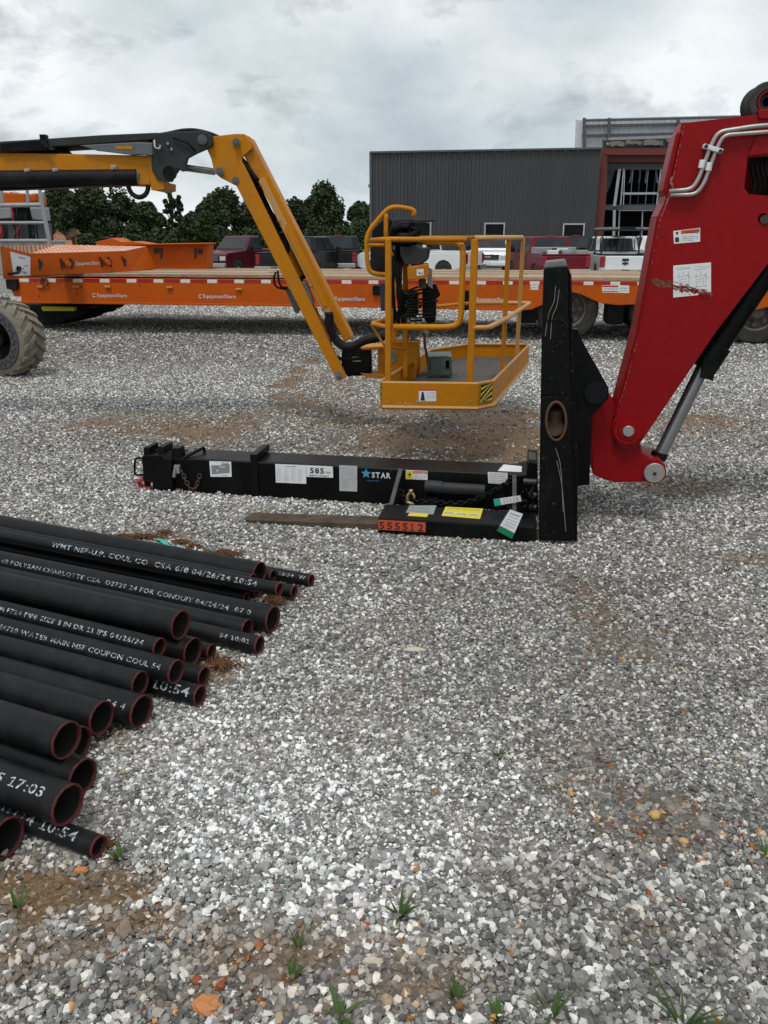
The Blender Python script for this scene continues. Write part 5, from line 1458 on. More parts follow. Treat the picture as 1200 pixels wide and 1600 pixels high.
    m = MB(); m.prism([fe(.30, .12), fe(.97, .16), fe(.96, .95), fe(.36, .93)], nn * .02); 
    rt = (fe(.97, .16) - fe(.3, .12)).normalized(); upv = (fe(.3, .12) - fe(.36, .93)).normalized()
    for u, v, s, h in ((.55, .3, 'SAFETY', .035), (.6, .42, 'RAMP', .03), (.6, .55, 'UP DOWN', .025), (.55, .68, 'STOP', .035), (.6, .82, 'VALVES', .03)): put_text(m, s, fe(u, v) + nn * .0215, rt, upv, h, None, .01, 1)
    obj('control_panel', m, [M['white'], M['ink']], rampo)
    m = MB(); m.cyl(fe(.5, .68), fe(.5, .68) + nn * .06, .04, 10); m.tube(smooth_path([fe(.5, .68) + nn * .05, fe(.3, .8) + nn * .12, fe(.0, .85) + nn * .1]), .02, 6); obj('control_lever', m, M['black'], rampo, smooth=True)
    # black hinge marks, lugs and lettering on the ramp's long face
    f = [tp[1], tp[2], bl[2], bl[1]]
    def ff(u, v): return (f[0] * (1 - u) + f[1] * u) * (1 - v) + (f[3] * (1 - u) + f[2] * u) * v
    nf = (f[1] - f[0]).cross(f[3] - f[0]).normalized()
    if nf.y > 0: nf = -nf
    for u in (.09, .295, .39, .70, .79, .95):
        m = MB(); m.prism([ff(u - .012, .25), ff(u + .022, .45), ff(u - .008, .75)], nf * .03); obj('hinge_plate', m, M['ink'], rampo)
    for u in (.34, .75):
        m = MB(); m.prism([ff(u - .025, .4), ff(u + .02, .4), ff(u + .02, .66), ff(u - .025, .66)], nf * .04); m.cyl(ff(u, .52) + nf * .04, ff(u, .52) + nf * .07, .05, 8); obj('hinge_lug', m, M['orange'], rampo, bevel=.006)
    m = MB(); rt = (f[1] - f[0]).normalized(); put_text(m, 'EquipmentShare', ff(.43, .6) + nf * .004, rt, (f[0] - f[3]).normalized(), .06, (f[1] - f[0]).length * .26, .01); obj('company_lettering', m, M['paleprint'], rampo)
    # upright ramp flap on the deck's far edge
    m = MB(); plate(t, [(203, 382), (232, 381), (324, 380.5), (323, 421), (196, 423), (198, 404), (190, 396)], Wd - .3, .35, mb=m); fl = obj('folded_ramp', m, M['orange'], T, bevel=.01)
    m = MB(); plate(t, [(150, 378), (175, 372), (190, 378), (206, 377), (230, 381), (324, 379.5), (324, 381.5), (150, 384)], Wd - .5, .5, mb=m); plate(t, [(150, 380), (196, 380), (200, 400), (150, 400)], Wd - .2, .3, mb=m); obj('ramp_frame', m, M['orange'], fl, bevel=.01)
    m = MB(); plate(t, [(207, 397), (228, 397), (228, 404), (222, 412), (214, 411), (208, 405)], Wd - .38, .08, mb=m); obj('latch_box', m, M['black'], fl, bevel=.01)
    m = MB(); plate(t, [(240, 388), (249, 388), (248, 396), (240, 396)], Wd - .32, .03, mb=m); obj('ramp_eye', m, M['ink'], fl)
    m = MB(); plate(t, [(309, 389), (316, 389), (316, 397), (309, 397)], Wd - .32, .03, mb=m); obj('ramp_eye', m, M['ink'], fl)
    for x in (252, 305):
        m = MB(); plate(t, [(x - 2, 388), (x + 2, 388), (x + 1, 404), (x - 1, 404)], Wd - .32, .03, mb=m); obj('ramp_slot', m, M['ink'], fl)
    decal('ramp_label', t, [(201, 389), (214, 389), (214, 394), (201, 394)], Wd - .3, [M['white'], M['ink']], fl, [('0000', 203, 393, 2, 9, 1, 0)])
    m = MB(); plate(t, [(150, 371), (188, 371.5), (194, 375), (180, 378), (156, 377)], Wd - .1, .3, mb=m); obj('tarp_roll', m, M['black'], fl, bevel=.02)
    return T


M['steelrim'] = mat('brown_dusty_rim', (.13, .11, .095), .7, dirt=.7, dirtcol=(.05, .035, .03), scale=8)
build_trailer()


# ------------------------------------------------------------------ chevron-tread wheel and its machine at the left edge
def build_rough_machine():
    f = Vector((.93, -.37, 0)).normalized(); ax = Vector((-f.y * -1, -f.x, 0)).normalized()   # ax: outward, towards the viewer
    ax = Vector((-.37, -.93, 0)).normalized()
    c = on_z(20, 589); Rw = .43
    T = thing('yard_loader', (c.x - 1.2, c.y + 1.0, 0), 'big grey wheel with mud-caked chevron tread on a machine cut off by left edge', 'machine')
    wc = Vector((c.x - .12, c.y, Rw)) - ax * .0

    def wheel(c, full):
        m = MB(); m.lathe(c - ax * .34, ax, [(0, .2), (0, .33), (.03, .395), (.31, .395), (.345, .345), (.345, .24), (.33, .22), (.2, .2)], 44)
        w = obj('wheel', m, M['greytyre'], T, smooth=True)
        if not full: return
        X, Y = f, UP
        m = MB(); m.lathe(c - ax * .34, ax, [(.0, .37), (.01, .398), (.33, .398), (.343, .372), (.346, .342)], 44); obj('tread_band', m, M['mudtyre'], w, smooth=True)
        for k in range(18):
            a0 = 2 * math.pi * k / 18
            for sd in (0, 1):
                m = MB(); pts = []
                segs = 4
                rows = []
                for i in range(segs + 1):
                    s = i / segs; h = (.0 + .165 * s) if sd == 0 else (.33 - .165 * s)
                    a = a0 + (.0 if sd == 0 else .14) + .30 * s
                    row = []
                    for da, rr in ((-.085, .385), (-.062, .432 - .014 * (i == 0)), (.062, .432 - .014 * (i == 0)), (.085, .385)):
                        row.append(c - ax * .34 + ax * h + X * (rr * math.cos(a + da)) + Y * (rr * math.sin(a + da)))
                    rows.append(row)
                vs = [p for rw in rows for p in rw]; fs = []
                for i in range(segs):
                    for j in range(3): fs.append((i * 4 + j, i * 4 + j + 1, i * 4 + j + 5, i * 4 + j + 4))
                fs += [(0, 3, 2, 1), tuple(segs * 4 + j for j in range(4))]
                m.add(vs, fs); obj('tread_lug', m, M['mudtyre'], w, bevel=.004)
        m = MB(); m.lathe(c, ax, [(.008, .22), (.008, .335)], 44); m2 = MB()
        rim = MB(); rim.lathe(c, ax, [(.0, .225), (.018, .225), (.018, .335), (.0, .34)], 44); obj('sidewall_ring', rim, M['sidewall'], w, smooth=True)
        for k in range(20):
            for ro, s in ((.302, 1), (.258, -1)):
                a = 2 * math.pi * (k + (.5 if s < 0 else 0)) / 20; tri = []
                for da, rr in ((-.075 * 1, ro - s * .02), (.075, ro - s * .02), (0, ro + s * .026)): tri.append(c + ax * .0185 + X * (rr * math.cos(a + da)) + Y * (rr * math.sin(a + da)))
                q = MB(); q.prism(tri, ax * .001); obj('sidewall_hole', q, M['ink'], w)
        q = MB(); q.lathe(c, ax, [(-.1, .0), (-.1, .17), (.0, .22), (.012, .225)], 30); q.lathe(c, ax, [(-.1, .08), (-.02, .07), (-.02, 0)], 20); obj('rim', q, M['black'], w, smooth=True)
    wheel(wc, True)
    back = Vector((-.62, .785, 0))
    for dx, dy in ((-1.9, 0), (0, 1.75), (-1.9, 1.75)): wheel(wc + f * dx + back * dy, False)
    m = MB(); cc = wc + f * -1.3 + back * .9
    m.box(cc + UP * .12, (1.9, 1.1, .35), (f, UP.cross(f), UP)); obj('chassis', m, M['black'], T, bevel=.03)
    m = MB(); m.box(cc + UP * .5 - f * .9, (.9, 1.2, .5), (f, UP.cross(f), UP)); obj('engine_cover', m, M['grey'], T, bevel=.05)
    m = MB(); m.cyl(wc - ax * .3, wc + back * 1.4, .07, 12); obj('axle', m, M['black'], T)
    m = MB(); a = wc + f * -.55 + UP * .30; m.box(a + back * .3, (.10, .3, .5), (f, UP.cross(f), UP)); obj('side_post', m, M['black'], T, bevel=.02)


M['sidewall'] = mat('slate_tyre_sidewall', (.06, .066, .075), .85, dirt=.5, dirtcol=(.16, .16, .15), scale=9)
build_rough_machine()


# ------------------------------------------------------------------ grey cage with hoses, wood chip pile behind the ramp
def build_rack():
    Y = 19.0
    R_ = Plane(Vector((0, Y, 0)), 3)
    T = thing('hose_rack', R_.p(30, 420, .5), 'grey metal frame with black hoses hanging in it standing behind the orange ramp', 'rack')
    def bar(x0, y0, x1, y1, r=.05, mt='silver', off=0): m = MB(); m.cyl(R_.p(x0, y0, off), R_.p(x1, y1, off), r, 8); obj('frame_bar', m, M[mt], T, smooth=True)
    for off in (0, .9):
        bar(66, 300, 66, 320, .05, 'silver', off); bar(66, 320, 77, 376, .05, 'silver', off); bar(-60, 322, 66, 320, .05, 'silver', off); bar(-60, 322, -66, 410, .05, 'silver', off); bar(77, 376, 80, 412, .05, 'silver', off); bar(-64, 376, 77, 376, .04, 'silver', off)
        bar(-60, 348, 72, 348, .035, 'silver', off)
    for x in (2, 42, 62): bar(x, 292, x + 2, 322, .04)
    for i in range(5):
        m = MB(); m.tube(smooth_path([R_.p(24 + 4.6 * i, 322, .1), R_.p(23 + 4.2 * i, 335, .05), R_.p(24.5 + 4 * i, 350, .1)]), .028, 7); obj('hose', m, M['rubber'], T, smooth='all')
    m = MB(); m.tube([R_.p(19, 322, .06), R_.p(22, 352, .06)], .03, 7); obj('hose', m, M['tapered'], T, smooth='all')
    m = MB(); plate(R_, [(-50, 325), (18, 324), (18, 341), (-50, 345)], .3, .3, mb=m); obj('back_panel', m, M['silver'], T, bevel=.02)
    m = MB(); plate(R_, [(46, 324), (68, 324), (71, 345), (50, 343)], .3, .3, mb=m); obj('back_panel', m, M['silver'], T, bevel=.02)
    for x in (-8, 20, 58):
        m = MB(); plate(R_, [(x - 8, 350), (x + 11, 349), (x + 13, 376), (x - 7, 376)], .2, .4, mb=m); obj('tool_bin', m, M['girt'], T, bevel=.02)
    r = random.Random(12)
    for i in range(10):
        x = r.uniform(-6, 66); m = MB(); m.tube(smooth_path([R_.p(x, 352, .02), R_.p(x + r.uniform(-4, 4), 364, -.03), R_.p(x + r.uniform(-3, 3), 375, .02)]), .02, 5); obj('strap', m, M[r.choice(['rubber', 'tapered', 'rubber'])], T)
    m = MB(); plate(R_, [(-50, 376), (80, 376), (80, 430), (-50, 430)], .1, .8, mb=m); obj('rack_base', m, M['silver'], T, bevel=.02)
    T2 = thing('lift_machine', R_.p(30, 300, 2), 'orange machine body glimpsed under the yellow boom above the grey frame', 'machine')
    m = MB(); plate(R_, [(-80, 296), (38, 302), (41, 320), (-80, 322)], 1.6, 1.2, mb=m); obj('orange_cover', m, M['orange'], T2, bevel=.04)
    m = MB(); plate(R_, [(44, 303), (57, 301), (58, 317), (46, 318)], 1.5, .5, mb=m); obj('round_motor', m, M['orange'], T2, bevel=.06)
    m = MB(); plate(R_, [(-80, 322), (60, 322), (60, 430), (-80, 430)], 1.8, .9, mb=m); obj('lower_body', m, M['black'], T2, bevel=.04)


build_rack()


def build_pile():
    c = at(92, 384, 24)
    m = MB(); r = random.Random(1); nr, na = 7, 22; vs = []
    for i in range(nr):
        for j in range(na):
            q = i / (nr - 1); a = 2 * math.pi * j / na; rad = q * 1.5 * (1 + .15 * math.sin(3 * a + 1) + .06 * r.random())
            vs.append(Vector((c.x + rad * math.cos(a), c.y + rad * math.sin(a), -.35 + 2.0 * (1 - q ** 1.3) + .06 * r.uniform(-1, 1))))
    fs = [(i * na + j, i * na + (j + 1) % na, (i + 1) * na + (j + 1) % na, (i + 1) * na + j) for i in range(nr - 1) for j in range(na)]
    m.add(vs, fs)
    obj('wood_chip_pile', m, M['chips'], kind='stuff', label='heap of pale orange wood chips behind the trailer ramp')
    m = MB(); a, b = at(104, 372, 22.5), at(122, 362, 22.4); d = (b - a).normalized(); s = d.cross(UP).normalized(); m.box((a + b) / 2, ((b - a).length, .1, .12), (d, s, d.cross(s)))
    m.box((a + b) / 2 - UP * .6 + Vector((0, .1, 0)), (.1, .1, 1.2)); obj('leaning_board', m, M['board'], label='reddish brown board tilted over the wood chip heap', cat='board')


M['chips'] = mat('wood_chips', (.36, .17, .09), .9, dirt=1, dirtcol=(.5, .33, .22), scale=14, bump=.8)
build_pile()

# ------------------------------------------------------------------ pile of black pipes
PANG = math.radians(23.5)
PDIR = Vector((-math.cos(PANG), math.sin(PANG), 0))      # from the open end into the pile
PSID = Vector((math.sin(PANG), math.cos(PANG), 0))       # across the pile, away from the viewer
# picture position of each open end, its height in the picture, colour note, print, and where the print starts (m from the end)
PIPES = [  # px, py, h, text, gap, label
    (487, 907, 20, '10:54  W', .02, 'thin black pipe reaching farthest right at the back of the pile'),
    (460, 925, 19, '', 0, 'thin black pipe end under the rightmost back pipe'),
    (437, 921, 19, 'WMT NSF-U.P. COUL CO  CSA 6/8 04/26/24 10:54', .10, 'black pipe with long white print ending 04/26/24 10:54 near the pile back'),
    (427, 900, 20, '', 0, 'black pipe end tucked behind the topmost back pipe'),
    (402, 925, 17, '', 0, 'small dark pipe end in the shadow under the dated back pipe'),
    (386, 934, 17, '', 0, 'narrow black pipe just behind the widest pipe of the far stack'),
    (350, 913, 16, 'C900 NSF-61 POLY PIPE AWWA ASTM  COUL CO', .08, 'narrow black pipe with faint print squeezed between two printed back pipes'),
    (395, 909, 25, '', 0, 'black pipe hidden just under the topmost back pipe with its end tucked in'),
    (406, 897, 38, '', 0, 'thick plain black pipe lying along the very back of the pile'),
    (406, 1008, 25, '94 10:01', .03, 'thin printed black pipe low at the middle with its end farthest right'),
    (387, 984, 29, '', 0, 'plain black pipe beside the widest far pipe with dull red end'),
    (427, 968, 38, 'SCH 40 POLYSAN CHARLOTTE CSA  D2729 24 FOR CONDUIT 04/24/24  07 0', .08, 'wide black pipe with faded two tone print and biggest red end at back'),
    (331, 1018, 23, '', 0, 'small pipe end low behind the wide red ended middle pipe'),
    (302, 1019, 40, '', 0, 'wide black pipe with ragged red end between thin middle pipes'),
    (225, 1018, 19, 'NSF DWV ASTM D2665', .05, 'narrow pipe half hidden between two printed middle pipes'),
    (283, 977, 41, '', 0, 'wide plain black pipe on top in the middle, its bore facing out'),
    (250, 1012, 26, 'ASTM F714 PIPE SIZE 3 IN DR 11 IPS 04/26/24', .05, 'thin black pipe with dotted white print on top of the middle'),
    (319, 1057, 27, '', 0, 'short showing pipe end under the white printed middle pipe'),
    (276, 1050, 33, 'PE4710 WATER MAIN NSF COUPON COUL 54', .04, 'black pipe with scratched white print above the 0:54 pipe'),
    (313, 1087, 30, '04/26/24 10:54', .025, 'black pipe showing large white 0:54 next to its red end'),
    (220, 1068, 35, '', 0, 'glossy plain black pipe lying over the 0:54 pipe'),
    (222, 1112, 50, '24 4', .03, 'large black pipe end right of the biggest front middle pipe'),
    (160, 1122, 52, '', 0, 'large plain black pipe on top, fourth big end from the front'),
    (123, 1163, 50, '', 0, 'black pipe end just showing behind the third big front pipe'),
    (105, 1157, 54, '', 0, 'large black pipe with shiny top and hollow end above the scratched one'),
    (130, 1215, 51, '', 0, 'black pipe with a thin scratch along it near the front'),
    (107, 1258, 55, 'DR 17 04/25 17:03', .05, 'large black pipe printed 17:03 near the front of the pile'),
    (155, 1323, 35, '01/24 10:54', .06, 'narrow black pipe on the ground printed in white, nearest the puddle'),
    (12, 1310, 60, '', 0, 'large pipe end at lower left edge of the picture'),
]
SIZES = [.050, .060, .073, .089, .114]


def solve_pipes():
    """each end lies on its line of sight; drop it as low as the pipes already there allow"""
    placed = []
    order = [(487, 907), (460, 925), (402, 925), (386, 934), (406, 897), (395, 909), (427, 900), (437, 921), (350, 913), (427, 968), (387, 984), (406, 1008), (331, 1018), (302, 1019), (319, 1057), (313, 1087),
             (222, 1112), (123, 1163), (130, 1215), (12, 1310), (155, 1323), (107, 1258), (225, 1018), (250, 1012), (283, 977), (276, 1050), (220, 1068), (160, 1122), (105, 1157)]
    PIPES.sort(key=lambda p: order.index((p[0], p[1])))
    for px, py, h, tx, gap, lab in PIPES:
        c = on_z(px, py, .06); dep = c.y * CP - (c.z - H) * SP
        ang = math.atan2(H - c.z, c.y)
        D = h * dep / (FPX * .93)
        D = min(SIZES, key=lambda s: abs(s - D)); R = D / 2
        z = R + .006
        for it in range(400):
            c = on_z(px, py, z); s = c.dot(PSID)
            bad = False
            for (c2, s2, R2) in placed:
                # do both exist over a common length (always, towards the left)
                if (s - s2) ** 2 + (z - c2.z) ** 2 < (R + R2 - (.010 if py < 940 else .003)) ** 2: bad = True; break
            if not bad: break
            z += .004
        placed.append((c, s, R))
    return placed


def sliced(vs, fs):
    """cut letter faces into bands so that they can follow the curve of the wall"""
    bm = bmesh.new(); bv = [bm.verts.new(v) for v in vs]
    for f in fs:
        try: bm.faces.new([bv[i] for i in f])
        except ValueError: pass
    for y in (.1, .2, .3, .4, .5, .6):
        bmesh.ops.bisect_plane(bm, geom=bm.verts[:] + bm.edges[:] + bm.faces[:], plane_co=(0, y, 0), plane_no=(0, 1, 0))
    bm.verts.index_update(); r = ([tuple(v.co) for v in bm.verts], [tuple(v.index for v in f.verts) for f in bm.faces]); bm.free()
    return r


def build_pipes():
    placed = solve_pipes(); r = random.Random(3)
    for (c, s, R), (px, py, h, tx, gap, lab) in zip(placed, PIPES):
        L = 5.2 + r.uniform(0, .5); n = 32 if R > .04 else 26
        d = PDIR
        T = thing('plastic_pipe', c + d * L / 2 - UP * R, lab, 'pipe', 'black plastic pipes piled on the gravel')
        X = d.cross(UP).normalized(); wall = max(.004, R * .075)
        sag = lambda t: c + d * t - UP * .0
        m = MB(); ts = [0.004, .05, .3, 1, 2, 3.3, L]
        v = []
        for t in ts: v += m.ring(sag(t), PSID, UP, R, n)
        m.add(v, [(i * n + j, (i + 1) * n + j, (i + 1) * n + (j + 1) % n, i * n + (j + 1) % n) for i in range(len(ts) - 1) for j in range(n)])
        obj('pipe_wall', m, M['pipe'], T, smooth='all')
        m = MB(); v = []; ti = [0.004, .1, .6, L]
        for t in ti: v += m.ring(sag(t), PSID, UP, R - wall, n)
        m.add(v, [(i * n + j, i * n + (j + 1) % n, (i + 1) * n + (j + 1) % n, (i + 1) * n + j) for i in range(len(ti) - 1) for j in range(n)])
        obj('pipe_bore', m, M['pipein'], T, smooth='all')
        # painted rim, a little ragged
        m = MB(); a = m.ring(sag(0), PSID, UP, R + .0006, n); b = m.ring(sag(0), PSID, UP, R - wall - .0006, n)
        a2 = [p + d * (.003 + r.uniform(0, .004)) for p in a]; b2 = [p + d * (.008 + r.uniform(0, .008)) for p in b]
        a = [p - d * r.uniform(-.0012, .0014) for p in a]; b = [p - d * r.uniform(-.0012, .0014) for p in b]
        v = a2 + a + b + b2
        m.add(v, [(k * n + j, k * n + (j + 1) % n, (k + 1) * n + (j + 1) % n, (k + 1) * n + j) for k in range(3) for j in range(n)])
        obj('red_rim', m, M['pipered'], T, smooth='all')
        if tx:
            # printed along the wall: letters bent round the pipe
            vs, fs = sliced(*text_mesh(tx, .012 if h > 26 else .02))
            x1 = max(q[0] for q in vs); hh = {.050: .013, .060: .017, .073: .018, .089: .018, .114: .020}[round(2 * R, 3)]
            if 'ending 04/26' in lab: hh = .024
            if 'large white 0:54' in lab: hh = .034
            if '17:03' in lab or 'puddle' in lab: hh = .027
            k = hh / .7; kx = k * 1.4
            th0 = math.radians(58 if 'puddle' in lab or '17:03' in lab else 40)      # middle of the print: angle above the horizontal, on the near side
            out = []
            for q in vs:
                t = gap + (x1 - q[0]) * kx; th = th0 + (q[1] - .35) * k / R
                p = c + d * t - PSID * (math.cos(th) * (R + .0009)) + UP * (math.sin(th) * (R + .0009)); out.append(p)
            m = MB(); m.add(out, fs); obj('white_print', m, M['pipeprint'], T)


M['pipeprint'] = None


def mat_print():
    m, nt, N, L, B = _nt('worn_white_print')
    tc = N.new('ShaderNodeTexCoord'); n = N.new('ShaderNodeTexNoise'); n.inputs['Scale'].default_value = 120; n.inputs['Detail'].default_value = 3
    L.new(tc.outputs['Object'], n.inputs['Vector'])
    r = N.new('ShaderNodeValToRGB'); r.color_ramp.elements[0].position = .42; r.color_ramp.elements[1].position = .62
    r.color_ramp.elements[0].color = (.05, .055, .06, 1); r.color_ramp.elements[1].color = (.50, .54, .58, 1)
    L.new(n.outputs[0], r.inputs[0]); L.new(r.outputs[0], B.inputs['Base Color']); B.inputs['Roughness'].default_value = .6
    return m


M['pipeprint'] = mat_print()
build_pipes()

# ------------------------------------------------------------------ buildings
BD = Plane(at(580, 380, 52), 0)
_A, _B = at(580, 238, 52), at(940, 233, 49.6)
BD = Plane(_A, -math.degrees(math.atan2((_B - _A).y, (_B - _A).x)))


def build_dark():
    b = BD; zt = .5 * (_A.z + _B.z); z0 = -.5; W = (_B - _A).length; u0 = 0
    T = thing('metal_building', b.w(W / 2, 8, z0), 'long charcoal metal building with vertical ribbed cladding and three small windows', 'building')
    m = MB(); m.box(b.w(W / 2, 9.1, (z0 + zt) / 2 - .05), (W - .1, 18, zt - z0 - .1), (b.a, b.b, UP)); obj('core_wall', m, M['cladding'], T)
    # cladding sheets: ribs folded out
    npn = 20; pw = W / npn; me = None
    for i in range(npn):
        m = MB(); prof = []
        x = 0
        for k in range(3):
            r = pw / 3; prof += [(k * r, 0), (k * r + r * .55, 0), (k * r + r * .63, -.07), (k * r + r * .90, -.07), (k * r + r * .98, 0)]
        prof.append((pw - .004, 0))
        v = [b.w(i * pw + x, .05 + y, z) for z in (z0, zt) for x, y in prof]; n = len(prof)
        m.add(v, [(j, j + 1, j + 1 + n, j + n) for j in range(n - 1)])
        if me is None: o = obj('cladding_sheet', m, M['cladding'], T); me = o; first = o.location.copy()
        else:
            o = me.copy(); COL.objects.link(o); o.location = first + b.a * (i * pw)
    m = MB(); m.box(b.w(W / 2, .0, zt + .02), (W + .15, .26, .10), (b.a, b.b, UP)); obj('roof_trim', m, M['girt'], T)
    m = MB(); m.box(b.w(-.03, .02, (z0 + zt) / 2), (.14, .22, zt - z0), (b.a, b.b, UP)); obj('corner_trim', m, M['girt'], T)
    m = MB(); m.box(b.w(-.16, .2, b.p(577, 290, 0).z), (.14, .2, .18), (b.a, b.b, UP)); obj('wall_lamp', m, M['silver'], T, bevel=.02)
    for x0, x1, y0, y1 in ((640, 673.5, 346, 378), (757, 788, 348, 378), (880, 911.5, 349, 384)):
        A, B_ = b.p(x0, y0, -.06), b.p(x1, y1, -.06); w = (B_ - A).dot(b.a); h = A.z - B_.z; c = (A + B_) / 2
        fr = MB()
        for dx, dz, sx, sz in ((-w / 2 + .04, 0, .08, h), (w / 2 - .04, 0, .08, h), (0, h / 2 - .04, w - .16, .08), (0, -h / 2 + .04, w - .16, .08)): fr.box(c + b.a * dx + UP * dz, (sx, .12, sz), (b.a, b.b, UP))
        wi = obj('window', fr, M['windowframe'], T)
        m = MB(); m.box(c + b.b * .03, (w - .15, .02, h - .15), (b.a, b.b, UP)); obj('pane', m, M['glass'], wi)


M['windowframe'] = mat('pale_window_frame', (.42, .43, .44), .6, dirt=.3, scale=2)


def build_frame():
    b = BD; T = thing('unfinished_building', b.p(1040, 380, 6), 'taller unfinished steel building with rust red beams and open grey stud wall', 'building')
    P = lambda x, y, o=0: b.p(x, y, o)

    def beam(name, pts, off, th, mt, par=None): m = MB(); plate(b, pts, off, th, mb=m); return obj(name, m, M[mt], par or T)
    zt = P(905, 187, 6).z
    # upper parapet: pale ribbed cladding seen from inside, with dark girts
    u0 = (P(912, 190, 6) - b.O).dot(b.a); u1 = u0 + 22; zb = P(912, 240, 6).z
    pw = 1.0; first = None
    for i in range(int((u1 - u0) / pw)):
        m = MB(); prof = []
        for k in range(3):
            r = pw / 3; prof += [(k * r, 0), (k * r + r * .5, 0), (k * r + r * .6, -.05), (k * r + r * .85, -.05), (k * r + r * .95, 0)]
        prof.append((pw, 0)); zz = zt + .05
        v = [b.w(u0 + i * pw + x, 6 + y, z) for z in (zb - 1.0, zz + .0) for x, y in prof]; n = len(prof)
        m.add(v, [(j, j + 1, j + 1 + n, j + n) for j in range(n - 1)])
        if first is None: first = obj('parapet_sheet', m, M['lightclad'], T); fl = first.location.copy()
        else: o = first.copy(); COL.objects.link(o); o.location = fl + b.a * (i * pw)
    beam('end_cladding', [(900, 187), (912, 188), (912, 260), (897, 260)], 5.9, .3, 'lightclad')
    for y0, y1 in ((184.5, 188), (193, 197), (208, 212)):
        m = MB(); z1, z0 = P(1000, y0, 5.7).z, P(1000, y1, 5.7).z
        m.box(b.w((u0 + u1) / 2, 5.75, (z0 + z1) / 2), (u1 - u0 + .1, .14, z1 - z0), (b.a, b.b, UP)); obj('girt', m, M['girt'], T)
    for x in (913, 952, 1060, 1160): beam('parapet_post', [(x - 2.5, 184), (x + 2.5, 184), (x + 2.5, 240), (x - 2.5, 240)], 5.5, .15, 'girt')
    beam('eave_flashing', [(951, 215), (1200, 205), (1300, 202), (1300, 207), (1200, 211), (951, 219)], 3, .2, 'silver')
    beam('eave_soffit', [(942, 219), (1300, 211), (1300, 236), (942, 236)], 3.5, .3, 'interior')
    r = random.Random(3)
    for x, y, w, h in ((948, 223, 12, 3), (954, 221, 22, 7), (978, 220, 26, 5), (1006, 219, 30, 8), (1042, 217, 20, 4)):
        m = MB(); pts = [P(x + w * t, y + r.uniform(-1, 1), 3.3) for t in np.linspace(0, 1, 6)] + [P(x + w * t, y + h + r.uniform(-2, 1.5), 3.3) for t in np.linspace(1, 0, 6)]
        m.prism(pts, b.b * .08); obj('torn_wrap', m, M['insul'], T)
    # red oxide portal
    beam('red_beam', [(938, 232), (1300, 229), (1300, 242), (940, 242)], 1.2, .5, 'redoxide')
    beam('red_beam', [(942, 245), (1300, 243), (1300, 252), (949, 253)], 1.5, .3, 'redoxide')
    beam('beam_web', [(940, 242), (1300, 241), (1300, 246), (942, 246)], 1.9, .1, 'ink')
    beam('red_column', [(938.5, 240), (949, 244), (948, 300), (944, 345), (939, 430), (927, 430), (931, 345)], .6, .35, 'redoxide')
    beam('grey_header', [(948, 256), (1300, 255), (1300, 265), (947, 265)], 2.0, .25, 'girt')
    beam('grey_header', [(943, 320), (1300, 319), (1300, 328), (942, 328)], 2.0, .25, 'girt')
    beam('grey_brace', [(949, 265), (962, 265), (950, 300), (947, 300)], 2.4, .15, 'girt')
    # studs
    def bar(x0, y0, x1, y1, w, mt='stud', off=1.7, name='stud'):
        m = MB(); a, c = P(x0, y0, off), P(x1, y1, off); d = (c - a).normalized(); s = d.cross(b.b).normalized(); m.box((a + c) / 2, (w, .10, (c - a).length), (s, b.b, d)); obj(name, m, M[mt], T)
    bar(968, 264, 960, 322, .17); bar(960, 328, 958, 400, .16)
    bar(974.5, 263, 969.5, 320, .07); bar(976, 266, 974, 320, .05)
    for x, x2, s in ((1032.5, 1026, .07), (1039, 1033.5, .06)): bar(x, 264, x2, 320, s)
    bar(972, 302.5, 1200, 301, .12, off=1.8); bar(966, 329, 1020, 329, .03)
    for i, x in enumerate((987, 999, 1011, 1023, 1050, 1062, 1074, 1086, 1098, 1110)):
        bar(x + 2, 264, x - 3, 320, .035, 'girt' if i % 2 else 'stud', 2.6)
    for x in (967, 1003, 1020, 1060, 1090): bar(x + 1, 330, x - 2, 400, .07, 'stud', 2.2)
    for i in range(5):
        m = MB(); x = 985 + i * 13; m.tube(smooth_path([P(x, 258, 3), P(x + r.uniform(-3, 3), 272, 3), P(x + r.uniform(-3, 3), 286, 3)]), .05, 5); obj('hanging_wire', m, M['stud'], T)
    # dark rooms behind: floor, side and back
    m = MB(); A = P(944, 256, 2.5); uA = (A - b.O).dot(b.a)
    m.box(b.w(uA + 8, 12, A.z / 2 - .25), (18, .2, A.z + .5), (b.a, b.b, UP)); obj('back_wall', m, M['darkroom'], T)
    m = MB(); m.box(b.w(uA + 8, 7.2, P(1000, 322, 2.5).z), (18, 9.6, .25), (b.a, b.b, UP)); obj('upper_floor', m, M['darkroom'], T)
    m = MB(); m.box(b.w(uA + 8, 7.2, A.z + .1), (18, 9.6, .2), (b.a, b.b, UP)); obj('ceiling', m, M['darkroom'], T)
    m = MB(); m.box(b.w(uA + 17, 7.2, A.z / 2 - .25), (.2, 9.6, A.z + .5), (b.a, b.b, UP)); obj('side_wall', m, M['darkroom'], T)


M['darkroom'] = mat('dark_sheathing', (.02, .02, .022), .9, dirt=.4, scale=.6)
build_dark()
build_frame()

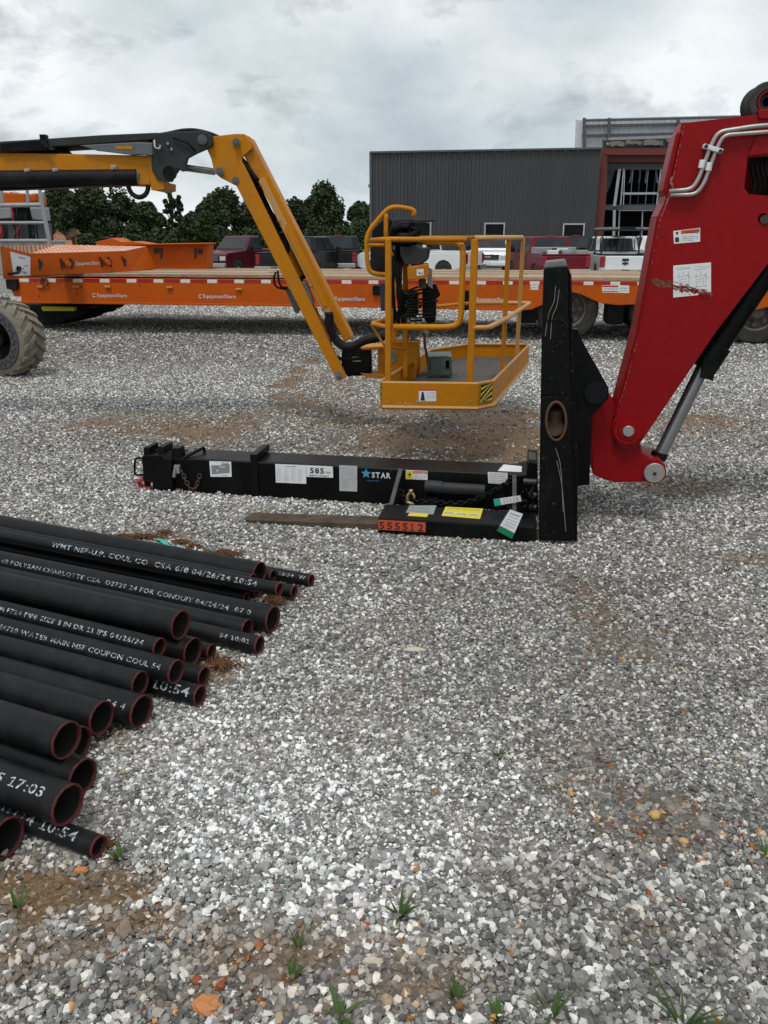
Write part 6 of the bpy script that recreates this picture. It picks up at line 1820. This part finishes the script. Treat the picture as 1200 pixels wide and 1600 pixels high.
# ------------------------------------------------------------------ parked vehicles
def pickup(label, paint, loc, yaw, cab='crew', bed=True, tail=None, grille='bar', chromeb=True, group='vehicles parked beyond the trailer', name='pickup_truck', rack=False, emblem=None, load=False, cargo_box=False, sc=1.0, stripe=None):
    """x forward, y left; built at the origin then turned on its own Empty"""
    T = thing(name, (0, 0, 0), label, 'truck' if name == 'pickup_truck' else 'car', group)
    P = M[paint]; Lh = 2.8; w = .97
    X, Y, Z = Vector((1, 0, 0)), Vector((0, 1, 0)), UP
    fr = 1.85 if cab == 'crew' else 1.55     # cowl
    rc = -.75 if cab == 'crew' else -.25     # cab back
    if name == 'suv': rc = -2.45
    zbed = 1.16; zh = 1.12; zr = 1.86

    def arch(cx, r=.44, n=7): return [(cx + r * math.cos(a), .42 + r * math.sin(a)) for a in np.linspace(math.pi, 0, n)]
    low = [(-Lh, .55), (-2.25, .45)] + arch(-1.72) + [(-1.0, .38), (1.25, .38)] + arch(1.85) + [(2.55, .42), (2.78, .52), (2.82, .80), (2.78, zh - .10), (2.6, zh), (fr - .4, zh + .10), (rc, zh + .10), (rc, zbed), (-Lh, zbed)]
    m = MB(); m.prism([Vector((x, -w, z)) for x, z in low], Y * (2 * w)); obj('body', m, P, T, bevel=.05, seg=3)
    if bed and name == 'pickup_truck':
        m = MB(); m.box((( -Lh + rc) / 2, 0, zbed + .003), (rc + Lh - .2, 2 * w - .24, .01)); obj('bed_opening', m, M['rubber'], T)
        for s in (-1, 1):
            m = MB(); m.box(((-Lh + rc) / 2, s * (w - .07), zbed + .03), (rc + Lh, .12, .06)); obj('bed_rail', m, P if not stripe else M['rubber'], T, bevel=.02)
        m = MB(); m.box((-Lh + .04, 0, zbed + .03), (.10, 1.7, .06)); obj('tailgate_cap', m, M['rubber'] if stripe else P, T, bevel=.02)
    # glasshouse
    iw = .78
    b4 = [Vector((rc, -w + .04, zh + .08)), Vector((fr - .35, -w + .04, zh + .08)), Vector((fr - .35, w - .04, zh + .08)), Vector((rc, w - .04, zh + .08))]
    t4 = [Vector((rc + .12, -iw, zr)), Vector((fr - 1.0, -iw, zr)), Vector((fr - 1.0, iw, zr)), Vector((rc + .12, iw, zr))]
    m = MB(); m.hexa(b4, t4); obj('cab', m, P, T, bevel=.06, seg=3)

    def pane(nm, a, b, c, d, mt='carglass', k0=.1, k1=.9, j0=.12, j1=.88, th=.012, parent=T):
        L_ = lambda p, q, t: p * (1 - t) + q * t
        q = [L_(L_(a, b, k), L_(d, c, k), j) for k, j in ((k0, j0), (k1, j0), (k1, j1), (k0, j1))]
        n = (q[1] - q[0]).cross(q[3] - q[0]).normalized() * th
        m = MB(); m.prism([p - n * .3 for p in q], n * 1.3); return obj(nm, m, M[mt], parent)
    pane('windshield', b4[1], b4[2], t4[2], t4[1], k0=.06, k1=.94)
    pane('rear_window', b4[3], b4[0], t4[0], t4[3], k0=.12, k1=.88)
    sp = [0, .47, 1] if cab == 'crew' else [0, 1]
    for i in range(len(sp) - 1):
        L_ = lambda p, q, t: p * (1 - t) + q * t
        pane('side_window', L_(b4[0], b4[1], sp[i]), L_(b4[0], b4[1], sp[i + 1]), L_(t4[0], t4[1], sp[i + 1]), L_(t4[0], t4[1], sp[i]), k0=.08, k1=.92)
        pane('side_window', L_(b4[2], b4[3], 1 - sp[i + 1]), L_(b4[2], b4[3], 1 - sp[i]), L_(t4[2], t4[3], 1 - sp[i]), L_(t4[2], t4[3], 1 - sp[i + 1]), k0=.08, k1=.92)
    m = MB(); m.box((rc + .14, 0, zr + .005), (.06, .36, .05)); obj('brake_lamp', m, M['lamp_red'], T, bevel=.01)
    for s in (-1, 1):
        m = MB(); m.box((fr - .55, s * (w + .13), 1.30), (.12, .2, .2)); m.box((fr - .5, s * (w + .02), 1.25), (.05, .1, .05)); obj('mirror', m, M['rubber'], T, bevel=.03)
        # doors
        for dx in ((.75, -.2) if cab == 'crew' else (.75,)):
            m = MB(); m.box((dx - .15, s * (w + .01), 1.02), (.16, .03, .03)); obj('door_handle', m, M['rubber'] if paint != 'whitepaint' else M['rubber'], T)
            m = MB(); m.box((dx + .55, s * (w + .001), .85), (.012, .008, .75)); obj('door_seam', m, M['ink'], T)
        m = MB(); m.box((-Lh - .0, s * (w - .10), .93), (.07, .20, .42)); obj('tail_lamp', m, M['lamp_red'], T, bevel=.02)
        m = MB(); m.box((2.78, s * (w - .2), .86), (.10, .34, .2)); obj('headlamp', m, M['lamp_clear'], T, bevel=.03)
    # tailgate, bumpers, plate
    m = MB(); m.box((-Lh - .012, 0, .88), (.05, 1.5, .5)); tg = obj('tailgate', m, P, T, bevel=.02)
    m = MB(); m.box((-Lh - .04, 0, 1.0), (.02, .26, .10)); obj('tailgate_handle', m, M['ink'], tg, bevel=.01)
    if emblem:
        m = MB(); m.box((-Lh - .045, 0, .87), (.02, .24, .07)); m.box((-Lh - .046, 0, .87), (.02, .08, .12)); obj('emblem', m, M[emblem], tg, bevel=.01)
    m = MB(); m.box((-Lh - .10, 0, .56), (.2, 1.9, .2)); bu = obj('rear_bumper', m, M['steel'] if chromeb else P, T, bevel=.03)
    m = MB(); m.box((-Lh - .205, 0, .57), (.012, .32, .14)); obj('number_plate', m, M['ink'] if chromeb else M['white'], bu)
    m = MB(); m.box((2.86, 0, .56), (.18, 1.92, .2)); fb = obj('front_bumper', m, M['steel'] if chromeb else P, T, bevel=.04)
    m = MB(); m.box((2.955, 0, .58), (.012, .32, .14)); obj('number_plate', m, M['white'], fb)
    m = MB(); m.box((2.80, 0, .87), (.07, 1.1, .26)); g = obj('grille', m, M['ink'], T, bevel=.02)
    for k in range(3):
        q = MB(); q.box((2.84, 0, .79 + .08 * k), (.02, 1.06, .018)); obj('grille_bar', q, M['steel'] if chromeb else M['bluegrey'], g)
    q = MB(); q.box((2.845, 0, .87), (.03, .3, .07)); obj('badge', q, M['steel'], g, bevel=.02)
    for x in (-1.72, 1.85):
        for s in (-1, 1):
            m = MB(); m.lathe(Vector((x, s * .80, .39)), Y * s, [(-.12, .2), (-.12, .34), (-.08, .39), (.10, .39), (.15, .35), (.15, .24), (.12, .22)], 22); wh = obj('wheel', m, M['tyre'], T, smooth=True)
            m = MB(); m.lathe(Vector((x, s * .80, .39)), Y * s, [(.145, .24), (.10, .21), (.10, .12), (.13, .08), (.13, 0)], 18); obj('rim', m, M['silver'], wh, smooth=True)
            m = MB(); m.prism([Vector((x + .44 * math.cos(a), s * (w - .05), .42 + .44 * math.sin(a))) for a in np.linspace(0, math.pi, 9)], Y * (s * -.35)); obj('wheel_well', m, M['ink'], T)
    if rack:
        for x in (-Lh + .3, rc - .1):
            m = MB()
            for s in (-1, 1): m.box((x, s * (w - .08), 1.62), (.06, .06, .95))
            m.box((x, 0, 2.1), (.06, 2 * w - .1, .06)); obj('rack_hoop', m, M['ink'], T)
        for y, mt, zz in ((-.78, 'silver', 2.17), (.5, 'silver', 2.17)):
            m = MB()
            for dy in (-.17, .17): m.box((-.9, y + dy, zz), (3.6, .05, .08))
            for k in range(9): m.box((-2.5 + k * .4, y, zz), (.04, .3, .03))
            obj('ladder', m, M[mt], T)
        m = MB(); m.box((-1.2, -.1, 2.16), (2.6, .5, .1)); obj('rack_cargo', m, M['rubber'], T, bevel=.03)
        m = MB()
        for k in range(7): m.box((rc - .06, -.7 + k * .23, 1.55), (.03, .03, .55))
        m.box((rc - .06, 0, 1.3), (.04, 1.7, .05)); obj('headache_rack', m, M['ink'], T)
    if load:
        r = random.Random(1)
        for k in range(14):
            m = MB(); s = r.uniform(.12, .3); m.box((-2.2 + r.uniform(-.4, .5), r.uniform(-.7, .7), 1.2 + r.uniform(0, .12)), (s, s * 1.6, s * .7)); obj('bed_clutter', m, M[r.choice(['white', 'yellowtop', 'rust', 'silver', 'rubber'])], T, bevel=.02)
        m = MB(); m.box((rc - .35, 0, 1.3), (.5, 1.75, .3)); obj('tool_chest', m, M['silver'], T, bevel=.02)
    T.rotation_euler = (0, 0, yaw); T.location = loc; T.scale = (sc, sc, sc)
    return T


def park(px, Y, yaw_deg, **k):
    c = at(px, 400, Y); return pickup(loc=(c.x, Y, float(zg(np.array(c.x), np.array(Y)))), yaw=math.radians(yaw_deg), **k)


# yaw 90 = nose away from the viewer (tail showing)
park(383, 42, -117, label='older maroon pickup with chrome bumper facing left near the tree line', paint='maroon', cab='single')
park(476, 38, 70, label='dark crew cab pickup half hidden by the yellow boom', paint='blackcar', cab='crew')
park(532, 42.0, 88, label='black pickup with gold emblem on its tailgate and steel bumper', paint='blackcar', emblem='yellowdecal')
park(655, 39, 150, label='white pickup seen from the side through the basket rails', paint='whitepaint', cab='crew')
park(768, 44, -101, label='white pickup facing us with dark grille beyond the basket', paint='whitepaint', chromeb=False)
park(852, 35.5, 96, label='dark red pickup with loaded open bed left of the white ladder rack truck', paint='redcar', load=True)
park(895, 43, 86, label='dark pickup with pale green glass between red and white trucks', paint='blackcar')
park(957, 35.5, 85, label='white pickup with ladder rack over its bed near the unfinished building', paint='whitepaint', rack=True, emblem='ink', stripe=True)
park(1022, 43, 86, label='white pickup mostly hidden behind the red telehandler boom', paint='whitepaint')
park(1140, 40.0, -88, label='silver pickup parked rightmost behind the red telehandler boom', paint='silver')

# ------------------------------------------------------------------ trees
def tree_mesh(seed, h, w, leaf, n, kind):
    r = random.Random(seed)
    tr = MB(); base = .18 * h
    tr.tube(smooth_path([Vector((0, 0, -.3)), Vector((r.uniform(-.1, .1), 0, h * .3)), Vector((r.uniform(-.3, .3), r.uniform(-.2, .2), h * .62)), Vector((r.uniform(-.4, .4), 0, h * .9))], 4), [.035 * h * (1 - .85 * i / 12) for i in range(13)], 7)
    cl = []
    k = 26 if kind != 'sparse' else 34
    for i in range(k):
        t = r.random() ** .8; a = r.uniform(0, 6.28)
        if kind == 'sparse': zz = h * (.2 + .78 * t); rad = w * .62 * (1 - t) ** .6 * r.uniform(.2, 1)
        else: zz = h * (.13 + .78 * t); rad = w * .5 * math.sqrt(max(.02, 1 - abs(2 * t - .75) ** 2.2)) * r.uniform(.25, .92)
        c = Vector((rad * math.cos(a), rad * math.sin(a), zz)); cl.append((c, w * (r.uniform(.12, .24) if kind != 'sparse' else r.uniform(.05, .12))))
        tr.tube([Vector((0, 0, zz * .72)), Vector((c.x * .5, c.y * .5, zz * .86)), c], [.010 * h, .006 * h, .003 * h], 5)
    lf = MB(); vs = []; fs = []
    for i in range(n):
        c, cr = cl[r.randrange(len(cl))]
        d = Vector((r.gauss(0, 1), r.gauss(0, 1), r.gauss(0, .8))).normalized() * cr * r.uniform(.55, 1.1) ** .6
        p = c + d; s = leaf * r.uniform(.6, 1.5)
        u = Vector((r.gauss(0, 1), r.gauss(0, 1), r.gauss(0, .6))).normalized(); v = u.cross(Vector((r.gauss(0, 1), r.gauss(0, 1), r.gauss(0, 1)))).normalized()
        o = len(vs); vs += [p - u * s, p + v * s * .6, p + u * s, p - v * s * .6]; fs.append((o, o + 1, o + 2, o + 3))
    lf.v = [tuple(x) for x in vs]; lf.f = fs; lf.m = [0] * len(fs)
    return tr, lf


def plant_tree(lab, px, top, Y, wpx, seed, mt, kind='full', n=10500, leaf=None):
    g = float(zg(np.array(0.0), np.array(Y))); P = at(px, top, Y); h = P.z - g; w = wpx * Y / 1320
    tr, lf = tree_mesh(seed, h, w, leaf or .0125 * Y / 6.5, n, kind)
    T = thing('tree', (P.x, Y, g), lab, 'tree', 'trees along the back of the yard')
    off = Vector((P.x, Y, g))
    for m_ in (tr, lf): m_.v = [tuple(Vector(v) + off) for v in m_.v]
    obj('trunk', tr, M['bark'], T); obj('crown', lf, M[mt], T)


for a in [
    ('leftmost tree beyond the yard just outside the left edge', -110, 305, 110, 95, 'leafdark'),
    ('tree at the left edge behind the grey rack frame base', -40, 312, 106, 80, 'leafmid'),
    ('dark tree at far left behind the grey rack frame', 30, 318, 112, 95, 'leafdark'),
    ('tall dark tree just right of the grey rack frame', 92, 296, 108, 78, 'leafdark'),
    ('tallest broad dark tree under the yellow boom tube', 140, 291, 104, 90, 'leafdark'),
    ('open airy tree under the boom end showing sky gaps', 186, 296, 110, 62, 'leafdark', 'full', 5600),
    ('rounded lighter green tree right of the hose loop', 227, 319, 100, 60, 'leafmid'),
    ('thin wispy tree with two bare spires left of the big clump', 263, 292, 102, 26, 'leafpale', 'sparse', 2600),
    ('slender wispy tree beside the taller wispy one', 279, 306, 104, 20, 'leafpale', 'sparse', 1900),
    ('low dark tree between wispy trees and big clump', 300, 333, 100, 50, 'leafdark'),
    ('bright green bushy tree left of the maroon pickup roof', 322, 333, 92, 42, 'leafmid'),
    ('large domed dark tree above the maroon pickup', 348, 301, 104, 84, 'leafdark'),
    ('medium tree behind the yellow jib above the maroon pickup', 397, 318, 106, 70, 'leafdark'),
    ('dark tree just right of the yellow jib', 462, 318, 104, 66, 'leafdark'),
    ('tallest rounded tree right of the jib over the black pickup', 505, 292, 106, 78, 'leafdark'),
    ('dark tree touching the left corner of the charcoal building', 560, 318, 108, 66, 'leafdark'),
    ('tree peeping out beside the charcoal building left wall', 600, 325, 112, 60, 'leafdark'),
]:
    lab, px, top, Y, wpx, mt = a[:6]
    plant_tree(lab, px, top, Y, wpx, px, mt, *(a[6:]))

# undergrowth filling in under the crowns
_br = random.Random(77)
vs = []; fs = []
for i, px in enumerate(range(-200, 640, 20)):
    Y = 97 + _br.uniform(-3, 10); top = 352 + _br.uniform(-14, 8)
    P = at(px + _br.uniform(-6, 6), top, Y); g = float(zg(np.array(0.0), np.array(Y))); h = P.z - g
    for k in range(2000):
        d = Vector((_br.gauss(0, 1), _br.gauss(0, .7), abs(_br.gauss(0, .55)))); d = d.normalized() * _br.uniform(.6, 1) ** .5
        p = Vector((P.x + d.x * 2.1, Y + d.y * 1.8, g - .1 + d.z * h * (1 + .2 * math.sin(d.x * 5 + i)))); s = .2 * _br.uniform(.6, 1.4)
        u = Vector((_br.gauss(0, 1), _br.gauss(0, 1), _br.gauss(0, .6))).normalized(); v = u.cross(Vector((_br.gauss(0, 1), _br.gauss(0, 1), _br.gauss(0, 1)))).normalized()
        o = len(vs); vs += [p - u * s, p + v * s * .6, p + u * s, p - v * s * .6]; fs.append((o, o + 1, o + 2, o + 3))
m = MB(); m.v = [tuple(x) for x in vs]; m.f = fs; m.m = [0] * len(fs)
obj('undergrowth', m, M['leafdark'], label='dark brush growing in one mass under the trees', kind='stuff')

# ------------------------------------------------------------------ weeds, loose bits
def weed(px, py, n, L, label, seed, wide=.004, spread=.9):
    r = random.Random(seed); c = on_z(px, py); c.z = float(zg(np.array(c.x), np.array(c.y)))
    T = thing('weed', c, label, 'weed', 'weeds growing through the gravel')
    for i in range(n):
        a = r.uniform(0, 6.28); l = L * r.uniform(.55, 1.15); lean = r.uniform(.25, spread)
        d = Vector((math.cos(a), math.sin(a), 0)); s = Vector((-d.y, d.x, 0)); pts = []
        for k in range(6):
            t = k / 5; pts.append(c + d * (l * lean * t) + UP * (l * (t - .55 * lean * t * t)) + d * .004)
        w = wide * r.uniform(.7, 1.3); m = MB(); v = []
        for k, p in enumerate(pts):
            ww = w * (1 - (k / 5) ** 2.2) + .0004; v += [p - s * ww, p + UP * (-ww * .35), p + s * ww]
        m.add(v, [(k * 3 + j, k * 3 + j + 1, k * 3 + j + 4, k * 3 + j + 3) for k in range(5) for j in range(2)])
        obj('leaf_blade', m, M['blade'], T)


weed(625, 1436, 15, .07, 'dark green broad-bladed weed in the white gravel near the bottom middle', 1, .005)
weed(1068, 1604, 13, .15, 'largest grass tuft with long curved blades at the bottom right corner', 2, .0036, .9)
weed(780, 1594, 10, .06, 'green weed at the bottom edge right of centre', 3, .004)
weed(530, 1592, 8, .07, 'flat bright green sprig at the bottom edge left of centre', 4, .0045, 1.3)
weed(185, 1345, 9, .055, 'small weed beside the end of the front narrow pipe', 5, .0045)
weed(26, 1418, 7, .06, 'small weed standing in the brown puddle at lower left', 6, .004)
weed(466, 1482, 9, .06, 'thin yellowish weed left of the dark broad-bladed one', 7, .0028)
weed(458, 1530, 9, .05, 'low weed below the thin yellowish one', 8, .004)
weed(712, 1560, 9, .055, 'low dark sprig between two bottom edge weeds', 9, .004)
weed(1135, 892, 9, .07, 'pale thin weed right of the black post on bare gravel', 10, .0022, .5)
weed(780, 1182, 7, .04, 'tiny weed in the gravel at mid right', 11, .003)
weed(860, 1590, 7, .09, 'sparse long blades just left of the largest tuft', 12, .003, 1.2)
weed(1196, 1340, 6, .06, 'small weed at the right edge of the picture', 13, .003)


def rock(px, py, sx, sy, sz, mt, label, seed, name='rock'):
    c = on_z(px, py); r = random.Random(seed); m = MB(); vs = []
    nr, na = 5, 9
    for i in range(nr):
        ph = math.pi * (i + .5) / nr
        for j in range(na):
            a = 2 * math.pi * j / na; q = r.uniform(.82, 1.15)
            vs.append(c + Vector((sx * q * math.sin(ph) * math.cos(a), sy * q * math.sin(ph) * math.sin(a), sz * (.55 + math.cos(ph) * q))))
    fs = [(i * na + j, i * na + (j + 1) % na, (i + 1) * na + (j + 1) % na, (i + 1) * na + j) for i in range(nr - 1) for j in range(na)] + [tuple(range(na))[::-1], tuple((nr - 1) * na + j for j in range(na))]
    m.add(vs, fs); obj(name, m, M[mt], label=label, cat=name)


M['orangerock'] = mat('orange_brown_rock', (.48, .19, .07), .75, dirt=.8, dirtcol=(.55, .33, .18), scale=22, bump=.4)
M['yellowrock'] = mat('yellow_brown_rock', (.52, .34, .13), .75, dirt=.8, dirtcol=(.3, .14, .05), scale=30, bump=.4)
M['rustrock'] = mat('rust_red_rock', (.26, .075, .025), .8, dirt=.6, dirtcol=(.12, .04, .02), scale=30, bump=.4)
M['palerock'] = mat('pale_tan_rock', (.50, .44, .35), .8, dirt=.6, dirtcol=(.3, .25, .2), scale=20, bump=.3)
M['whiterock'] = mat('white_rock', (.80, .79, .76), .7, dirt=.3, scale=20, bump=.3)
rock(325, 1576, .034, .028, .016, 'orangerock', 'largest orange stone near the bottom edge left of centre', 1)
rock(308, 1534, .014, .012, .009, 'rustrock', 'dark rust stone above the largest orange stone', 2)
rock(127, 1362, .020, .010, .009, 'orangerock', 'flat orange stone just below the end of the front pipe', 3)
rock(345, 1545, .012, .012, .014, 'rustrock', 'upright dark rust stone right above the largest orange stone', 4)
rock(1023, 1276, .018, .016, .012, 'yellowrock', 'yellowish stone topping the rusty patch at right', 5)
rock(1068, 1316, .013, .010, .008, 'yellowrock', 'small yellow stone below right of the yellowish one', 6)
rock(1098, 1348, .014, .009, .008, 'orangerock', 'orange chip at the lower right of the rusty patch', 7)
rock(1017, 1407, .012, .008, .007, 'orangerock', 'orange chip well below the rusty patch', 8)
rock(582, 1505, .026, .012, .010, 'palerock', 'flat tan stone among grey chips at the lower middle', 9)
rock(648, 1017, .050, .014, .010, 'palerock', 'thin tan slab of stone lying in the middle of the yard', 10)
rock(333, 1300, .020, .016, .013, 'whiterock', 'roundest white stone right of the front pipe ends', 11)
rock(555, 1365, .017, .013, .012, 'whiterock', 'white pointed stone above the dark broad-bladed weed', 12)
rock(920, 1520, .016, .013, .011, 'whiterock', 'white stone in the grey gravel at the bottom right', 13)


def strap():
    a, b = on_z(245, 842, .012), on_z(266, 856, .010); m = MB(); s = (b - a).cross(UP).normalized() * .012
    P = [a, a * .6 + b * .4 + UP * .012, b]
    v = []
    for p in P: v += [p - s, p + s, p + s + UP * .0015, p - s + UP * .0015]
    m.add(v, [(3, 2, 1, 0), (8, 9, 10, 11)] + [(i * 4 + j, i * 4 + (j + 1) % 4, i * 4 + 4 + (j + 1) % 4, i * 4 + 4 + j) for i in range(2) for j in range(4)])
    obj('plastic_strap', m, M['tealtape'], label='short strip of teal plastic strap lying behind the back pipe', cat='strap')


strap()
# clods of rust-brown earth and dead grass behind the pipes
M['clod'] = mat('dead_grass_clod', (.13, .055, .02), .95, dirt=1, dirtcol=(.06, .035, .02), scale=30, bump=.8)
_r = random.Random(21)
m = MB()
for cx, cy, sx, sy, n in ((225, 838, 26, 3, 160), (283, 846, 10, 3, 60), (303, 853, 10, 3, 60), (350, 865, 26, 4, 130), (190, 837, 12, 2, 40), (258, 831, 8, 2, 30), (165, 1318, 9, 5, 60), (430, 938, 20, 8, 70), (345, 1035, 25, 10, 70)):
    for i in range(n):
        p = on_z(cx + _r.gauss(0, sx * .5), cy + _r.gauss(0, sy * .5), .012); a = _r.uniform(0, 6.28); l = _r.uniform(.008, .022)
        d = Vector((math.cos(a) * l, math.sin(a) * l, _r.uniform(-.006, .010))); w = UP.cross(d).normalized() * _r.uniform(.0015, .004)
        m.prism([p - d - w, p + d - w * .3, p + d + w * .3, p - d + w], UP * _r.uniform(.002, .006))
obj('earth_clods', m, M['clod'], label='rust brown dead grass and clods along the back pipe', kind='stuff')
